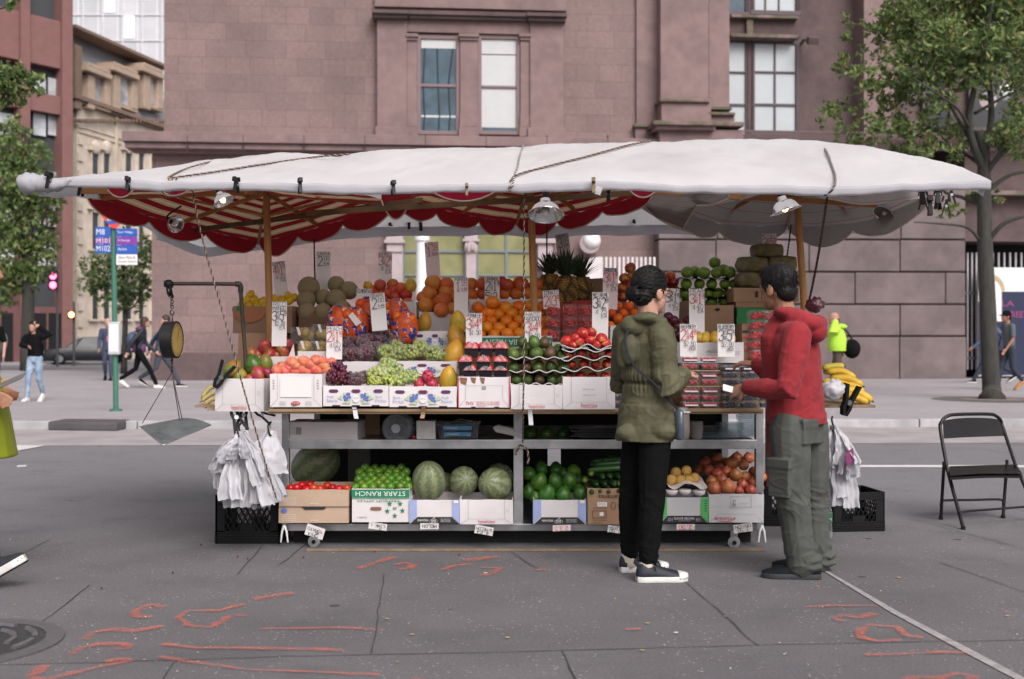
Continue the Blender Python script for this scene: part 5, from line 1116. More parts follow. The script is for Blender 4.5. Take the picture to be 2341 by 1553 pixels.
proto('lemon',ballprof(-.0,12,0,.22),(1,1,1.18),.02); proto('lime',ballprof(.02,12,0,.08),(1,1,1.08),.02,n=14)
proto('cantaloupe',ballprof(.03,14),(1,1,1.02),.02,2,24); proto('watermelon',ballprof(.02,18),(1,1,1.25),.015,1.5,32)
for k in ('avocado','bigavo','ripeavo'): proto(k,ballprof(-.03,14,-.22),(1,1,1.2),.02,3)
for k in ('mangogreen','mangored','mangoyellow'): proto(k,ballprof(.0,14,-.12),(1,.86,1.22),.03,1.6)
for k in ('peach','nectarine','tomato','rapple','gapple','plum','pom','pear'): proto(k,ballprof(.16,12,.04),(1,1,.93),.02,2)
proto('onion',ballprof(-.16,12,-.03,.08),(1,1,.93),.02,2); proto('papaya',ballprof(-.05,16,-.16),(1,1,1.55),.03,1.4,22)
def calyx(k,m,n=5):
    """five green sepals on top of a tomato"""
    me=PROTO[k]; me.materials.append(m); bm=bmesh.new(); bm.from_mesh(me)
    for j in range(n):
        a=2*math.pi*j/n; v=[bm.verts.new((.08*math.cos(a+1.2),.08*math.sin(a+1.2),.80)),bm.verts.new((.5*math.cos(a),.5*math.sin(a),.86)),bm.verts.new((.08*math.cos(a-1.2),.08*math.sin(a-1.2),.80))]; f=bm.faces.new(v); f.material_index=1
    bm.to_mesh(me); bm.free()
calyx('tomato',mat('tomato_calyx',(.05,.11,.02),.7))
mb=MB(); mb.ell((0,0,0),(.8,.8,1),nu=16,nv=10)
for i in range(26):
    a=i*2.4; z=-.75+1.6*i/26; r=.8*math.sqrt(max(.05,1-z*z)); c=V((r*math.cos(a),r*math.sin(a),z)); o=V((math.cos(a),math.sin(a),.5)); s=V((-math.sin(a),math.cos(a),0))*.26
    mb.add([c-s,c+s,c+V((0,0,.1))+o*.28,c-V((0,0,.2))],[(0,1,2),(3,1,0)])
PROTO['dragon']=mb.mesh('dragon',FM['dragon'],180)
mb=MB(); mb.tube([V((0,0,-1+.2*i)) for i in range(11)],[.05,.13,.155,.165,.17,.17,.17,.165,.16,.13,.06],12); PROTO['cucumber']=mb.mesh('cucumber',FM['cucumber'],180); me=PROTO['cucumber'].copy(); me.materials.clear(); me.materials.append(FM['cuke2']); PROTO['cuke2']=me
def put(k,name,pts,label,cat,group,Y=None,tilt=.5,jit=.0,face=None):
    for q in pts:
        px,py,r=q[0],q[1],q[2]; y=q[3] if len(q)>3 else Y
        s=r*y/FL; o=link(name,PROTO[k],None,W(px,py,y+U(-jit,jit)))
        o.rotation_euler=face if face else (U(-tilt,tilt)-.35,U(-tilt,tilt),U(0,6.28)); o.scale=(s*U(.98,1.10),)*3
        tag(o,label,cat,group)
def rows(xb0,xb1,yb,xt0,xt1,yt,r,Yb,Yt,n,sq=1.9,jx=.18):
    P=[]
    for i in range(n):
        f=i/max(n-1,1); x0=xb0+(xt0-xb0)*f; x1=xb1+(xt1-xb1)*f; y=yb+(yt-yb)*f; Y=Yb+(Yt-Yb)*f; k=max(1,int((x1-x0)/(r*sq))); off=(i%2)*.5
        for j in range(k+ (0 if i%2 else 1)):
            x=x0+(x1-x0)*(j+off)/max(k,1)
            if x<=x1+2: P.append((x+U(-jx,jx)*r,y+U(-jx,jx)*r,r*U(.92,1.08),Y))
    return P
put('mangogreen','mango',[(533,843,20),(516,864,11),(548,861,18),(606,833,19,7.05)],'green and orange mango in the tilted box at the left end','mango','mangoes in the left end box',6.98)
put('mangored','mango',[(589,857,17),(613,854,13),(570,868,13)],'red mango at the front of the left end box','mango','red mangoes in the left end box',6.96)
put('bigavo','green_papaya',[(580,835,22)],'big round green papaya behind the steel pipe','papaya',None,7.02)
put('mangored','mango',[(576,810,14),(605,793,17),(617,810,16),(640,793,15),(648,805,14),(659,787,11),(632,815,12),(590,812,12)],'red and green mango in the second tier box by the red mango sign','mango','mangoes in the second tier box',7.2)
put('peach','peach',[(667,829,14),(679,838,15),(710,835,15),(694,827,14),(722,824,14),(737,827,13),(757,829,12,7.0),(740,837,14),(634,848,13),(653,849,13),(678,850,13),(705,850,13),(729,848,13),(645,838,13,7.05),(660,843,13),(690,846,13),(718,845,13),(745,848,13)],'rosy peach in the heap under the peach sign','peach','peaches in the white peach box',6.92)
put('orange','orange',[(1126,691,15,7.62),(1093,704,14),(1119,714,14),(1155,704,15)]+rows(1098,1250,764,1092,1244,702,13.8,7.5,7.72,5),'orange heaped in the box with the green strip','orange','oranges in the green strip box',7.66)
put('grapefruit','grapefruit',[(990,647,18),(1021,650,16),(982,669,18),(1020,666,17),(973,698,19,7.85),(1013,688,19,7.84),(1009,709,17,7.8),(1033,706,14,7.82),(966,680,14),(1040,682,15),(998,668,16,8.0),(990,700,17,7.9)],'orange grapefruit in the pile left of the papaya sign','grapefruit','grapefruits beside the papayas',7.9)
put('redgrape','grapefruit',[(869,652,14),(847,666,14),(898,650,13),(898,662,14),(915,659,14),(928,674,15),(901,677,14),(885,671,14),(860,676,14),(875,690,14,7.85),(905,694,14,7.85),(930,695,14,7.85),(848,690,13,7.85)],'reddish grapefruit behind the clementine bags','grapefruit','red grapefruits at the back',7.95)
put('mangoyellow','grapefruit',[(842,656,13),(939,652,14)],'yellow grapefruit at the edge of the reddish pile','grapefruit','yellow grapefruits at the back',7.95)
put('grapefruit','grapefruit',[(1077,650,16),(1078,674,15),(1080,690,14),(1104,671,15),(1190,650,18),(1153,672,14),(1180,671,15),(1204,671,14),(1132,652,15),(1128,672,14),(1228,650,15),(1229,675,15),(1232,690,14),(1215,660,14,8.0)],'orange grapefruit in the long tray behind the oranges','grapefruit','grapefruits in the long tray',7.93)
put('redgrape','grapefruit',[(1104,650,15),(1147,647,16),(1160,651,15)],'red grapefruit in the long tray behind the orange sign','grapefruit','red grapefruits in the long tray',7.9)
put('lemon','lemon',[(573,674,9),(566,686,9),(580,686,9),(600,690,9),(628,686,9),(645,686,9),(660,677,9),(662,688,9),(672,681,8),(556,690,9)]+rows(552,640,702,556,650,690,8.5,7.82,7.95,2),'yellow lemon in the brown box at the back left','lemon','lemons in the brown box',7.95)
put('cantaloupe','cantaloupe',[(706,658,24,8.05),(700,687,22,7.95),(769,651,20,8.1),(798,664,20,8.05),(740,682,19,8.0),(769,684,22,7.92),(701,714,20,7.85),(739,714,21,7.85),(782,709,21,7.85)],'netted tan cantaloupe in the pile below the canta sign','melon','cantaloupes')
put('papaya','papaya',[(1025,868,19)],'single yellow papaya standing at the right of the front grape box','papaya',None,6.9,face=(.2,.1,0))
for q,l in (((1047,738,17,7.42),'topmost papaya of the leaning column'),((1043,772,20,7.32),'second papaya of the leaning column'),((1038,812,22,7.2),'lowest papaya of the leaning column beside the grapes')): put('papaya','papaya',[q],l,'papaya','papayas in the leaning column',face=(.25,.12,U(0,6)))
put('papaya','papaya',[(971,737,15,7.55)],'greenish papaya behind the clementine bags','papaya',None,face=(.1,-.1,2))
put('dragon','dragon_fruit',[(978,862,16),(958,879,14),(988,879,15)],'magenta dragon fruit in the front grape box','dragon fruit','dragon fruits',6.9)
# avocados on moulded trays
put('avocado','avocado',[(1194,781,12),(1221,782,14),(1171,809,14),(1194,807,13,7.0),(1208,798,13,7.05),(1227,807,14),(1241,801,13,7.05),(1174,839,13),(1231,839,13),(1259,838,12),(1286,820,14),(1289,843,15),(1179,866,12),(1206,866,13),(1262,867,12),(1282,868,12),(1275,800,12,7.1)],'green avocado on the moulded trays','avocado','green avocados on the trays',6.93)
put('ripeavo','avocado',[(1245,782,12),(1258,806,13),(1204,837,12),(1233,866,12),(1186,820,11,7.0),(1215,850,10,7.0)],'brown ripe avocado among the green ones','avocado','brown avocados on the trays',6.93)
put('nectarine','nectarine',[(1295,781,14),(1316,774,13),(1332,763,14),(1351,761,13),(1348,778,14),(1324,782,13),(1375,775,13),(1384,785,12),(1310,790,12),(1365,788,12)],'red nectarine on top of the stacked trays','nectarine','nectarines on the top tray',6.98)
put('nectarine','nectarine',[(1329,809,12),(1300,811,11),(1358,812,11),(1394,811,12),(1335,833,12),(1305,834,11),(1362,834,11),(1388,833,12),(1327,862,12),(1300,862,11),(1355,862,11),(1383,862,12)],'nectarine half hidden in the lower trays','nectarine','nectarines in the lower trays',6.93)
put('rapple','apple',[(1441,613,13),(1428,637,13),(1446,633,13),(1421,660,13),(1423,680,13),(1440,655,13),(1442,677,13),(1462,650,13),(1462,672,13)],'red and yellow apple in the pile behind the woman','apple','red apples behind the woman',8.0)
put('rapple','apple',[(1532,632,12),(1521,640,12),(1541,646,11),(1528,655,12),(1541,662,11),(1515,655,12)],'russet apple beside the woman\'s face','apple','apples beside the plum sign',8.0)
put('tangerine','tangerine',rows(1396,1452,745,1402,1452,700,10.5,7.5,7.68,4),'bright tangerine heaped below the tangerine sign','tangerine','tangerines')
put('gapple','green_apple',[(1634,601,14,8.0),(1571,623,14),(1589,622,14,8.05),(1609,624,14),(1639,624,14),(1653,619,14,8.05),(1668,623,14),(1569,650,13),(1599,650,13),(1627,650,13),(1657,650,13),(1680,650,12),(1565,671,13),(1592,671,13),(1619,671,13),(1640,671,13),(1666,671,13),(1571,691,13),(1600,691,13),(1627,691,13),(1654,691,13)],'round green apple in the stacked black trays','apple','green apples in the stacked trays',7.92)
put('plum','plum',[(1528,724,11),(1540,733,11),(1548,747,11),(1571,733,11),(1542,757,11),(1558,742,11),(1525,742,11),(1530,762,11),(1565,752,11),(1551,765,11)],'dark red plum behind the raspberry sign','plum','plums',7.5)
put('mangoyellow','yellow_mango',[(1595,770,12),(1612,773,12),(1634,772,12),(1652,774,11),(1670,774,11)],'yellow mango in the white box behind the berries','mango','yellow mangoes',7.3)
# bottom shelf
put('tomato','tomato',[(678,1116,11),(664,1117,10),(701,1121,10),(717,1117,11),(732,1119,11),(775,1119,10),(793,1117,9),(690,1110,10,7.2),(708,1109,10,7.25),(748,1112,10,7.25),(760,1116,10,7.2),(655,1111,9,7.2)],'red tomato in the upper brown box','tomato','tomatoes in the brown box',7.05,face=(-.5,.1,1))
put('lime','lime',rows(813,934,1114,826,928,1072,10,7.05,7.3,6,1.8),'small green lime in the five star box','lime','limes')
put('watermelon','watermelon',[(981,1100,37,7.15)],'largest pale striped watermelon beside the limes','watermelon',None,face=(.35,-.25,.6))
put('watermelon','watermelon',[(1060,1100,33,7.2)],'round green watermelon in the middle of the bottom shelf','watermelon',None,face=(1.35,.05,.2))
put('watermelon','watermelon',[(1133,1108,37,7.12)],'yellowish watermelon beside the centre post','watermelon',None,face=(1.25,.1,-.5))
put('watermelon','watermelon',[(1140,1092,33,7.4)],'shaded watermelon behind the yellowish one','watermelon',None,face=(1.2,0,.4))
put('watermelon','watermelon',[(1010,1112,30,7.4)],'watermelon mostly hidden behind the largest one','watermelon',None,face=(1.2,0,1.4))
put('watermelon','watermelon',[(722,1062,48,7.65)],'big dark watermelon in the shade behind the tomatoes','watermelon',None,face=(.9,.5,1))
put('bigavo','green_avocado',[(1210,1082,14,7.3),(1238,1071,14,7.35),(1271,1072,14,7.35),(1233,1101,17,7.2),(1269,1101,16,7.2),(1303,1100,18,7.2),(1210,1125,15,7.2),(1251,1130,19,7.08),(1288,1131,17,7.08),(1327,1127,17,7.08),(1218,1104,14,7.35),(1290,1085,14,7.35),(1322,1100,14,7.3),(1225,1138,13,7.1)],'big glossy green avocado on the bottom shelf','avocado','big green avocados on the bottom shelf')
put('cuke2','green_avocado',[],'','','')
put('papaya','green_mango',[],'','','')
put('lime','green_mango',[(1312,1078,15,7.33)],'bright yellow green mango above the big avocados','mango',None)
put('bigavo','green_avocado',[(1213,990,14,7.3),(1250,990,14,7.3),(1288,990,14,7.3)],'dark green avocado on the middle shelf','avocado','avocados on the middle shelf')
put('cucumber','cucumber',[(1388,1072,42,7.1),(1402,1060,40,7.15),(1395,1052,40,7.25)],'dark cucumber lying sideways on top of the heap','cucumber','cucumbers lying sideways',face=(0,R(86),.06))
put('cucumber','cucumber',[(1371,1088,44,7.15),(1388,1087,44,7.15),(1408,1087,44,7.15),(1357,1104,46,7.1),(1376,1104,46,7.1),(1397,1104,46,7.1),(1346,1121,46,7.08),(1365,1119,46,7.08),(1384,1120,46,7.08),(1406,1119,46,7.08),(1374,1056,40,7.3),(1360,1064,40,7.3)],'dark cucumber showing its round end','cucumber','cucumbers end on',face=(R(88),0,.1))
put('cuke2','cucumber',[(1352,1081,42,7.12),(1417,1104,44,7.1),(1395,1049,36,7.35),(1338,1096,40,7.1)],'pale green cucumber among the dark ones','cucumber','pale cucumbers',face=(R(88),0,-.1))
put('pear','asian_pear',[(1535,1097,13,7.08),(1569,1076,12,7.2),(1555,1098,12,7.08),(1574,1098,12,7.08),(1587,1093,12,7.12),(1545,1080,12,7.2)],'yellow asian pear in white foam netting','pear','asian pears',face=(1.5,0,.2))
put('onion','onion',[(1674,1058,15,7.25),(1700,1064,12,7.22),(1681,1086,15,7.15),(1724,1079,13,7.18),(1724,1103,15,7.1),(1697,1108,13,7.1),(1663,1114,19,7.06),(1632,1117,16,7.06),(1649,1098,15,7.12),(1627,1100,12,7.12),(1689,1122,11,7.05),(1715,1122,14,7.05),(1646,1068,14,7.3),(1621,1076,13,7.3),(1613,1058,14,7.4),(1712,1047,13,7.35),(1685,1047,13,7.4),(1640,1084,14,7.22),(1660,1080,14,7.22),(1660,1060,14,7.35),(1705,1090,13,7.15),(1640,1050,14,7.4),(1740,1090,12,7.2),(1599,1075,14,7.4),(1735,1115,12,7.1)],'red brown onion in the heap above the grey white box','onion','onions')
# foam cups and sheet for the pears
m_foam=mat('white_foam',(.72,.66,.66),.7,.06,20,.2,60)
mb=MB(); mb.grid(lambda u,v:W(1528+90*u,1112+6*math.sin(u*9)+4*noise.noise(V((u*4,v*4,0))),6.98)+V((0,.3*v,.04*v)),16,6); mb.solo('foam_sheet',m_foam,'crumpled white foam sheet under the asian pears','foam',smooth=180)
for px,py in ((1566,1124),(1599,1126),(1536,1125)): 
    mb=MB(); mb.lathe([(.02,-.022),(.034,-.008),(.038,.012),(.034,.014),(.03,-.004),(.012,-.016)],W(px,py,7.0),14); mb.solo('foam_net',m_foam,'white foam fruit net under the asian pears','foam','foam nets under the pears',smooth=180)
# moulded trays
m_tray=mat('black_fruit_tray',(.014,.012,.018),.3,.1); m_trayp=mat('purple_fruit_tray',(.035,.018,.05),.4,.1); m_tedge=mat('white_paper_edge',(.55,.53,.53),.8)
def wtray(x0,x1,y,Y,d,m,label,group,edge=True,waves=4,amp=5,ph=0):
    mb=MB(); a=W(x0,y,Y);b=W(x1,y,Y); A=amp*Y/FL
    f=lambda u,v:a.lerp(b,u)+V((0,d*v,A*(math.cos(u*waves*2*math.pi+ph)*.5+.4*noise.noise(V((u*5,v*2,y)))) ))
    mb.grid(f,waves*8,8); k=len(mb.v); mb.grid(lambda u,v:f(u,v)-V((0,0,.008)),waves*8,8)
    t=thing('fruit_tray',label,'tray',(a+b)/2+V((0,d/2,0)),group); mb.build('tray',m,t,180)
    if edge: MB().tube([f(i/(waves*8),0)+V((0,-.002,.001)) for i in range(waves*8+1)],.0035,5).build('rim',m_tedge,t)
for y,Y in ((819,6.86),(850,6.86),(879,6.86)): wtray(1164,1300 if y<860 else 1285,y,Y,.30,m_trayp,'dark scalloped tray under a row of avocados','avocado trays')
for y,Y,p in ((794,6.88,0),(801,6.87,1),(820,6.86,2),(845,6.85,.5)): wtray(1284,1402,y,Y,.30,m_tray,'wavy black tray with a pale rim in the nectarine stack','nectarine trays',True,2,9,p)
for y,Y in ((636,7.84),(660,7.84),(680,7.84)): wtray(1555,1690,y,Y,.28,m_tray,'black tray under a row of green apples','apple trays',False,4,4)
wtray(1512,1552,648,7.85,.2,m_tray,'black tray under the russet apples','apple trays at the plum sign',False,2,4)
# pomegranate packs: black punnets under stretched film
def pack(px,py,Y,w,h,label):
    c=W(px,py,Y); ww=w*Y/FL; hh=h*Y/FL; t=thing('pomegranate_pack',label,'fruit pack',c,'pomegranate packs')
    mb=MB(); mb.loft([[c+V((x*ww*.42*s,y*.05*s,z)) for x,y in ((-1,-1),(1,-1),(1,1),(-1,1))] for s,z in ((.85,0),(1,hh*.6),(1.08,hh*.62),(1.0,hh*.55),(.8,.01))]); mb.build('punnet',m_tray,t,None,.004)
    for k in (-1,1):
        o=link('pomegranate',PROTO['pom'],t,V((k*ww*.2,0,hh*.72)),(U(-1,1),U(-1,1),U(0,6)),(ww*.26,ww*.26,hh*.42))
    mb=MB(); mb.grid(lambda u,v:c+V(((u-.5)*ww*.86,(v-.5)*.10,hh*(.66+.5*math.sin(math.pi*u)*math.sin(math.pi*v)+.03*noise.noise(V((u*9,v*9,px)))))),10,8); mb.build('film',glassy('cling_film',t=.85),t,180)
for i,(y,Y) in enumerate(((866,6.84),(846,6.86),(818,6.92))):
    for px in ((1074,1110,1144),(1064,1105,1144),(1078,1112,1146))[i]: pack(px,y,Y,36,(30,30,34)[i],'black punnet of pomegranates in the %s layer'%('lowest','middle','top')[i])
# grapes
def bunch(name,m,r,ext,n,sd):
    random.seed(sd); mb=MB()
    for i in range(n):
        d=V((random.gauss(0,1),random.gauss(0,1),random.gauss(0,1))).normalized()*(U(.35,1)**.5); p=V((d.x*ext[0],d.y*ext[1],d.z*ext[2])); mb.ell(p,(r*U(.85,1.1),r*U(.85,1.1),r*1.12),0,None,9,6)
    return mb.mesh(name,m,180)
m_gg=mat('green_grape_skin',(.27,.33,.05),.3,.15,4,c2=(.38,.42,.13),ms=20,rnd=.12,hrnd=.015,sss=.0); m_gr=mat('red_grape_skin',(.13,.02,.032),.3,.3,6,c2=(.055,.016,.035),ms=18,rnd=.2,hrnd=.02)
GB=[bunch('bunch',m_gg,.0132,(.062,.05,.045),72,k) for k in range(2)]; RB=[bunch('bunch',m_gr,.012,(.062,.05,.042),80,k+5) for k in range(2)]; random.seed(11)
m_bag=glassy('clear_bag',t=.92,mx_=.16,wr_=.12)
bag=MB(); bag.grid(lambda u,v:V((.07*math.cos(2*math.pi*u)*math.sin(math.pi*(.08+.84*v)),.058*math.sin(2*math.pi*u)*math.sin(math.pi*(.08+.84*v)),-.05*math.cos(math.pi*v)))*(1+.13*noise.noise(V((math.cos(6.28*u)*2,math.sin(6.28*u)*2,v*5)))),20,10); BAGM=bag.mesh('bag',m_bag,180)
def grape(px,py,Y,s,kind,bagged,label,group):
    t=thing('grape_bunch',label,'grapes',W(px,py,Y)-V((0,0,.03*s)),group,U(0,6.28)); b=random.choice(GB if kind else RB); link('bunch',b,t,V((0,0,.03*s)),(U(-.3,.3),U(-.3,.3),0),(s,s,s))
    if bagged: link('bag',BAGM,t,V((0,0,.03*s)),(0,0,U(0,6)),(s*1.02,)*3)
for px,py,Y,s in ((836,781,7.32,1),(862,776,7.4,1),(890,768,7.42,1),(923,772,7.42,.9),(836,806,7.2,1),(789,793,7.3,.95),(803,778,7.4,.9),(832,790,7.3,1),(781,812,7.18,.95),(808,812,7.15,.95),(860,797,7.25,.9),(905,785,7.35,.9)): grape(px,py,Y,s,0,True,'bagged bunch of dark red grapes in the second tier','bagged red grapes')
for px,py,Y,s in ((762,862,6.9,.95),(771,842,6.98,.95),(790,866,6.88,.95)): grape(px,py,Y,s,0,False,'loose bunch of dark red grapes at the left of the front box','loose red grapes')
for px,py,Y,s in ((815,868,6.87,.95),(838,862,6.92,.8)): grape(px,py,Y,s,0,True,'cloudy bag of purple grapes in the front box','purple grape bags')
for px,py,Y,s in ((882,806,7.2,1),(912,808,7.2,.9),(934,806,7.2,1.05),(960,796,7.25,1),(988,808,7.2,.95),(1003,814,7.18,.8),(905,794,7.28,.9)): grape(px,py,Y,s,1,True,'bagged bunch of green grapes in the second tier','green grapes in the second tier')
for px,py,Y,s in ((861,858,6.9,1),(901,848,6.96,1),(915,868,6.88,.95),(937,862,6.9,.85),(854,874,6.86,.8),(885,836,7.02,1),(890,872,6.86,.85),(875,850,6.95,.9)): grape(px,py,Y,s,1,px%2==1,'bunch of green grapes heaped in the front boxes','green grapes in the front boxes')
# clementine mesh bags
def clemfn(nt,vec,col,b):
    n=nt.noise(vec,26,2); c=nt.mix(nt.ramp(n,.53,.58),col,(.03,.05,.24)); return nt.mix(nt.math('GREATER_THAN',nt.noise(vec,33,1),.66),c,(.62,.55,.5))
m_cl=mat('clementine_bag',(.60,.085,.012),.22,.3,25,.4,90,fn=clemfn)
for px,py,Y,l in ((778,738,7.42,'leftmost orange mesh bag of clementines'),(812,742,7.40,'orange mesh clementine bag left of the grape sign'),(843,718,7.5,'orange mesh clementine bag under the clementine card'),(905,722,7.5,'upper orange mesh clementine bag right of the grape sign'),(925,748,7.4,'rightmost orange mesh clementine bag with blue print')):
    c=W(px,py,Y); t=thing('clementine_bag',l,'fruit bag',c-V((0,0,.08))); mb=MB()
    for i in range(11):
        p=c+V((U(-.055,.055),U(-.035,.035),U(-.06,.07))); mb.ell(p,.034,nu=12,nv=8)
    mb.build('fruit',FM['tangerine'],t,180); mb=MB(); mb.ell(c,(.092,.07,.115),nu=24,nv=16)
    for p in mb.v:
        d=p-c; p+=d*.16*noise.noise(d*26+V((px,0,0)))
    mb.build('mesh_bag',m_cl,t,180)
mb=MB(); P=[W(800,716,7.32),W(813,727,7.3),W(825,742,7.29),W(811,735,7.3)]; mb.prism([W(796,722,7.31),W(806,714,7.31),W(826,738,7.31),W(814,746,7.31)],(0,.003,0)); mb.solo('paper_tag',m_wc,'white paper tag on the left clementine bags','tag')
# clear cartons of golden fruit
m_gold=mat('golden_fruit',(.36,.24,.06),.45,.2,6,rnd=.15)
m_clear=glassy('clear_plastic',t=.88,mx_=.28,wr_=.10)
for x0,x1,y0,y1,Y,l in ((664,713,748,786,7.36,'upper left clear carton of golden fruit'),(712,762,742,786,7.38,'upper right clear carton of golden fruit'),(680,716,780,813,7.2,'lower left clear carton of golden fruit with a green dot'),(716,748,780,813,7.2,'lower right clear carton of golden fruit')):
    a=W(x0,y1,Y);b=W(x1,y0,Y); t=thing('fruit_carton',l,'carton',(a+b)/2-V((0,0,(b.z-a.z)/2))); mb=MB()
    for k in range(5): mb.ell(V((U(a.x+.025,b.x-.025),Y+U(.03,.09),U(a.z+.025,b.z-.03))),(.034,.034,.036),nu=14,nv=9)
    mb.build('fruit',m_gold,t,180); mb=MB(); mb.bb((a.x,Y,a.z),(b.x,Y+.13,b.z)); mb.build('carton',m_clear,t,None,.006); mb=MB(); x=(a.x+b.x)/2-.02; mb.add([V((x-.012,Y-.002,b.z)),V((x+.006,Y-.002,b.z)),V((x+.018,Y-.002,b.z-.05)),V((x+.004,Y-.002,b.z-.055))],[(0,1,2,3)]); mb.build('strap',m_wc,t)
# punnets of berries and tomatoes
def berrymesh(k,m,w,d,h,r,n):
    mb=MB()
    for i in range(n): mb.ell(V((U(-w/2+r,w/2-r),U(-d/2+r,d/2-r),U(r,h-r*.6))),(r,r,r*.9),0,None,8,5)
    return mb.mesh(k,m,180)
def clammesh(w,d,h,rim=.006):
    mb=MB(); mb.loft([[V((x*w/2*s,y*d/2*s,z)) for x,y in ((-1,-1),(1,-1),(1,1),(-1,1))] for s,z in ((.9,.001),(1,h*.72),(1.07,h*.74),(1.07,h*.79),(.96,h*.8),(.9,h))]); return mb.mesh('clamshell',m_clear,None,None,.004)
m_rasp=mat('raspberry',(.40,.025,.045),.45,.3,60,rnd=.15); m_blueb=mat('blueberry',(.018,.020,.045),.5,.3,40,rnd=.2); m_straw=mat('strawberry',(.50,.02,.015),.3,.15,60,rnd=.1); m_ctom=mat('grape_tomato',(.52,.025,.018),.2,.12,20,rnd=.08)
PW,PD,PH=.108,.10,.040
PUN={'raspberry':(berrymesh('berries',m_rasp,PW*.95,PD*.95,PH*.8,.0095,70),clammesh(PW,PD,PH)),'blueberry':(berrymesh('berries',m_blueb,PW*.95,PD*.95,PH*.8,.0075,110),clammesh(PW,PD,PH)),'tomato':(berrymesh('tomatoes',m_ctom,.088,.088,.064,.0125,60),clammesh(.094,.094,.078)),'strawberry':(berrymesh('strawberries',m_straw,.09,.12,.05,.016,34),clammesh(.1,.13,.062))}
m_pbl=mat('punnet_label_mat',(.62,.56,.62),.6)
lm=MB(); lm.bb((-.040,-.0535,.012),(.040,-.0525,.021)); LBL=lm.mesh('paper_label',m_pbl)
def punnet(kind,p,label,group,rz=0,lab=False):
    t=thing(kind+'_punnet',label,'punnet',p,group,rz); b,c=PUN[kind]; link('berries' if kind!='tomato' else 'tomatoes',b,t); link('clamshell',c,t)
    if lab: link('paper_label',LBL,t)
for ci,px in enumerate((1577,1620)):
    for k in range(7):
        z=ZT+.002+k*(PH+.0015)+(.010 if k>2 else 0)+(.010 if k>4 else 0); y=6.84+(0 if k<5 else .02)
        punnet('raspberry',V((W(px,0,y).x+U(-.004,.004),y,z)),'clear punnet of raspberries in the two red stacks','raspberry punnets',U(-.05,.05),k%2==0)
for ci,px in enumerate((1668,1712,1755)):
    for k in range(6 if ci<2 else 5):
        z=ZT+.002+k*(PH+.0015)+(.010 if k>2 else 0); y=6.86
        punnet('blueberry',V((W(px,0,y).x+U(-.004,.004),y,z)),'clear punnet of blueberries in the dark stacks','blueberry punnets',U(-.06,.06),k==5)
for i,z in enumerate((ZT+.127,ZT+.2205)):
    mb=MB(); 
    mb.bb((W(1550,0,6.8).x,6.79,z),(W(1646,0,6.8).x,6.93,z+.006)); mb.solo('thin_board',m_plye,'thin wooden board between layers of raspberry punnets','board','boards between the punnets',bevel=.001)
mb=MB(); mb.bb((W(1649,0,6.8).x,6.80,ZT+.127),(W(1775,0,6.8).x,6.93,ZT+.132)); mb.solo('thin_board',m_plye,'thin wooden board between layers of blueberry punnets','board','boards between the punnets',bevel=.001)
for ci,px in enumerate((1264,1303,1339)):
    for k in range(3): 
        y=7.46; punnet('tomato',V((W(px,0,y).x,y,HC-(779-27.5*k-CY)*y/FL)),'clear punnet of grape tomatoes in the three by three stack','grape tomato punnets',U(-.05,.05))
for ci,px in enumerate((1733,1766)):
    for k in range(5):
        y=7.28; punnet('strawberry',V((W(px,0,y).x,y,W(0,822-22.5*k,y).z)),'clear punnet of strawberries stacked by the man','strawberry punnets',R(90)+U(-.05,.05))
# dark stack between the nectarine box and the woman
for k in range(5): punnet('blueberry',V((W(1424,0,6.86).x,6.86,ZT+.002+k*.0415)),'punnet of blueberries half hidden behind the woman','blueberry punnets behind the woman')
# kiwi in net bags
def kiwifn(nt,vec,col,b):
    n=nt.ramp(nt.noise(vec,16,3),.4,.62); return nt.mix(n,col,(.19,.15,.06))
m_kiwi=mat('kiwi_net_bag',(.11,.095,.035),.6,.3,40,.6,60,fn=kiwifn)
def kiwi(x0,x1,y0,y1,Y,l):
    a=W(x0,y1,Y);b=W(x1,y0,Y); c=(a+b)/2+V((0,.10,0)); mb=MB(); mb.ell(c,((b.x-a.x)/2*1.08,.11,(b.z-a.z)/2*1.12),nu=36,nv=22)
    for p in mb.v:
        d=p-c; q=V((d.x/((b.x-a.x)/2),d.y/.11,d.z/((b.z-a.z)/2))); m_=max(abs(q.x),abs(q.y),abs(q.z)); f=(1/m_)**.55 if m_>.01 else 1; p.x=c.x+d.x*f;p.y=c.y+d.y*f;p.z=c.z+d.z*f; p+=(p-c)*.10*noise.noise(p*18)
    mb.solo('kiwi_bag',m_kiwi,l,'kiwi bag',smooth=180)
kiwi(1724,1796,556,588,7.78,'topmost net bag of kiwis under the kiwi card'); kiwi(1690,1760,586,622,7.76,'left net bag of kiwis in the second layer'); kiwi(1758,1827,584,621,7.76,'right net bag of kiwis in the second layer'); kiwi(1687,1755,621,658,7.75,'left net bag of kiwis in the lowest layer'); kiwi(1752,1824,620,657,7.75,'right net bag of kiwis in the lowest layer')
mb=MB(); mb.grid(lambda u,v:W(1690+40*u,575+75*v,7.74)+V((-.03*math.sin(3*v),.02*noise.noise(V((u*6,v*6,0))),.02*noise.noise(V((u*5,v*5,3))))),8,12); mb.solo('crumpled_film',m_bag,'crumpled clear film at the left of the kiwi bags','film',smooth=180)
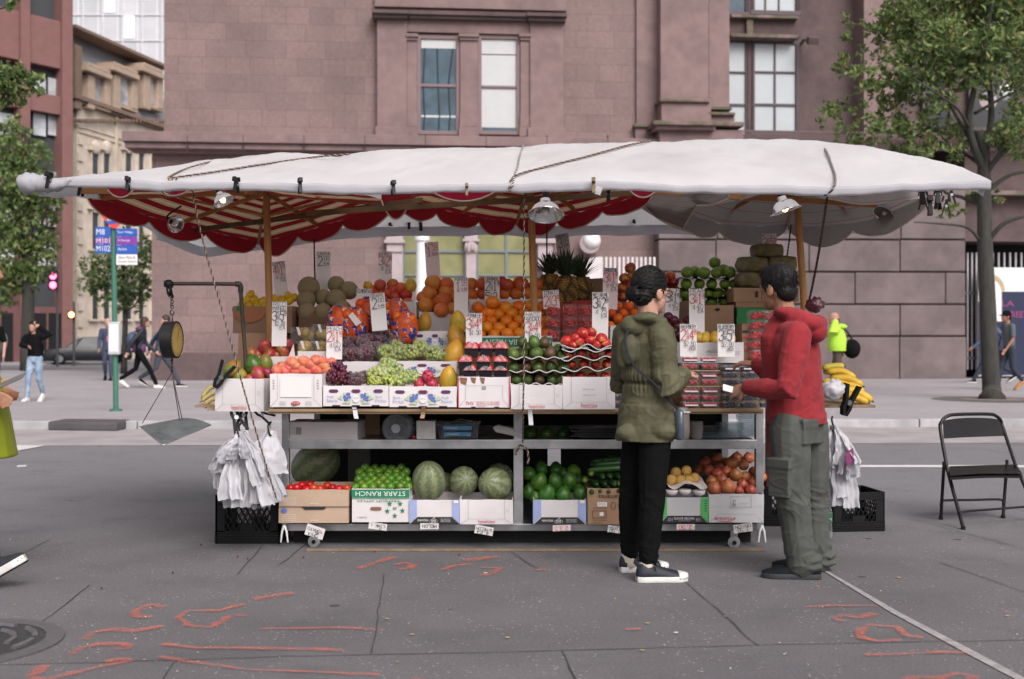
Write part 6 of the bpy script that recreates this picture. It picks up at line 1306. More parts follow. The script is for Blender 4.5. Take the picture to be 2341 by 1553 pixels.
# pineapples
m_pine=mat('pineapple_rind',(.34,.20,.045),.7,.2,5,.5,20,fn=pinefn); m_pleaf=mat('pineapple_leaf',(.035,.072,.035),.45,.3,5,rnd=.15,c2=(.06,.10,.05),ms=3)
def pineapple(px,py,Y,s,lean,label,hb=.095):
    c=W(px,py,Y); t=thing('pineapple',label,'pineapple',c-V((0,0,hb)),None,U(0,6)); mb=MB(); n=26; prof=[(.03,0),(.062,.02),(.074,.07),(.072,.12),(.058,.165),(.03,.185)]
    mb.lathe([(r*s,z*s) for r,z in prof],(0,0,0),28)
    for i in range(11):
        for j in range(15):
            a=2*math.pi*(j+.5*(i%2))/15; z=.015+.0155*i; rr=interp(prof and [(zz,r) for r,zz in prof],z); c2=V((rr*math.cos(a),rr*math.sin(a),z))*s
            mb.ell(c2,(.0115*s,.0115*s,.0105*s),nu=6,nv=4)
    mb.build('fruit_body',m_pine,t,180,0,True); lf=MB()
    for i in range(56):
        a=i*2.399; tt=i/56; L=(.17*(1-.25*tt)+U(-.02,.03))*s; el=R(22+66*tt+U(-8,8)); b0=V((.02*math.cos(a),.02*math.sin(a),.18+.03*tt))*s; d=V((math.cos(a)*math.cos(el),math.sin(a)*math.cos(el),math.sin(el))); sd=V((-math.sin(a),math.cos(a),0)); pts=[]
        for k in range(6):
            f=k/5; p=b0+d*L*f+V((0,0,1))*L*(.30*f*f*(.9-tt))-V((0,0,1))*L*.18*f**3*(1-tt)+V((math.cos(a),math.sin(a),0))*L*.22*f**3*(1-tt); w=.013*s*(1-f)**.7+.0006; pts.append((p-sd*w,p+sd*w,p-d.cross(sd)*.003*(1-f)))
        for k in range(5):
            A=pts[k];B_=pts[k+1]; lf.add([A[0],A[2],A[1],B_[1],B_[2],B_[0]],[(0,1,4,5),(1,2,3,4)])
    lf.build('leaf_crown',m_pleaf,t,180,0,True,False); t.rotation_euler=(lean[0],lean[1],U(0,6)); return t
pineapple(1257,652,7.98,.95,(0,-.05),'leftmost pineapple standing beside the middle pole'); pineapple(1294,664,7.9,1.08,(.02,.0),'front pineapple in the middle of the three'); pineapple(1332,660,7.98,.98,(0,.10),'rightmost pineapple leaning to the right')
# bananas
m_ban=mat('banana_peel',(.58,.37,.03),.5,.12,6,c2=(.45,.26,.03),mix=(.5,.75),ms=5,rnd=.1); m_bang=mat('greenish_banana_peel',(.50,.40,.05),.5,.1,6); m_btip=mat('banana_tip',(.10,.07,.02),.8)
def banana_bunch(name,label,group,lst,m):
    c=W(*lst[0][0]); t=thing(name,label,'bananas',c-V((0,0,.03)),group)
    for a,mid,b,r in lst:
        P=spline([W(*a),W(*mid),W(*b)],6); k=len(P); rr=[r*(.28+.72*min(1,math.sin(math.pi*(.06+.88*i/(k-1)))*1.7)) for i in range(k)]; rr[0]=r*.3; rr[-1]=r*.25
        mb=MB(); mb.tube(P,rr,9); o=mb.build('banana',m,t,180); mb=MB(); mb.tube([P[-1],P[-1]+(P[-1]-P[-2]).normalized()*.012],[r*.26,r*.18],7); mb.build('tip',m_btip,o,180)
banana_bunch('banana_bunch','front yellow banana bunch at the right end of the table','banana bunches',[((1915,893,7.3),(1955,895,7.28),(1994,917,7.26),.027),((1908,905,7.3),(1945,906,7.25),(1985,921,7.22),.024),((1918,884,7.35),(1950,882,7.33),(1975,899,7.3),.022)],m_ban)
banana_bunch('banana_bunch','middle yellow banana bunch above the clamp','banana bunches',[((1898,866,7.45),(1938,866,7.43),(1973,883,7.4),.026),((1890,851,7.5),(1925,850,7.48),(1956,866,7.45),.024),((1880,872,7.45),(1920,876,7.42),(1962,888,7.38),.022)],m_ban)
banana_bunch('banana_bunch','greenish banana bunch at the top right of the table','banana bunches',[((1880,842,7.6),(1905,838,7.6),(1930,838,7.6),.024),((1882,850,7.62),(1905,848,7.62),(1926,848,7.62),.022)],m_bang)
banana_bunch('banana_bunch','pale banana bunch beyond the left end box','banana bunches',[((500,880,7.35),(478,888,7.33),(462,908,7.3),.016),((505,893,7.3),(480,903,7.3),(460,918,7.28),.015),((505,906,7.28),(482,915,7.26),(465,927,7.25),.014),((510,920,7.2),(490,925,7.2),(472,932,7.2),.013)],mat('pale_banana_peel',(.52,.44,.17),.6,.12,6))
# ================================================================ PRICE CARDS
m_card=mat('sign_card',(.76,.735,.73),.7,.05,6); m_cardg=mat('lightened_sign_card',(.90,.86,.86),.75,.06,6); m_cpink=mat('pinkish_card',(.88,.74,.75),.75,.05,6)  # second card tone raised to offset the shade under the canopy
m_mk=mat('marker_black',(.018,.018,.02),.7,0); m_mr=mat('marker_red',(.50,.045,.045),.7,0); m_mb=mat('marker_blue',(.03,.05,.16),.7,0)
MKS=[m_mk,m_mr,m_mb]
def lay(name,a=None,b=None,sup=None,l2=None,l3=None,nc=0,pc=0,bc=0,two=None):
    L=[]; nm=name.split('|'); y=.04
    for t in nm: L.append((t,.05,y,.97,y+.24,nc)); y+=.28
    y+=.03
    if a and b:
        L.append((a,.02,y,.38,y+.62,pc)); [L.append((c,.40,y+.21*i,.54,y+.21*i+.18,pc)) for i,c in enumerate('FOR')]; L.append((b,.55,y,.84,y+.62,pc)); 
        if sup: L.append((sup,.82,y-.02,1.0,y+.2,pc)); L.append(('_',.82,y+.2,1.0,y+.3,pc))
        y+=.68
    elif a:
        L.append((a,.10,y,.48,y+.66,pc)); L.append((sup,.54,y,.94,y+.26,pc)); L.append(('_',.54,y+.24,.94,y+.5,pc)); L.append((l2,.54,y+.4,.94,y+.64,bc)); l2=None; y+=.7
    if l2: L.append((l2,.22,y+.02,.92,y+.30,bc)); y+=.33
    if l3: L.append((l3,.55,y,.94,y+.22,bc))
    return L
def sign(x0,x1,y0,y1,Y,tilt,label,rows_,m=m_card,flip=False,pitch=-.06,name='price_sign',thk=.005):
    s=Y/FL; w=(x1-x0)*s; h=(y1-y0)*s; c=W((x0+x1)/2,y1,Y); t=thing(name,label,'price card',c); t.rotation_euler=(pitch,R(tilt),0)
    mb=MB(); mb.grid(lambda u,v:V((w*(u-.5),-.0025+.002*math.sin(3*u+v*2),h*v)),4,8); k=len(mb.f); mb.grid(lambda u,v:V((w*(u-.5),.0005+.002*math.sin(3*u+v*2),h*v)),4,8); mb.build('card',m,t,None,0,True)
    mb=MB(); P=Pen(V((-w/2,-.0062,h)),(1,0,0),(0,0,1),mb,.0002)
    for tx,fx0,fy0,fx1,fy1,c_ in rows_:
        if flip: P.hand(tx,(1-fx1)*w,-h+fy0*w,(1-fx0)*w,-h+fy1*w,c_,None,True)
        else: P.hand(tx,fx0*w,-fy1*w,fx1*w,-fy0*w,c_,w=(.022 if (fy1-fy0)<.4 else .046)*w)
    mb.build('lettering',MKS,t,local=True,fix=False)
sign(621,655,690,792,7.16,0,'red mango price card in black beside the left pole',lay('RED|MANGO','3','5','00','$2.00','EA'))
sign(630,660,597,680,8.15,-7,'greyish tilted lemon price card with red price',lay('LEMON','4','1','00','c30','EA',pc=1),m_cardg)
sign(722,755,575,662,8.2,0,'grey cantaloupe price card in black above the melons',lay('CANTA','2',None,'00','EA'),m_cardg)
sign(746,782,746,822,7.04,0,'pinkish white peach price card with red price',lay('PEACH','2','1','00','c60','EA',pc=1))
sign(814,849,660,690,7.65,3,'short clementine card above the orange mesh bags',lay('CLMENTIN'))
sign(851,886,670,756,7.30,-5,'white grape price card in black leaning in front of the clementine bags',lay('GRAPE','2',None,'00','LB'))
sign(864,896,575,652,8.2,0,'grey grapefruit card offering three for two behind the reddish pile',lay('G.FRUIT','3','2','00','c75','EA',pc=1),m_cardg)
sign(976,1008,553,645,8.2,-4,'tilted pinkish grapefruit card priced each beside the white column',lay('G.FRUIT','1',None,'25','EA',nc=1,pc=1),m_cpink)
sign(1038,1070,634,732,7.55,0,'tall papaya price card with blue name and red price',lay('PAPAYA','1',None,'25','LB',nc=2,pc=1))
sign(1108,1142,632,704,7.75,0,'orange price card with two black offers',lay('ORANGE','2','1','00')+[('5',.05,1.1,.4,1.65,0),('F',.42,1.15,.55,1.5,0),('2',.58,1.1,.85,1.65,0)])
sign(1065,1102,716,794,7.12,0,'pomegranate price card with red price in front of the oranges',lay('POMNEGR','3','4','00','$1.50',nc=0,pc=1))
sign(1200,1237,713,783,7.12,0,'avocado price card with orange red price',lay('HASS|AVOCADO','3','4','00','$1.50','EA',pc=1))
sign(1277,1308,534,604,8.25,-7,'dark greyish pineapple price card tilted behind the leaf crowns',lay('PINEAPPLE','3',None,'00','EA'),mat('dim_card',(.48,.41,.42),.8,.08,6))
sign(1243,1280,664,706,7.56,-4,'tomato price card with red price on the tomato punnets',lay('TOMATO','2','3','00',nc=2,pc=1),m_cardg)
sign(1353,1390,668,774,7.08,1,'tall white nectarine price card in black',lay('NECTARINE','3','2','00','c75','EA'))
sign(1377,1411,612,708,7.62,1.5,'tangerine price card with red price beside the apples',lay('TANGERINE','3','1','00','c40','EA',nc=2,pc=1),m_cpink)
sign(1520,1552,660,728,7.55,2,'plum price card in black beside the woman\'s face',lay('PLUM','3','1','00','c40','EA'),m_cardg)
sign(1576,1611,660,770,7.42,0,'tall pear price card with red price',lay('PEAR','3','1','00','c40','EA',pc=1),m_cardg)
sign(1555,1593,741,816,7.02,0,'raspberry price card with red price above the red punnets',lay('RASPBERY','2','4','00','$2.50','BOX',pc=1))
sign(1641,1680,741,816,7.02,0,'blueberry price card in black above the dark punnets',lay('BLUEBERRY','3','5','00','$2.00','BOX'))
sign(1743,1775,534,572,7.95,0,'kiwi price card on top of the net bags',lay('KIWI','3','5','00',nc=2,pc=1),m_cardg)
sign(1230,1243,611,640,8.0,-8,'tiny white card with red marks left of the pineapples',[('BX',.1,.1,.9,.7,1)],m_cardg)
TG=[('EA',.55,.05,.9,.22,0),('2',.2,.1,.45,.4,0),('TOMATO',.05,.48,.95,.66,0)]
for (x0,x1,y0,y1,tl,lb,rw,mm) in ((695,738,1201,1228,18,'tilted white card hanging under the tomato boxes',[('2',.25,.05,.5,.3,0),('EA',.55,.05,.85,.2,0),('TOMATO',.08,.36,.92,.5,0)],m_card),(842,884,1195,1211,8,'white card hanging under the lime box',[('3',.25,.02,.4,.15,0),('LIME 1',.1,.18,.9,.33,0)],m_card),(961,1003,1196,1210,0,'white card hanging under the left watermelon box',[('MELON',.1,.12,.9,.28,0)],m_card),(1084,1126,1202,1222,10,'slanted white card hanging under the right watermelon box',[('4 EA',.2,.04,.9,.2,0),('W/MELON',.06,.24,.94,.4,0)],m_card),(1264,1305,1200,1214,-2,'pinkish card hanging under the avocado box',[('2 3.5',.15,.05,.9,.28,1)],m_cpink),(1388,1430,1203,1219,8,'white card hanging beside the woman\'s trousers',[('1 50',.3,.02,.9,.2,0),('SQUASH',.05,.22,.95,.36,0)],m_card),(1547,1588,1198,1211,0,'pinkish card hanging under the pear box',[('2.50',.15,.04,.9,.27,1)],m_cpink),(1678,1721,1197,1217,-8,'white onion card hanging upside down under the onion box',[('1 50',.2,.04,.8,.26,0),('ONION',.06,.28,.94,.44,0)],m_card)):
    sign(x0,x1,y0,y1,6.93,tl,lb,rw,mm,True,.18,'hanging_card')
# ================================================================ MIDDLE SHELF
def axm(d): x,y,z=frame(d); return Matrix((x,y,z)).transposed()
c=W(905,980,7.1); t=thing('cup_stack','stack of clear plastic cups lying on the middle shelf','cups',c-V((0,0,.09))); M=axm(V((.25,1,0)))
for k in range(5): mb=MB(); mb.lathe([(.0001,.0),(.03,.0),(.033,.004),(.085,.006),(.09,.012),(.092,.0),(.086,-.008),(.075,.10)],c+M@V((0,0,.022*k)),28,0,M); mb.build('cup',m_clear,t,40)
MB().lathe([(.0001,-.003),(.028,-.003),(.03,.003)],c+M@V((0,0,-.004)),20,0,M).build('cup_base',mat('cloudy_plastic',(.5,.53,.56),.25,.05),t,40)
carton(952,995,963,1004,7.04,.16,mat('speckled_white',(.58,.57,.56),.7,.15,30),'small speckled white box on the middle shelf',None,lid=True)
a=W(1000,1003,7.02);b=W(1096,971,7.02); t=thing('plastic_tub','clear lidded tub holding blue packets on the middle shelf','tub',(a+b)/2-V((0,0,.045)))
mb=MB(); cc=(a+b)/2; hw=(b.x-a.x)/2; h=b.z-a.z
mb.loft([[V((cc.x+x*hw*s,cc.y+.08+y*.08*s,a.z+z)) for x,y in ((-1,-1),(1,-1),(1,1),(-1,1))] for s,z in ((.9,0),(1,h),(1.06,h+.002),(1.06,h+.008),(.95,h+.010))]); mb.build('tub',m_clear,t,None,.004)
for z0,z1,x0,x1 in ((.05,.078,.12,.82),(.012,.038,.16,.80)):
    mb=MB(); mb.bb((a.x+2*hw*x0,a.y+.02,a.z+z0),(a.x+2*hw*x1,a.y+.12,a.z+z1)); o=mb.build('packet',mat('packet_blue',(.03,.22,.42),.4,.08),t,None,.006); mb=MB(); P=Pen(V((a.x+2*hw*x0,a.y+.02,a.z+z0)),(1,0,0),(0,0,1),mb,.002); P.print('NAPKINS',.02,.008,.09,.018,0); mb.build('lettering',m_pw,o,fix=False)
mb=MB(); mb.grid(lambda u,v:W(1003+80*u,964+4*math.sin(7*u),7.06)+V((0,.08*v,.012*noise.noise(V((u*6,v*4,1))))),14,5); mb.solo('paper_sheets',m_gc,'loose papers on top of the clear tub','paper',smooth=180)
a=W(1122,978,7.08); mb=MB(); M=Matrix.Rotation(.22,3,'Y'); q=V((W(1158,985,7.1)))
mb.loft([[q+M@V((x*.085*s,y*.06*s,z)) for x,y in ((-1,-1),(1,-1),(1,1),(-1,1))] for s,z in ((.75,-.02),(1,.0),(1.06,.003),(1.0,.006),(.72,.026))]); mb.solo('foam_tray',mat('foam_white',(.62,.60,.60),.7,.05),'white hinged foam tray tilted on the middle shelf','tray',bevel=.004)
for i in range(9): 
    mb=MB(); x0=1296+U(0,30);mb.bb((W(x0,0,7.1).x,7.08+U(0,.02),.667+i*.007),(W(1428-U(0,8),0,7.1).x,7.38,.667+i*.007+.004)); mb.solo('black_sheet',mat('black_tray_sheet',(.03,.03,.032),.25,.2),'flat black tray lying in the stack on the middle shelf','tray','flat black trays on the middle shelf')
c=W(1592,1003,7.1); mb=MB(); mb.cyl(c,c+V((0,0,.11)),.034,.04,20); t=thing('cup_stack','grey ridged stack of paper cups on the middle shelf behind the bag','cups',c); mb.build('cup',mat('grey_cup',(.3,.29,.28),.6),t,40); mb=MB(); [mb.cyl(c+V((0,0,.012+.012*k)),c+V((0,0,.016+.012*k)),.043,.043,20) for k in range(8)]; mb.build('rim',m_gc,t,40)
m_pane=glassy('clear_blue_plastic',(.6,.75,.82),.6)
for x0,x1,n,z0 in ((1612,1660,3,.664),(1645,1700,8,.664),(1695,1744,13,.664)):
    for k in range(n):
        mb=MB(); y0=7.08+(.02 if x0<1640 else .06); mb.bb((W(x0+U(-2,2),0,y0).x,y0,z0+k*.0115),(W(x1+U(-2,2),0,y0).x,y0+.16,z0+k*.0115+.009)); mb.solo('clear_tray',m_pane,'clear flat tray in the stacks at the right of the middle shelf','tray','clear trays on the middle shelf',bevel=.002)
mb=MB(); mb.ell(W(946,999,7.05),.011,nu=12,nv=8); mb.solo('stray_tomato',FM['tomato'],'tiny red tomato lying beside the speckled box','tomato',smooth=180)
# strips of tape and clamps on the table edge
for px,y0,y1,l in ((812,931,957,'pale torn tape strip hanging from the table edge at left'),(967,930,957,'brown strip of tape hanging from the table edge below the grape boxes'),(1213,938,972,'grey tape strip hanging from the table edge beside the rope')):
    mb=MB(); mb.grid(lambda u,v:W(px-5+10*u+8*(v-.5)*math.sin(px),y0+(y1-y0)*v,6.715)+V((0,.02*math.sin(3*v+px),0)),3,8); k=list(mb.v); mb.grid(lambda u,v:W(px-5+10*u+8*(v-.5)*math.sin(px),y0+(y1-y0)*v,6.719)+V((0,.02*math.sin(3*v+px),0)),3,8); mb.solo('tape_strip',m_gc if px!=967 else m_bc,l,'tape')
def bigclamp(px,py,Y,tilt,l,s=1.6):
    p=W(px,py,Y); t=thing('hand_clamp',l,'clamp',p); t.rotation_euler=(.2,R(tilt),.4)
    for k in (-1,1):
        mb=MB(); mb.loft([[V((k*x*s,y*s,z*s)) for x,y in ((a-.006,-.009),(a+.006,-.009),(a+.006,.009),(a-.006,.009))] for a,z in ((.004,-.045),(.012,-.02),(.01,0),(.018,.03),(.026,.06))]); mb.build('handle',m_dark,t,None,.002,True)
    mb=MB(); mb.cyl(V((0,-.012*s,0)),V((0,.012*s,0)),.009*s,n=10); mb.build('pivot',m_steel,t,40,0,True)
bigclamp(505,862,6.83,28,'black hand clamp gripping the corner of the left end box'); bigclamp(1938,920,7.1,12,'black hand clamp gripping the board under the bananas',1.9); bigclamp(540,955,6.9,160,'black hand clamp hanging below the left wing board',1.5); bigclamp(556,950,6.95,190,'second black hand clamp above the left bag bundle',1.4); bigclamp(600,948,6.95,120,'small black hand clamp below the table corner',1.2)
# ================================================================ HANGING SCALE
m_pipe2=mat('iron_pipe',(.065,.055,.048),.5,.25,20,metal=.5); t=thing('hanging_scale','hanging produce scale with black dial drum and steel scoop on a pipe arm','scale',W(562,872,7.0))
P=[W(563,868,7.0),W(560,800,7.0),W(554,720,6.98),W(550,665,6.96)]
mb=MB(); mb.tube(P,.0125,12); mb.tube([W(546,650,6.95),W(470,649,6.93),W(378,649,6.9)],.0115,12); mb.build('pipe_arm',m_pipe2,t,40)
mb=MB(); mb.tube(spline([W(550,668,6.96),W(550,656,6.955),W(546,650,6.95),W(538,650,6.948)],4),.017,12); mb.cyl(W(384,649,6.9),W(376,649,6.9),.02,n=12); mb.build('elbow',m_pipe2,t,40)
mb=MB(); mb.ell(W(386,650,6.9),(.03,.03,.028),nu=12,nv=8)
for i in range(10): mb.tube([W(386+U(-6,6),652,6.88),W(390+U(-9,9),665+U(0,18),6.88+U(-.02,.02))],.005,5)
for p in mb.v: p+=V((noise.noise(p*60),noise.noise(p*55),noise.noise(p*50)))*.008
mb.build('cloth_knot',m_dark,t,180)
mb=MB()
for k in range(6):
    a=W(392+ (k%2)*1.5,672+6*k,6.89); mb.tube([a+V((.008*math.cos(q)*(1 if k%2 else .3),.008*math.cos(q)*(.3 if k%2 else 1),.011*math.sin(q))) for q in [j*math.pi/5 for j in range(10)]],.003,5,closed=True)
mb.tube(spline([W(393,708,6.89),W(389,714,6.89),W(391,720,6.89),W(397,718,6.89),W(397,712,6.89)],4),.004,6); mb.tube([W(394,718,6.89),W(394,736,6.89)],.004,6); mb.build('chain_hook',m_pipe2,t,180)
ax=V((.998,-.06,0)).normalized(); c=W(394,777,6.9); M=axm(ax)
mb=MB(); mb.lathe([(.001,-.045),(.105,-.045),(.113,-.04),(.113,.03),(.105,.034),(.104,.028),(.001,.028)],c,36,0,M); mb.build('drum',mat('scale_black',(.013,.014,.016),.35,.1),t,40)
mb=MB(); mb.lathe([(.001,.0300),(.101,.0300),(.101,.0285)],c,36,0,M); d=mb.build('dial',mat('dial_yellow',(.42,.29,.09),.5,.2,12),t,40)
mb=MB(); x,y,z=frame(ax)
P=Pen(c+ax*.0305,V((-ax.y,ax.x,0)),(0,0,1),mb,.0006)
for k in range(24): a=k*math.pi/12; P.line([(.082*math.cos(a),.082*math.sin(a)),(.095*math.cos(a),.095*math.sin(a))],.004)
P.line([(0,0),(.03,.07)],.006); mb.build('markings',m_mk,d,fix=False)
mb=MB(); mb.tube([W(393,819,6.9),W(393,852,6.88)],.004,6)
for e in ((325,968,6.78),(410,957,6.98),(416,957,6.97)): mb.tube([W(393,852,6.88),W(*e)],.0028,5)
for q in range(4): mb.ell(W(393,824+8*q,6.9),(.009,.009,.011),nu=8,nv=5)
mb.build('chain',m_pipe2,t,180)
Lp,Rp,Fp,Bp=W(320,975,6.78),W(482,972,6.92),W(372,1018,6.62),W(418,957,7.05)
def pan(u,v):
    p=(Lp*(1-u)*(1-v)+Fp*u*(1-v)+Bp*(1-u)*v+Rp*u*v); return p-V((0,0,.05*16*u*(1-u)*v*(1-v)*.5))+V((0,0,.012*math.sin(math.pi*u)*(1 if v>.9 else 0)))
mb=MB(); mb.grid(pan,14,14); k=len(mb.v); mb.grid(lambda u,v:pan(u,v)+V((0,0,.003)),14,14); mb.build('scoop',mat('galvanised_scoop',(.19,.21,.215),.42,.2,14,metal=.5,c2=(.13,.15,.155),ms=8),t,180,0)
mb=MB(); mb.tube([pan(i/14,0) for i in range(15)]+[pan(1,i/14) for i in range(1,15)]+[pan(1-i/14,1) for i in range(1,15)]+[pan(0,1-i/14) for i in range(1,15)],.004,6); mb.build('rim',m_steel,t,180)
# ================================================================ CARRIER BAGS, CRATES, BOTTLE, CHAIR
m_plas=fabric2('white_plastic_bag',(.60,.60,.63),.22,rough=.42,var=.05,vs=10,bump=.35,bs=45)
m_plas2=fabric2('grey_plastic_bag',(.48,.48,.52),.22,rough=.42,var=.07,vs=10,bump=.35,bs=45)
m_pmag=mat('bag_print',(.20,.03,.12),.5,.2,30)
def bags(label,top,Y,bots,w0,w1,group,seed,sp=.10,print_=None):
    random.seed(seed); c=W(top[0],top[1],Y); t=thing('bag_bundle',label,'plastic bags',V((c.x,c.y,W(0,max(b[1] for b in bots),Y).z)),group); mb=MB()
    for i,(bx,by) in enumerate(bots):
        q=V((U(-.012,.012),U(-sp,sp)*.3,0)); a=c+q; y=Y+U(-sp,sp); e=W(bx,by,y); ww=U(w0,w1)*Y/FL; wt=ww*U(.25,.5); ph=U(0,6); tw=U(-.5,.5); bow=U(.0,.05)*(1 if bx>top[0] else -1); fr=U(5,10)
        def f(u,v):
            p=a.lerp(e,v); w_=wt+(ww-wt)*min(1,v*1.6); s=(u-.5)*w_; d=V((math.cos(tw*v+.3*math.sin(ph)),math.sin(tw*v+ph*.2),0))
            fold=.012*math.sin(u*fr+ph+v*2)*(.4+v*.8)+.012*noise.noise(V((u*5,v*9,ph*3)))+.006*noise.noise(V((u*11,v*22,ph*5)))
            return p+d*s+V((bow*math.sin(math.pi*v*.9)+.012*noise.noise(V((v*5,ph,u))),-fold-.02*math.sin(math.pi*v),.012*noise.noise(V((u*7,ph,v*3)))*v))
        mb.grid(f,9,18,0 if i%4 else 1)
    mb.build('bags',[m_plas,m_plas2],t,180,fix=False)
    mb=MB(); mb.tube(spline([c+V((0,.02,.05)),c+V((-.012,-.01,.03)),c+V((0,-.02,-.02)),c+V((.01,0,-.03))],4),.006,6); mb.build('hook',m_dark,t,180)
    if print_:
        mb=MB(); P=Pen(W(print_[0],print_[1],Y-sp-.02),(1,0,0),(0,0,1),mb,.001); s=Y/FL
        for k in range(3): P.poly([(x*s,y*s) for x,y in ((-8+6*k,14+4*k),(0+5*k,22+3*k),(4+4*k,2),(-4+3*k,-16+2*k))][::-1],0)
        mb.build('print',m_pmag,t,fix=False)
bags('big bundle of white carrier bags hanging at the left end of the cart','' or (552,985),6.72,[(495+U(0,20),1100+U(-20,20)) for _ in range(9)]+[(515+8*i,1150+U(-18,14)) for i in range(17)]+[(600,1090),(590,1110),(610,1085),(505,1120),(560,1160),(575,1165),(548,1160),(534,1160)],14,34,None,3)
bags('crumpled white bags knotted on top of the left bundle',(548,990),6.62,[(510,1060),(530,1052),(545,1040),(500,1045),(560,1050),(520,1075),(488,1075)],18,34,None,9,.05)
bags('white carrier bag with magenta print beside the cart post',(618,985),6.8,[(612,1090),(630,1085),(622,1070),(600,1075)],40,60,None,5,.03)
bags('upper bundle of white carrier bags hanging at the right end behind the man',(1905,972),6.95,[(1888+6*i+U(-5,5),1075+U(-15,20)) for i in range(12)]+[(1945,1085),(1952,1092),(1938,1098)],15,30,None,12,.07,(1940,1052))
bags('lower bundle of white carrier bags hanging at the right end',(1900,1000),7.05,[(1880+9*i+U(-5,5),1150+U(-14,14)) for i in range(8)],24,44,None,15,.07)
random.seed(21)
mb=MB(); mb.ell(W(1905,890,7.05),(.07,.06,.06),nu=24,nv=16)
for p in mb.v: d=p-W(1905,890,7.05); p+=d*(.35*noise.noise(d*30)+.2*noise.noise(d*70))
mb.solo('crumpled_bag',m_plas,'crumpled white plastic bag beside the bananas','plastic bag',smooth=180)
mb=MB(); mb.grid(lambda u,v:W(1898+22*u,938+28*v,7.0)+V((.01*math.sin(v*5),.03*math.sin(3*u)+.01*noise.noise(V((u*9,v*9,2))),0)),8,8); mb.solo('clear_bag',m_bag,'clear plastic bag hanging under the bananas','plastic bag',smooth=180)
t=thing('onion_bag','dark red net bag hanging on the rope behind the man\'s hood','net bag',W(1864,712,7.0)); mb=MB(); mb.ell(W(1864,697,7.0),(.055,.045,.045),nu=22,nv=14)
for p in mb.v: d=p-W(1864,697,7.0); p+=d*.4*noise.noise(d*40)
mb.build('bag',mat('dark_red_net',(.085,.022,.035),.3,.4,30,.4,60,c2=(.35,.3,.32),mix=(.6,.7),ms=25),t,180)
m_crate=mat('black_crate',(.008,.008,.009),.5,.15,spec=.25)
def crate(c,w,d,h,rz,label):
    t=thing('milk_crate',label,'crate',c,None,rz); f=.022
    for s in range(4):
        M=Matrix.Rotation(s*math.pi/2,4,'Z'); L=w if s%2==0 else d; D=d if s%2==0 else w; mb=MB()
        def b(x0,x1,z0,z1,y0=0,y1=.012): mb.box(M@V(((x0+x1)/2,-D/2+(y0+y1)/2,(z0+z1)/2)),(x1-x0,y1-y0,z1-z0),0,M.to_3x3())
        b(-L/2,L/2,h*.80,h); b(-L/2,L/2,h*.22,h*.24,-.004,.012); b(-L/2,L/2,0,h*.26)
        for x in (-L/2+.03,L/2-.03): b(x-.03,x+.03,h*.24,h*.82)
        for z in (.05,.10,.15): b(-L/2,L/2,h*z,h*(z+.02),-.005,.0)
        b(-L*.12,L*.12,h*.26,h*.40)
        n=9
        for i in range(n):
            for sg in (-1,1):
                x=-L/2+.06+(L-.12)*i/(n-1); dx=(h*.55)*.55*sg; a0=max(-L/2+.05,min(L/2-.05,x+dx)); 
                p0=M@V((x,-D/2+.006+.001*sg,h*.25)); p1=M@V((a0,-D/2+.006+.001*sg,h*.25+(abs(a0-x)/abs(dx) if dx else 1)*h*.56)); mb.tube([p0,p1],.0042,5)
        mb.build('side',m_crate,t,None,0,True)
    mb=MB()
    for i in range(9): mb.box((-w/2+.02+(w-.04)*i/8,0,.012),(.008,d-.02,.008)); mb.box((0,-d/2+.02+(d-.04)*i/8,.021),(w-.02,.008,.008))
    mb.build('bottom',m_crate,t,None,0,True)
crate(V((W(566,0,7.12).x,7.12+.165,.001)),.405,.33,.305,0,'black milk crate standing under the left bag bundle')
crate(V((W(1956,0,7.58).x,7.58+.17,.001)),.36,.36,.262,R(6),'black milk crate on the asphalt at the right end of the cart')
crate(V((W(1800,0,7.9).x,7.95,.001)),.36,.33,.27,R(-4),'black milk crate in the shade behind the man\'s legs')
def bottle(px,py,Y,h,label,lab=True):
    c=G(px,py); c=V((W(px,0,Y).x,Y,.001)); t=thing('water_bottle',label,'bottle',c); r=h*.16
    MB().lathe([(r*.9,0),(r,.01),(r,h*.3),(r*.93,h*.35),(r,h*.4),(r,h*.68),(r*.8,h*.78),(r*.4,h*.9),(r*.38,h*.95)],c,18).build('bottle',m_clear,t,40)
    mb=MB(); mb.cyl(c+V((0,0,h*.94)),c+V((0,0,h)),r*.45,n=12); mb.build('cap',m_pw,t,40)
    if lab:
        mb=MB(); mb.lathe([(r*1.01,h*.40),(r*1.015,h*.41),(r*1.015,h*.66),(r*1.01,h*.67)],c,18); o=mb.build('label',mat('label_green',(.03,.16,.07),.5,.1),t,40); mb=MB(); P=Pen(c+V((-r*.62,-r*1.03,h*.48)),(1,0,0),(0,0,1),mb,.004); P.print('Spring',0,0,r*1.25,h*.09); mb.build('lettering',m_pw,o,fix=False)
bottle(1889,1226,7.35,.24,'clear water bottle with a green label beside the right crate'); bottle(1876,1232,7.2,.16,'small clear water bottle behind the man\'s calf',False)
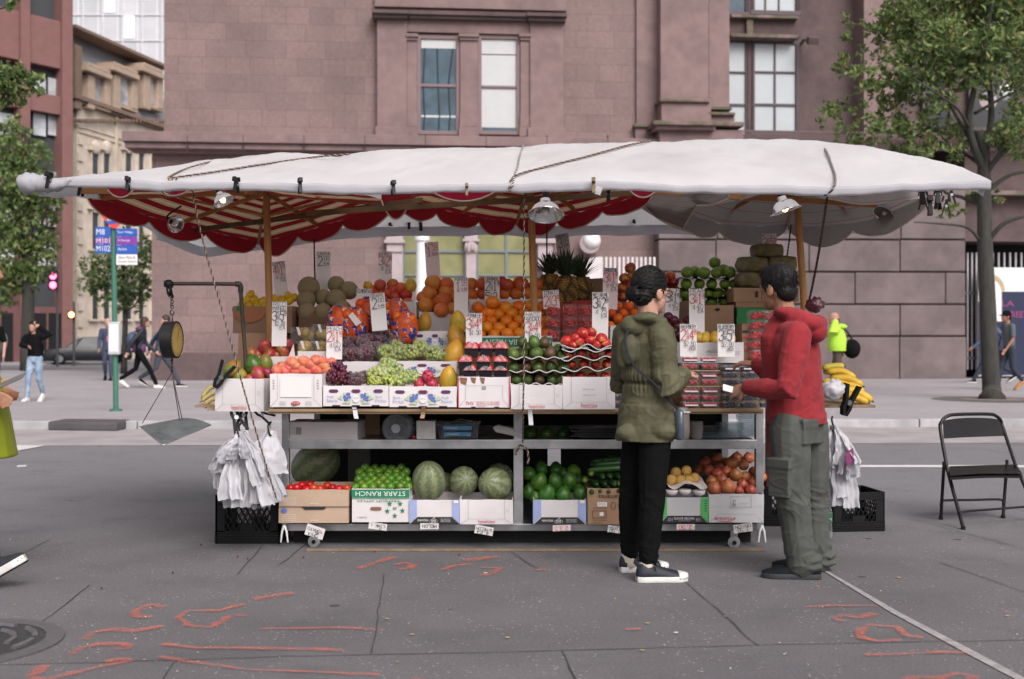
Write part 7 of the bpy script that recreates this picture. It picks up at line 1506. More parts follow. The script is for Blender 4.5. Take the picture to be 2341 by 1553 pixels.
# folding chair
m_chair=mat('chair_black_enamel',(.012,.011,.012),.35,.15,8,spec=.35)
t=thing('folding_chair','empty black metal folding chair on the asphalt at the far right','chair',(W(2240,0,7.95).x,7.95,0))
FLf,FRf=G(2202,1211,.0),G(2378,1196,.0); BLf,BRf=G(2151,1188),G(2293,1185)
TL,TR=W(2150,985,8.12),W(2292,975,8.40); sl,sr=W(2166,1075,7.98),W(2322,1065,8.2)
mb=MB(); pts=[FLf+V((0,0,.012)),sl,TL,W(2152,966,8.14),W(2164,953,8.16),W(2185,948,8.19),W(2260,947,8.34),W(2278,952,8.37),W(2288,962,8.39),TR,sr,FRf+V((0,0,.012))]
mb.tube([pts[0],pts[1]]+spline(pts[1:-1],5)[1:]+[pts[-1]],.0125,12); mb.build('front_frame',m_chair,t,60)
for a,b in ((W(2158,1062,8.0),BLf),(W(2302,1058,8.2),BRf)): MB().tube([a+V((0,0,.02)),a,b+V((0,0,.012))],.0115,10).build('leg',m_chair,t,60)
for b in (FLf,FRf,BLf,BRf): MB().cyl(b+V((0,0,.0)),b+V((0,0,.022)),.016,n=12).build('foot_cap',m_dark,t,40)
S=[W(2170,1064,8.12),W(2322,1060,8.32),W(2338,1082,7.95),W(2172,1086,7.78)]
def seatf(u,v,dz=0): p=(S[3]*(1-u)+S[2]*u)*(1-v)+(S[0]*(1-u)+S[1]*u)*v; return p-V((0,0,.010*math.sin(math.pi*u)*math.sin(math.pi*v)-dz-.008*math.sin(math.pi*u)*(1-v)))
mb=MB(); mb.loft([[seatf(i/8,j/6,z)+V((0,0,z)) for i,j in [(i,0) for i in range(9)]+[(8,j) for j in range(1,7)]+[(i,6) for i in range(7,-1,-1)]+[(0,j) for j in range(5,0,-1)]] for z in (-.018,-.010)]); mb.grid(lambda u,v:seatf(u,v,-.006),10,8); mb.build('seat',m_chair,t,30)
def backf(u,v):
    a=TL.lerp(W(2158,1003,8.1),v)+(W(2156,963,8.14)-TL)*(1-v); b=TR.lerp(W(2298,997,8.36),v)+(W(2284,960,8.38)-TR)*(1-v); p=a.lerp(b,u); return p+V((0,.02*math.sin(math.pi*u),.035*math.sin(math.pi*u)**.5*(1-v)**2*.5))
mb=MB(); mb.grid(backf,14,8); mb.grid(lambda u,v:backf(u,v)+V((0,.006,0)),14,8); mb.build('backrest',m_chair,t,180)
def strut(a,b,h):
    q=a.lerp(b,.06)+V((0,0,h)); r=a.lerp(b,.94)+V((0,0,h)); return spline([a,a+V((0,0,h*.6)),q,q.lerp(r,.5),r,b+V((0,0,h*.6)),b],4)
mb=MB(); a=FLf.lerp(sl,.18);b=FRf.lerp(sr,.18); mb.tube(strut(a,b,.045),.0085,8); mb.build('stretcher',m_chair,t,180)
mb=MB(); a=BLf+V((0,0,.09));b=BRf+V((0,0,.09)); mb.tube(strut(a,b,.045),.0085,8); mb.build('stretcher',m_chair,t,180)
# ================================================================ PEOPLE
def fuse(mb,vox,name,m,parent,it=4,disp=None,off=None):
    """one continuous skin round all the pieces of mb"""
    me=mb.mesh('tmp',[]) ; o=bpy.data.objects.new('tmp',me); COL.objects.link(o)
    r=o.modifiers.new('r','REMESH'); r.mode='VOXEL'; r.voxel_size=vox
    s=o.modifiers.new('s','SMOOTH'); s.factor=.5; s.iterations=it
    dg=bpy.context.evaluated_depsgraph_get(); out=bpy.data.meshes.new_from_object(o.evaluated_get(dg)); out.name=name
    bpy.data.objects.remove(o); bpy.data.meshes.remove(me)
    if disp:
        nr=[v.normal.copy() for v in out.vertices]
        for v,n in zip(out.vertices,nr): v.co+=n*disp(v.co)
    b=base(parent)
    for v in out.vertices: v.co-=b
    out.materials.clear(); out.materials.append(m); out.polygons.foreach_set('use_smooth',[True]*len(out.polygons)); out.update()
    return link(name,out,parent)
def limb(mb,pts,rs,n=12):
    mb.tube(pts,rs,n)
    for p,r in ((pts[0],rs[0]),(pts[-1],rs[-1])): mb.ell(p,r if not isinstance(r,tuple) else max(r),nu=n,nv=8)
def ring(c,a,b,ra,rb,n=20,pw=2.2):
    out=[]
    for i in range(n):
        t=2*math.pi*i/n; x,y=math.cos(t),math.sin(t); k=(abs(x)**pw+abs(y)**pw)**(-1/pw); out.append(c+a*(ra*x*k)+b*(rb*y*k))
    return out
def basis(f,tilt=0):
    f=V(f).normalized(); u=V((0,0,1)); r=f.cross(u).normalized(); u=r.cross(f).normalized(); return f,r,u
def head(mb,c,fh,s=1):
    f,r,u=basis(fh); M=Matrix((f,r,u)).transposed(); q=lambda x,y,z:c+(f*x+r*y+u*z)*s
    def e(x,y,z,a,b,d): mb.ell(q(x,y,z),(a*s,b*s,d*s),0,M,16,10)
    e(-.005,0,.025,.098,.076,.108); e(.035,0,-.045,.060,.056,.068); e(.070,0,-.088,.026,.028,.022); e(.062,0,.0,.036,.058,.035)
    e(.100,0,-.022,.014,.012,.026); e(.107,0,-.036,.015,.015,.012); e(.088,0,-.062,.014,.022,.0075); e(.086,0,-.074,.013,.020,.008); e(.088,0,.024,.014,.045,.012)
    for k in (-1,1): e(-.006,.077*k,-.012,.022,.010,.034); e(.0,.080*k,-.03,.010,.007,.013)
def hand(mb,w,d,nrm,s=1,curl=.35,side=1,spread=.1):
    """palm, four unequal bent fingers and a thumb leaving the side of the palm"""
    d=V(d).normalized(); n=V(nrm); n=(n-d*n.dot(d)).normalized(); a=d.cross(n)*side; M=Matrix((d,a,n)).transposed()
    mb.ell(w+d*.045*s,(.055*s,.040*s,.016*s),0,M,14,8); mb.ell(w+d*.07*s,(.03*s,.042*s,.014*s),0,M,14,8); mb.tube([w-d*.03*s,w+d*.03*s],[.025*s,.027*s],10)
    for i,(o,L) in enumerate(((-.030,.072),(-.010,.082),(.011,.077),(.030,.060))):
        p=w+d*.088*s+a*o*s; dr=(d+a*o*spread*20*.5).normalized(); P=[p-dr*.02*s,p]; ang=0
        for k,fr in enumerate((.45,.31,.24)):
            ang+=curl*(.8 if k==0 else 1)*(1+.12*i); q=dr*math.cos(ang)-n*math.sin(ang); P.append(P[-1]+q*L*fr*s)
        mb.tube(P,[.0095*s,.0095*s,.0088*s,.008*s,.0062*s],8); mb.ell(P[-1],.0064*s,nu=8,nv=6)
    p=w+d*.022*s-a*.030*s; P=[p+a*.012*s,p,p+(d*.6-a*.7-n*.3).normalized()*.034*s]; P.append(P[-1]+(d*.85-a*.25-n*.5).normalized()*.03*s); mb.tube(P,[.013*s,.0125*s,.0105*s,.0075*s],8); mb.ell(P[-1],.0076*s,nu=8,nv=6)
def shoe(t,heel,d,L,up_m,sole_m,wd=.046,pitch=0,lace=None,toecap=None,roll=0,hgt=1.0):
    d=V(d); d.z=0; d.normalize(); r=d.cross(V((0,0,1))); 
    Rm=Matrix.Rotation(pitch,3,r)
    def P(x,y,z): return heel+Rm@(d*(x*L)+r*y+V((0,0,z)))
    prof=[(0,.60),(.04,.80),(.15,.90),(.35,.84),(.55,.92),(.72,1.05),(.86,.95),(.95,.66),(1.0,.30)]
    def rg(z,g,ext=0): 
        return [P(x+(ext if x>.9 else -ext if x<.1 else 0),w*wd*g,z) for x,w in prof]+[P(x+(ext if x>.9 else -ext if x<.1 else 0),-w*wd*g,z) for x,w in prof[::-1]]
    mb=MB(); mb.loft([rg(.0,1.0),rg(.012,1.03),rg(.028*hgt,1.02)]); so=mb.build('sole',sole_m,t,50,.003)
    if pitch>0: mb=MB(); mb.loft([rg(-.009,.98),rg(-.001,1.0)]); mb.build('outsole',m_dark,so,50)
    mb=MB(); rings=[]
    for x,hw,h in ((.0,.42,.062),(.03,.66,.082),(.12,.82,.092),(.24,.80,.092),(.36,.80,.083),(.50,.88,.072),(.66,1.0,.060),(.80,1.0,.050),(.90,.86,.044),(.97,.55,.038),(1.0,.2,.032)):
        rings.append([P(x,hw*wd*math.cos(a),.018+(h*hgt-.018)*math.sin(a)**.8) for a in [math.pi*i/10 for i in range(11)]])
    mb.loft(rings); o=mb.build('shoe',up_m,t,180)
    if toecap:
        mb=MB(); rings=[]
        for x,hw,h in ((.80,1.02,.052),(.90,.90,.047),(.97,.6,.042),(1.008,.25,.036)): rings.append([P(x,hw*wd*1.03*math.cos(a),.016+(h+.003-.016)*math.sin(a)**.8) for a in [math.pi*i/10 for i in range(11)]])
        mb.loft(rings); mb.build('toe_cap',toecap,o,180)
    if lace:
        mb=MB()
        for i in range(5):
            x=.36+.085*i; h=.088-.009*i; mb.tube([P(x,-.024,h-.016),P(x+.02,0,h+.003),P(x+.04,.024,h-.018)],.0032,6)
        mb.tube([P(.34,.005,.094),P(.3,.03,.10),P(.33,.045,.075),P(.36,.03,.06)],.003,6); mb.build('lace',lace,o,180)
    return o
def skinmat(n,c): return mat(n,c,.55,.10,14,.05,90,c2=tuple(x*k for x,k in zip(c,(.95,.82,.8))),ms=9,sss=.12)
SK=skinmat('skin_light',(.46,.26,.19)); SKT=skinmat('skin_tan',(.33,.175,.11)); SKP=skinmat('skin_pink',(.50,.28,.22))
m_hair=mat('dark_hair',(.007,.006,.006),.55,.3,30,.5,140,stretch=(1,1,.3),spec=.3); m_hairb=mat('brown_hair',(.035,.02,.014),.5,.3,30,.4,120); m_hairg=mat('grey_hair',(.30,.28,.26),.6,.2,30)
m_eyew=mat('eye_white',(.75,.74,.72),.2,0); m_wht=mat('white_rubber',(.66,.65,.62),.6,.1,20)
def eyes(t,c,fh,s=1):
    f,r,u=basis(fh); mb=MB()
    for k in (-1,1):
        p=c+(f*.079+r*.031*k+u*.004)*s; mb.ell(p,.0125*s,0,None,10,7); mb.ell(p+f*.0085*s,.006*s,1,None,8,6)
    mb.build('eyes',[m_eyew,m_hair],t,180)
def fold(kx,amp,seed,el=(),gz=None,gc=None):
    def f(p):
        w=noise.noise(V((p.x*4+seed,p.y*4,p.z*4)))*.09; x,y,z=p.x+w,p.y-w,p.z+.35*p.x*(1 if seed<5 else -1)+w
        a=(.5-abs(noise.noise(V((x*6+seed,y*6,z*11)))))*.9-.25+noise.noise(V((x*15,y*15+seed,z*24)))*.25
        k=amp*.42; a+=.8*max(0,.16-abs(noise.noise(V((x*11+seed,y*11,z*17+seed)))))*3-.12
        for c,rad,am in el:
            d=(p-c).length/rad
            if d<1: k+=am*.62*(1-d)**1.1; a+=(.42-1.3*abs(noise.noise(V((x*11,y*11,z*26+seed)))))*1.3*(1-d)
        g=0
        if gz is not None:
            dz=p.z-gz+.012*noise.noise(p*6); an_=math.atan2(p.y-gc.y,p.x-gc.x); e=(p.xy-gc.xy).length<.21
            if e: g=-.014*math.exp(-(dz/.012)**2)+.0055*math.sin(an_*34+5*noise.noise(p*8))*math.exp(-(dz/.055)**2)+.010*math.exp(-((dz-.045)/.03)**2)
        return a*k+g
    return f
def person(label,J,fb,fh,vox,skin,top,legs,S=1,cat='person',wrinkle=True,arms=(1,1),group=None,hd=True,curl=(.35,.35)):
    """J: hs hips, ch chest, nk neck, hd head, sh el wr hip kn an (pairs: right, left), hand directions hdv"""
    loc=V((J['hs'].x,J['hs'].y,J.get('gz',0))); t=thing('person',label,cat,loc,group); f,r,u=basis(fb)
    b=MB(); head(b,J['hd'],fh,S); hf,hr,hu=basis(fh)
    b.tube([J['hd']-hf*.02*S-hu*.03*S,J['nk']-V((0,0,.03))],[.052*S,.058*S],12)
    sp=[J['hs'],J['hs'].lerp(J['ch'],.5),J['ch'],J['nk']-V((0,0,.07*S))]
    b.loft([ring(sp[0]-V((0,0,.06*S)),r,f,.11*S,.075*S),ring(sp[0],r,f,.12*S,.085*S),ring(sp[1],r,f,.10*S,.075*S),ring(sp[2],r,f,.125*S,.085*S),ring(sp[3],r,f,.10*S,.06*S)])
    for k in (0,1):
        limb(b,[J['sh'][k],J['el'][k],J['wr'][k]],[.042*S,.036*S,.025*S]); 
        hand(b,J['wr'][k],J['hdv'][k],J['hn'][k],S*.98,curl[k],1 if k else -1)
        limb(b,[J['hip'][k],J['kn'][k],J['an'][k]],[.062*S,.045*S,.032*S])
        limb(b,[sp[0],J['hip'][k]],[.07*S,.06*S]); limb(b,[sp[3],J['sh'][k]],[.05*S,.04*S])
    fuse(b,vox*(.8 if wrinkle else 1),'body',skin,t,3)
    # trousers
    if legs:
        L=legs; b=MB(); hs=J['hs']; hw,hdp=L.get('hips',(.165,.115))
        b.loft([ring((J['hip'][0]+J['hip'][1])/2-V((0,0,.05*S)),r,f,hw*.93*S,hdp*.97*S),ring(hs,r,f,hw*S,hdp*S),ring(hs+V((0,0,.10*S)),r,f,hw*.95*S,hdp*.93*S),ring(hs+V((0,0,.15*S)),r,f,hw*.88*S,hdp*.86*S)])
        for k in (0,1):
            h,n,a=J['hip'][k],J['kn'][k],J['an'][k]; q=L['r']; e=a+V((0,0,L.get('lift',.03)*S))
            limb(b,[h+V((0,0,.02)),h.lerp(n,.45),n,n.lerp(e,.4),e],[x*S for x in q],14)
        for fn in L.get('extra',[]): fn(b)
        el=[(J['kn'][k],.16*S,.018) for k in (0,1)]+[(J['an'][k]+V((0,0,.06)),.14*S,L.get('bunch',.015)) for k in (0,1)]
        fuse(b,vox,'trousers',L['mat'],t,L.get('it',3),fold(1,L.get('amp',.012),3.1,el) if wrinkle else None)
    # upper garment
    T=top; b=MB(); dn=T.get('drop',.0); hs=J['hs']; ax=(J['nk']-hs); R_=[]
    for tt,hw,hdp in T['rings']: R_.append(ring(hs+ax*tt+f*T.get('fwd',0),r,f,hw*S,hdp*S))
    b.loft(R_)
    for k in (0,1):
        s0,e0,w0=J['sh'][k],J['el'][k],J['wr'][k]; q=[x*S for x in T['sleeve']]
        if T.get('short'): limb(b,[s0,s0.lerp(e0,.75)],[q[0],q[1]])
        else:
            w1=e0.lerp(w0,.94); limb(b,[s0,s0.lerp(e0,.5),e0,e0.lerp(w1,.5),w1],[q[0],(q[0]+q[1])/2,q[1],(q[1]+q[2])/2,q[2]],14)
        limb(b,[J['nk']-V((0,0,.05*S)),s0],[.055*S,q[0]])
    for fn in T.get('extra',[]): fn(b)
    el=[(J['el'][k],.15*S,.022) for k in (0,1)]+[(hs+ax*.12,.22*S,T.get('waist',.008))]+[(J['sh'][k]-V((0,0,.09)),.13*S,.012) for k in (0,1)]
    fuse(b,vox,T.get('name','top'),T['mat'],t,T.get('it',3),fold(.8,T.get('amp',.012),7.7,el,T.get('gather'),hs) if wrinkle else None)
    return t
# ---------------------------------------------------------------- the woman in the olive parka
m_olv=mat('olive_parka',(.070,.068,.036),.85,.22,5,.25,160,c2=(.100,.095,.052),ms=7); m_blkj=mat('black_denim',(.006,.0065,.007),.95,.2,20,.2,200,spec=.1); m_navyc=mat('navy_canvas_shoe',(.014,.017,.026),.6,.2,30,.2,200); m_sock=mat('cream_sock',(.50,.44,.36),.9,.1)
def woman():
    fh=V((.80,.60,-.08)); fb=V((.74,.67,0)); f,r,u=basis(fb)
    J=dict(gz=0,hs=W(1478,958,6.12),ch=W(1474,810,6.12),nk=W(1482,728,6.12),hd=W(1487,668,6.13))
    J['sh']=(W(1512,768,5.99),W(1430,765,6.25)); J['el']=(W(1527,884,5.95),W(1420,878,6.30)); J['wr']=(W(1562,858,6.20),W(1500,862,6.45))
    J['hdv']=((W(1584,846,6.36)-J['wr'][0]),(W(1540,856,6.55)-J['wr'][1])); J['hn']=(V((0,-.2,1)),V((0,-.2,1)))
    J['hip']=(W(1499,985,6.06),W(1462,985,6.20)); J['kn']=(W(1490,1135,6.04),W(1443,1130,6.24)); J['an']=(W(1483,1292,6.02),W(1440,1276,6.27))
    def hood(b):
        for (px,py,Y,rx,ry,rz) in ((1432,775,6.08,.055,.05,.10),(1450,745,6.05,.075,.07,.06),(1478,728,6.02,.08,.075,.035),(1505,735,6.02,.05,.06,.03),(1424,805,6.06,.04,.045,.09),(1440,800,6.02,.05,.045,.08)): b.ell(W(px,py,Y),(rx,ry,rz),nu=16,nv=10)
    def skirt(b):
        c=J['hs']; b.loft([ring(c-V((0,0,.115))-f*.02,r,f,.168,.135),ring(c-V((0,0,.03)),r,f,.166,.135),ring(c+V((0,0,.08)),r,f,.155,.125)])
        b.ell(W(1440,990,6.05),(.075,.06,.05),nu=14,nv=8); b.ell(W(1528,965,6.02),(.05,.06,.07),nu=14,nv=8); b.ell(W(1512,984,6.03),(.09,.10,.065),nu=14,nv=8)
    t=person('young woman in an olive parka and black jeans reaching for the berries',J,fb,fh,.0052,SK,
      dict(mat=m_olv,name='parka',rings=((-.02,.160,.130),(.14,.148,.118),(.30,.140,.112),(.42,.138,.110),(.58,.158,.122),(.75,.172,.126),(.90,.150,.105),(1.0,.085,.075)),sleeve=(.072,.068,.052),extra=[hood,skirt],amp=.012,waist=.012,it=5,gather=W(0,874,6.1).z),
      dict(mat=m_blkj,r=(.091,.084,.068,.066,.050),hips=(.136,.104),lift=.035,amp=.007,bunch=.012,it=6))
    hf,hr,hu=basis(fh); c=J['hd']; q=lambda x,y,z:c+hf*x+hr*y+hu*z; M=Matrix((hf,hr,hu)).transposed()
    b=MB(); b.ell(q(-.016,0,.038),(.106,.086,.104),0,M,18,12); b.ell(q(-.060,0,-.020),(.056,.068,.066),0,M,16,10); b.ell(q(-.125,0,-.022),(.040,.048,.040),0,M,14,9); b.ell(q(-.105,.0,-.012),(.03,.03,.028),0,M,12,8); b.ell(q(.02,0,.075),(.07,.07,.06),0,M,14,9)
    fuse(b,.0055,'hair',m_hair,t,4,lambda p:.0018*math.sin((p-c).dot(hu)*260+(p-c).dot(hr)*60+3*noise.noise(p*10))+.002*noise.noise(p*60))
    hb=MB()
    for i in range(130):
        a=U(-2.3,2.3); el=U(-.1,1.45); P=[]
        s0=V((math.cos(a)*math.cos(el)*.6+.35,math.sin(a)*math.cos(el),math.sin(el))).normalized(); s1=V((-1,U(-.25,.25),U(-.55,-.2))).normalized()
        for k in range(7):
            d=s0.lerp(s1,k/6).normalized(); P.append(q(-.016+.108*d.x,.088*d.y,.038+.106*d.z)+V((U(-1,1),U(-1,1),U(-1,1)))*.0012)
        hb.tube(P,[.0005,.0016,.0018,.0018,.0017,.0016,.001],4)
    for i in range(60):
        a=U(0,6.28); b_=U(-.8,.8); P=[q(-.125+.042*math.cos(a+k*.5)*math.cos(b_),.05*math.sin(b_+k*.25),-.022+.042*math.sin(a+k*.5)) for k in range(6)]; hb.tube(P,[.0006,.0016,.0016,.0016,.0014,.0004],4)
    hb.build('hair_strands',m_hair,t,180)
    eyes(t,c,fh); mb=MB()
    for k in (-1,1): mb.tube([q(.108+.004*math.cos(a)*0,k*.034+.024*math.cos(a),.002+.019*math.sin(a)) for a in [i*math.pi/8 for i in range(16)]],.0026,6,closed=True); mb.tube([q(.106,k*.058,.006),q(.06,k*.082,.008),q(-.005,k*.088,.006)],.0024,6)
    mb.tube([q(.108,-.010,.006),q(.112,0,.009),q(.108,.010,.006)],.0024,6); mb.build('glasses',mat('tortoise_frame',(.10,.02,.015),.3,.2,40),t,180)
    MB().ell(q(.002,.088,-.046),.004,nu=8,nv=6).build('earring',m_chrome,t,180)
    for k,(hx,Y) in enumerate(((1455,6.0),(1417,6.26))):
        a=J['an'][k]; heel=V((W(hx,0,Y).x,Y,.001)); shoe(t,heel,V((1,.10 if k==0 else .16,0)),.275,m_navyc,m_wht,.048,0,m_dark,m_wht,0,1.06)
        MB().tube([a+V((0,0,.07)),a+V((-.01,0,-.02)),a+V((0,0,-.05))],[.040,.043,.05],12).build('sock',m_sock,t,180)
    m_strap=mat('grey_strap',(.022,.024,.03),.8,.1,spec=.1)
    bg=thing('shoulder_bag','small grey shoulder bag with a blue front hanging at the woman\'s hip','bag',W(1562,1008,5.99)); b=MB(); cc=W(1560,968,5.99); y=frame(V((.8,-.6,0)))
    ax=V((.75,.35,0)).normalized(); nx=V((.42,-.9,0)).normalized(); b.loft([ring(cc+V((0,0,z*.86)),ax,nx,.036*k,.030*k,16,3) for z,k in ((-.098,.75),(-.09,.98),(-.03,1.05),(.05,.98),(.09,.86),(.098,.6))]); b.build('body',mat('taupe_leather',(.13,.105,.095),.5,.15,20),bg,180)
    b=MB(); b.loft([ring(cc-ax*.027-nx*-.010+V((0,0,z*.86)),ax,nx,.018*k,.031*k,14,3) for z,k in ((-.10,.7),(-.09,1),(.07,1),(.085,.6))]); b.build('front_panel',mat('blue_patent',(.07,.09,.115),.15,.15,10,coat=.6),bg,180)
    MB().tube([cc+nx*.036+V((-.02,0,.06)),cc+nx*.04+V((.02,0,.06))],.003,6).build('zip',m_steel,bg)
    pts=[W(1440,752,5.97),W(1429,775,5.93),W(1437,815,5.90),W(1458,845,5.91),W(1490,872,5.90),W(1520,905,5.93),W(1545,932,5.97),W(1556,948,5.99)]; P=spline(pts,5); b=MB(); n=V((.2,-1,.15)).normalized()
    vs=[]
    for i,p in enumerate(P):
        d=(P[min(i+1,len(P)-1)]-P[max(i-1,0)]).normalized(); s=d.cross(n).normalized()*.006; vs.append([p-s-n*.003,p+s-n*.003,p+s+n*.003,p-s+n*.003])
    b.loft(vs); b.build('strap',m_strap,bg,60)
woman()
# ---------------------------------------------------------------- the man in the red hoodie
m_redh=mat('red_fleece',(.255,.018,.024),.92,.18,9,.3,200,c2=(.215,.014,.02),ms=12,sheen=.06); m_crg=mat('grey_cargo_cotton',(.075,.080,.072),.85,.2,8,.25,200,c2=(.058,.062,.055),ms=6); m_navy=mat('navy_jersey',(.014,.018,.035),.85,.1); m_bshoe=mat('black_suede_shoe',(.010,.012,.015),.9,.2,20,spec=.15); m_bsole=mat('dark_rubber',(.035,.038,.042),.7,.15,20)
def man():
    fh=V((-.62,.78,-.10)); fb=V((-.62,.78,0)); f,r,u=basis(fb)
    J=dict(gz=0,hs=W(1822,962,6.14),ch=W(1822,812,6.14),nk=W(1800,724,6.15),hd=W(1778,660,6.16))
    # right hand of the man is the far one
    J['sh']=(W(1786,768,6.34),W(1822,770,5.93)); J['el']=(W(1772,862,6.52),W(1800,892,5.84)); J['wr']=(W(1730,833,6.62),W(1708,886,6.03))
    J['hdv']=((W(1690,829,6.68)-J['wr'][0]),(W(1678,896,6.10)-J['wr'][1])); J['hn']=(V((0,-.3,1)),V((.1,-.8,.5)))
    J['hip']=(W(1848,990,6.26),W(1806,990,6.06)); J['kn']=(W(1857,1135,6.29),W(1812,1135,6.06)); J['an']=(W(1866,1280,6.30),W(1832,1290,6.10))
    def hood(b):
        for (px,py,Y,rx,ry,rz) in ((1822,722,6.08,.110,.085,.040),(1850,742,6.06,.095,.085,.060),(1862,758,6.05,.070,.075,.062),(1800,718,6.05,.075,.07,.035),(1836,736,6.03,.11,.085,.055),(1868,742,6.14,.055,.08,.055),(1806,786,5.985,.082,.08,.105),(1815,762,5.99,.09,.08,.06)): b.ell(W(px,py,Y),(rx,ry,rz),0,Matrix.Rotation(.25,3,'Y'),18,12)
    def pockets(b):
        lf=-r; A=Matrix((f,lf,V((0,0,1)))).transposed(); lc=J['hip'][1].lerp(J['kn'][1],.62)
        b.box(lc+lf*.098+V((0,0,-.03)),(.135,.035,.19),0,A); b.box(lc+lf*.104+V((0,0,.055)),(.15,.035,.05),0,A)
        bc=J['hs']-f*.132+lf*.07; b.box(bc+V((0,0,-.005)),(.03,.13,.05),0,A); b.box(bc+V((0,0,-.06)),(.024,.12,.11),0,A)
        for k in (0,1):
            a=J['an'][k]; b.ell(a+V((.012,0,.03)),(.10,.085,.042),nu=16,nv=10); b.ell(a+V((.02,0,-.01)),(.098,.085,.03),nu=16,nv=10); b.ell(a+V((.0,0,.09)),(.088,.08,.04),nu=16,nv=10)
    t=person('man in a red hooded sweatshirt and grey cargo trousers choosing berries',J,fb,fh,.0052,SKT,
      dict(mat=m_redh,name='hoodie',rings=((-.03,.170,.142),(.05,.170,.144),(.10,.164,.142),(.25,.164,.140),(.45,.170,.138),(.65,.184,.136),(.80,.182,.122),(.92,.14,.10),(1.0,.09,.082)),sleeve=(.078,.068,.045),extra=[hood],amp=.010,waist=.022,it=8),
      dict(mat=m_crg,r=(.112,.104,.090,.084,.082),hips=(.150,.120),lift=.0,amp=.012,bunch=.024,extra=[pockets],it=6))
    hf,hr,hu=basis(fh); c=J['hd']; q=lambda x,y,z:c+hf*x+hr*y+hu*z; M=Matrix((hf,hr,hu)).transposed()
    b=MB(); b.ell(q(-.014,0,.042),(.107,.086,.102),0,M,18,12); b.ell(q(-.058,0,-.022),(.052,.066,.062),0,M,16,10); b.ell(q(.03,0,.085),(.07,.07,.05),0,M,14,9)
    for k in (-1,1): b.ell(q(.022,k*.072,.010),(.016,.012,.03),0,M,10,7)
    fuse(b,.005,'hair',m_hair,t,3,lambda p:.002*noise.noise(p*90)+.0025*noise.noise(p*170))
    hb=MB()
    for i in range(520):
        d=V((random.gauss(-.25,.8),random.gauss(0,.9),random.gauss(.35,.7))).normalized()
        if d.x>.55 and d.z<.35: continue
        p=q(-.014+.106*d.x,.086*d.y,.042+.101*d.z); n=(hf*d.x+hr*d.y+hu*d.z); g=(V((U(-1,1),U(-1,1),U(-1,.4)))*.25+n*.30-hu*.75+hf*.15*(1 if d.z>.5 else -1)).normalized(); hb.tube([p-n*.002,p+g*.010,p+g*.020],[.0016,.0014,.0004],4)
    hb.build('hair_strands',m_hair,t,180)
    eyes(t,c,fh)
    b=MB(); nk=J['nk']; b.loft([ring(nk+V((0,0,z)),r,f,.072*k,.070*k,24) for z,k in ((-.05,1.15),(.0,1.05),(.028,.98),(.032,.93),(.0,.9))]); b.build('collar',m_navy,t,180)
    for k,(px,py,Y) in ((1,(1876,1318,6.08)),(0,(1895,1302,6.31))):
        heel=V((W(px,0,Y).x,Y,.001)); shoe(t,heel,V((-1,.12,0)),.31,m_bshoe,m_bsole,.052,0,None,None,0,1.0)
    # ribbed cuffs and hem
    b=MB()
    for k in (0,1):
        w0=J['wr'][k]; d=(w0-J['el'][k]).normalized(); b.tube([w0-d*.065,w0-d*.04,w0-d*.012,w0-d*.004],[.047,.043,.041,.036],16)
    b.build('cuff',m_redh,t,180)
    cd=thing('paper_card','small white card held in the man\'s left hand','card',W(1668,892,6.12)); mb=MB(); M=Matrix.Rotation(R(16),3,'Y')@Matrix.Rotation(R(-50),3,'X'); mb.box(W(1668,890,6.12),(.075,.005,.05),0,M); mb.build('card',m_wc,cd)
man()
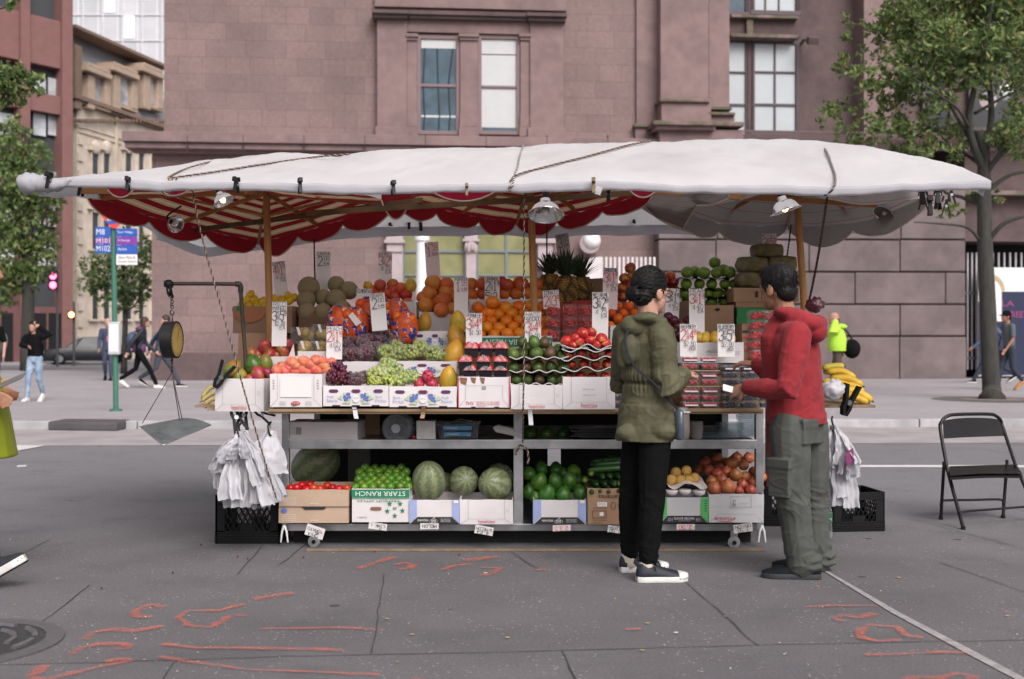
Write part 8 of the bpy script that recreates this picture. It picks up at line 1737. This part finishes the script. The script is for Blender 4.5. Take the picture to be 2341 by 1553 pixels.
# ---------------------------------------------------------------- passers-by
def walker(label,pos,face,H,stride,phase,skin,topm,legm,shoem,hairm,hair='short',sleeve=(.062,.055,.042),short=False,arm=None,lean=.03,wide=1.0,legr=(.088,.08,.062,.056,.048),vox=.014,hfac=None,gz=.12,bag=None,toprings=None,sole=m_wht,coat=0,name='top',fpitch=0,flare=None):
    s=H/1.72; p=V((pos[0],pos[1],gz)); f,r,u=basis(V(face)); q=lambda a,b,c:p+(f*a+r*b+u*c)*s
    hs=q(0,0,.93); J=dict(gz=gz,hs=hs,ch=q(lean,0,1.25),nk=q(lean*1.6,0,1.44),hd=q(lean*2+.02,0,1.585))
    J['sh']=(q(lean*1.3,.17*wide,1.375),q(lean*1.3,-.17*wide,1.375)); J['hip']=(q(0,.085,.88),q(0,-.085,.88)); kn=[];an=[]
    for k in (0,1):
        g=stride*(1 if (k==0)==(phase>0) else -1); y=.085*(1 if k==0 else -1)
        if g>=0: kn.append(q(.5*g+.04,y,.49)); an.append(q(g,y,.09))
        else: kn.append(q(.34*g+.05,y,.47)); an.append(q(g*1.05,y,.17+(.05 if g<-.2 else 0)))
    J['kn']=kn;J['an']=an; el=[];wr=[]
    for k in (0,1):
        y=(.22 if k==0 else -.22)*wide; g=-stride*(1 if (k==0)==(phase>0) else -1)
        A=(arm or [None,None])[k]
        if A: el.append(q(*A[0])); wr.append(q(*A[1]))
        else: el.append(q(g*.35-.02,y,1.10)); wr.append(q(g*.75+.06,y*.98,.88))
    J['el']=el;J['wr']=wr; J['hdv']=tuple((wr[k]-el[k]) for k in (0,1)); J['hn']=(r*-1,r)
    fhd=hfac or face
    t=person(label,J,face,fhd,vox,skin,dict(mat=topm,name=name,rings=toprings or ((.02-coat,.145,.105),(.2,.145,.105),(.42,.142,.102),(.65,.165,.112),(.86,.150,.098),(.99,.075,.07)),sleeve=sleeve,short=short,it=2,extra=[lambda b:b.ell(flare[0],flare[1],nu=16,nv=10)] if flare else []),dict(mat=legm,r=legr,hips=(.145,.11),lift=.02,it=2),s,wrinkle=False)
    hf,hr,hu=basis(V(fhd)); c=J['hd']; h=lambda x,y,z:c+(hf*x+hr*y+hu*z)*s; M=Matrix((hf,hr,hu)).transposed()
    b=MB()
    if hair!='bald':
        b.ell(h(-.016,0,.038),[x*s for x in (.107,.086,.104)],0,M,14,9); b.ell(h(-.055,0,-.02),[x*s for x in (.055,.07,.065)],0,M,12,8)
        if hair=='long': [b.ell(h(-.03,.075*k,-.10),[x*s for x in (.05,.03,.16)],0,M,12,8) for k in (-1,1)]; b.ell(h(-.07,0,-.12),[x*s for x in (.05,.08,.16)],0,M,12,8)
        if hair=='cap': b.ell(h(.10,0,.035),[x*s for x in (.07,.07,.012)],0,M,12,8)
    else: 
        for k in (-1,1): b.ell(h(-.05,.06*k,-.02),[x*s for x in (.05,.028,.045)],0,M,12,8)
        b.ell(h(-.085,0,-.03),[x*s for x in (.025,.06,.045)],0,M,12,8)
    fuse(b,.010,'hair' if hair!='cap' else 'cap',hairm,t,2); eyes(t,c,fhd,s)
    for k in (0,1):
        g=stride*(1 if (k==0)==(phase>0) else -1); a=an[k]; pit=fpitch if g>=0 else -.55
        heel=a-f*.06*s-V((0,0,.085*s)) if g>=0 else a-f*.05*s-V((0,0,.07*s))
        shoe(t,heel,f,.27*s,shoem,sole,.047*s,pit,m_gbar if fpitch else None,None,0,1.3 if fpitch else 1.0)
    return t,q
jean=mat('pale_denim',(.20,.29,.42),.85,.25,12,c2=(.32,.40,.50),ms=8); jeand=mat('dark_denim',(.03,.038,.058),.85,.2,10); mblack=mat('black_cotton',(.008,.008,.009),.95,.2,spec=.1); msuit=mat('navy_suit',(.045,.055,.095),.8,.1); mpurp=mat('purple_fleece',(.11,.04,.13),.9,.1); mswe=mat('blue_sweater',(.012,.028,.065),.9,.15); mjeg=mat('grey_denim',(.055,.065,.085),.85,.2,8); mhv=mat('lime_hi_vis',(.42,.72,.06),.7,.12,4); mbrn=mat('brown_trousers',(.085,.06,.045),.9); mgt=mat('grey_tee',(.10,.115,.125),.9,.15); mplaid=mat('blue_plaid',(.08,.11,.19),.9,.5,30); mboot=mat('tan_boot',(.36,.17,.05),.7,.1); mlime=mat('lime_rain_jacket',(.22,.27,.012),.45,.12,5,.35,14,c2=(.17,.21,.012),ms=3); mjb=mat('leather_jacket',(.018,.021,.03),.5,.2)
def gp(px,py): c=G(px,py,.12); return (c.x,c.y)
t,q=walker('woman in a black hoodie and ripped pale jeans holding her hair',gp(80,918),(-.10,-1,0),1.54,.16,1,SK,mblack,jean,m_wht,m_hair,'long',arm=[((.10,.24,1.20),(.22,.03,1.16)),((-.02,-.32,1.40),(.06,-.13,1.58))],sleeve=(.07,.066,.05))
mb=MB(); mb.ell(q(-.12,.02,1.1),(.13,.09,.2),nu=14,nv=9); mb.build('backpack',mblack,t,180)
mb=MB(); [mb.ell(q(.02+.09*(z<.6),.075,z),(.045,.03,.022),nu=10,nv=6) for z in (.62,.50)]; mb.build('knee_rip',SK,t,180)
t,q=walker('balding man in a navy suit with a pink tie behind the schedule box',gp(247,870),(.25,-1,0),1.82,.15,-1,SKP,msuit,msuit,mblack,m_hairg,'bald',coat=.12,sole=m_dark,name='suit_jacket')
mb=MB(); mb.ell(q(.105,0,1.22),(.05,.035,.19),nu=12,nv=8); mb.build('tie',mat('pink_tie',(.55,.12,.30),.6),t,180)
c=q(.05,-.28,.62); bg=thing('briefcase','black briefcase carried by the man in the navy suit','bag',c-V((0,0,.2))); mb=MB(); mb.box(c,(.12,.38,.28)); mb.build('case',mblack,bg,None,.03); MB().tube(spline([c+V((0,-.07,.14)),c+V((0,-.05,.2)),c+V((0,.05,.2)),c+V((0,.07,.14))]),.012,6).build('handle',mblack,bg,180)
t,q=walker('dark haired walker in a purple hood and black jacket with a blue rucksack',gp(318,888),(1,.22,0),1.74,.40,1,SK,mjb,mblack,m_wht,m_hairb,'long',lean=.06)
mb=MB(); mb.ell(q(.03,0,1.43),(.12,.12,.07),nu=14,nv=9); mb.build('hood',mpurp,t,180); mb=MB(); mb.loft([ring(q(0,0,z),V((1,0,0)),V((0,1,0)),.165,.13) for z in (.86,.98,1.06)]); mb.build('hem',mpurp,t,180)
bg=thing('rucksack','blue grey rucksack on the back of the purple hooded walker','bag',q(-.14,-.05,.98)); mb=MB(); c=q(-.16,-.02,1.16); mb.ell(c,(.13,.16,.21),nu=16,nv=10); mb.build('sack',mat('rucksack_blue',(.06,.08,.15),.7,.2),bg,180); mb=MB(); [mb.tube([q(-.1,y,1.36),q(.06,y*1.1,1.38),q(.09,y*1.2,1.2),q(-.06,y*1.3,1.02)],.018,6) for y in (.12,-.12)]; mb.build('strap',mblack,bg,180)
t,q=walker('dark haired man in a blue sweater striding behind the dial scale',gp(366,886),(1,.3,0),1.80,.42,-1,SKP,mswe,mjeg,mblack,m_hairb,'short',lean=.05,hfac=(-.75,-.5,0))
t,q=walker('man in a black tee with a grey backpack at the left edge',gp(-20,920),(.2,-1,0),1.72,.12,1,SKP,mblack,jeand,mblack,m_hairb,'short',short=True,arm=[None,((.0,-.24,1.1),(.10,-.24,.86))])
mb=MB(); mb.ell(q(-.16,-.1,1.15),(.16,.13,.22),nu=14,nv=9); mb.build('backpack',m_gbar,t,180)
t,q=walker('bald bearded man in a lime hi vis hoodie holding a phone to his ear',gp(1916,908),(-.75,.25,0),1.74,.12,1,SKP,mhv,mbrn,mblack,m_hairb,'bald',sleeve=(.10,.095,.07),wide=1.15,arm=[((.12,.20,1.16),(.10,.10,1.02)),((.10,-.30,1.28),(.05,-.12,1.52))],toprings=((.0,.215,.19),(.2,.225,.20),(.42,.22,.19),(.65,.225,.18),(.86,.19,.14),(.99,.09,.08)),name='hoodie')
mb=MB(); mb.ell(q(.115,0,1.50),(.045,.055,.05),nu=12,nv=8); mb.build('beard',m_hairb,t,180); mb=MB(); mb.ell(q(-.05,0,1.43),(.13,.13,.06),nu=14,nv=9); mb.build('hood',mhv,t,180)
bg=thing('duffel_bag','black bag slung behind the man in the lime hoodie','bag',q(-.30,0,.80)); mb=MB(); mb.ell(q(-.27,.0,.98),(.17,.19,.20),nu=16,nv=10); mb.build('bag',mblack,bg,180); MB().tube(spline([q(-.3,0,1.12),q(-.12,.1,1.38),q(.05,.1,1.30)]),.016,6).build('strap',mblack,bg,180)
t,q=walker('man in a dark cap, grey tee and jeans walking left beyond the tree',gp(2308,893),(-1,-.15,0),1.86,.22,1,SKT,mgt,jeand,mboot,mblack,'cap',short=True,sole=mboot)
bg=thing('satchel','grey satchel carried by the man in the grey tee','bag',q(.02,.3,.62)); mb=MB(); mb.box(q(.02,.30,.76),(.34,.1,.26)); mb.build('bag',mat('satchel_grey',(.09,.09,.10),.7),bg,None,.03); MB().tube([q(-.1,.28,.88),q(.02,.2,1.38),q(.1,.28,.88)],.012,6).build('strap',mblack,bg)
walker('man in a blue plaid shirt and dark trousers half hidden by the tree trunk',gp(2272,876),(-1,.1,0),1.90,.50,-1,SKT,mplaid,jeand,mblack,m_hair,'short',lean=.03)
# the lime jacket passer-by, mostly outside the frame
def passer():
    x=W(-86,0,5.9).x; Y=5.9
    t,q=walker('passer-by in a lime rain jacket holding a phone at the left edge',(x,Y),(1,.10,0),1.78,.165,1,SKT,mlime,mblack,mat('grey_mesh_shoe',(.022,.024,.030),.8,.3,60,.3,150),m_hair,'short',gz=0,sleeve=(.085,.08,.062),vox=.008,arm=[((-.10,.23,1.12),(.15,.16,.985)),((-.12,-.23,1.12),(.12,-.08,1.0))],fpitch=.52,toprings=((-.56,.24,.285),(-.3,.22,.25),(.05,.20,.20),(.2,.18,.16),(.42,.165,.13),(.65,.18,.13),(.86,.155,.11),(.99,.085,.08)),name='rain_jacket')
    p=thing('phone','grey smartphone held by the passer-by in the lime jacket','phone',W(20,888,5.82)); mb=MB(); M=Matrix.Rotation(R(-24),3,'Y')@Matrix.Rotation(R(20),3,'X'); mb.box(W(24,872,5.82),(.150,.075,.010),0,M); mb.build('case',mat('phone_grey',(.16,.16,.17),.35),p,None,.003)
passer()
# ================================================================ LIGHT AND CAMERA
w=bpy.data.worlds.new('World'); sc.world=w; w.use_nodes=True; nt=NT(w.node_tree); bg=w.node_tree.nodes['Background']
sky=nt.new('ShaderNodeTexSky'); sky.sky_type='NISHITA'; sky.sun_disc=False; sky.sun_elevation=R(42); sky.sun_rotation=R(155); sky.dust_density=4; sky.air_density=1.0; sky.ozone_density=1.0
hs=nt.new('ShaderNodeHueSaturation'); hs.inputs['Saturation'].default_value=.22; nt.link(sky.outputs[0],hs.inputs['Color'])
tint=nt.mix(1.0,hs.outputs[0],(1.0,.955,.975),'MULTIPLY'); nt.link(tint,bg.inputs['Color']); bg.inputs['Strength'].default_value=.108
sun=bpy.data.lights.new('sun','SUN'); sun.energy=1.5; sun.angle=R(38); sun.color=(1,.96,.93)
so=bpy.data.objects.new('sun',sun); COL.objects.link(so)
az=R(155); el=R(42); d=V((math.sin(az)*math.cos(el),math.cos(az)*math.cos(el),math.sin(el))); so.rotation_euler=d.to_track_quat('Z','Y').to_euler(); so.location=d*60
cam=bpy.data.cameras.new('camera'); co=bpy.data.objects.new('camera',cam); COL.objects.link(co); co.location=(0,0,HC); co.rotation_euler=(R(90),0,0)
cam.sensor_width=36; cam.lens=36*FL/2341; cam.shift_y=(CY-1553/2)/2341; cam.clip_end=2000; cam.clip_start=.05
cam.dof.use_dof=True; cam.dof.focus_distance=6.7; cam.dof.aperture_fstop=2.8
sc.camera=co
sc.view_settings.view_transform='Standard'; sc.view_settings.look='None'; sc.view_settings.exposure=.6; sc.view_settings.gamma=1
sc.render.film_transparent=False; sc.cycles.use_denoising=True
sc.cycles.max_bounces=8; sc.cycles.transparent_max_bounces=12; sc.cycles.caustics_reflective=False; sc.cycles.caustics_refractive=False
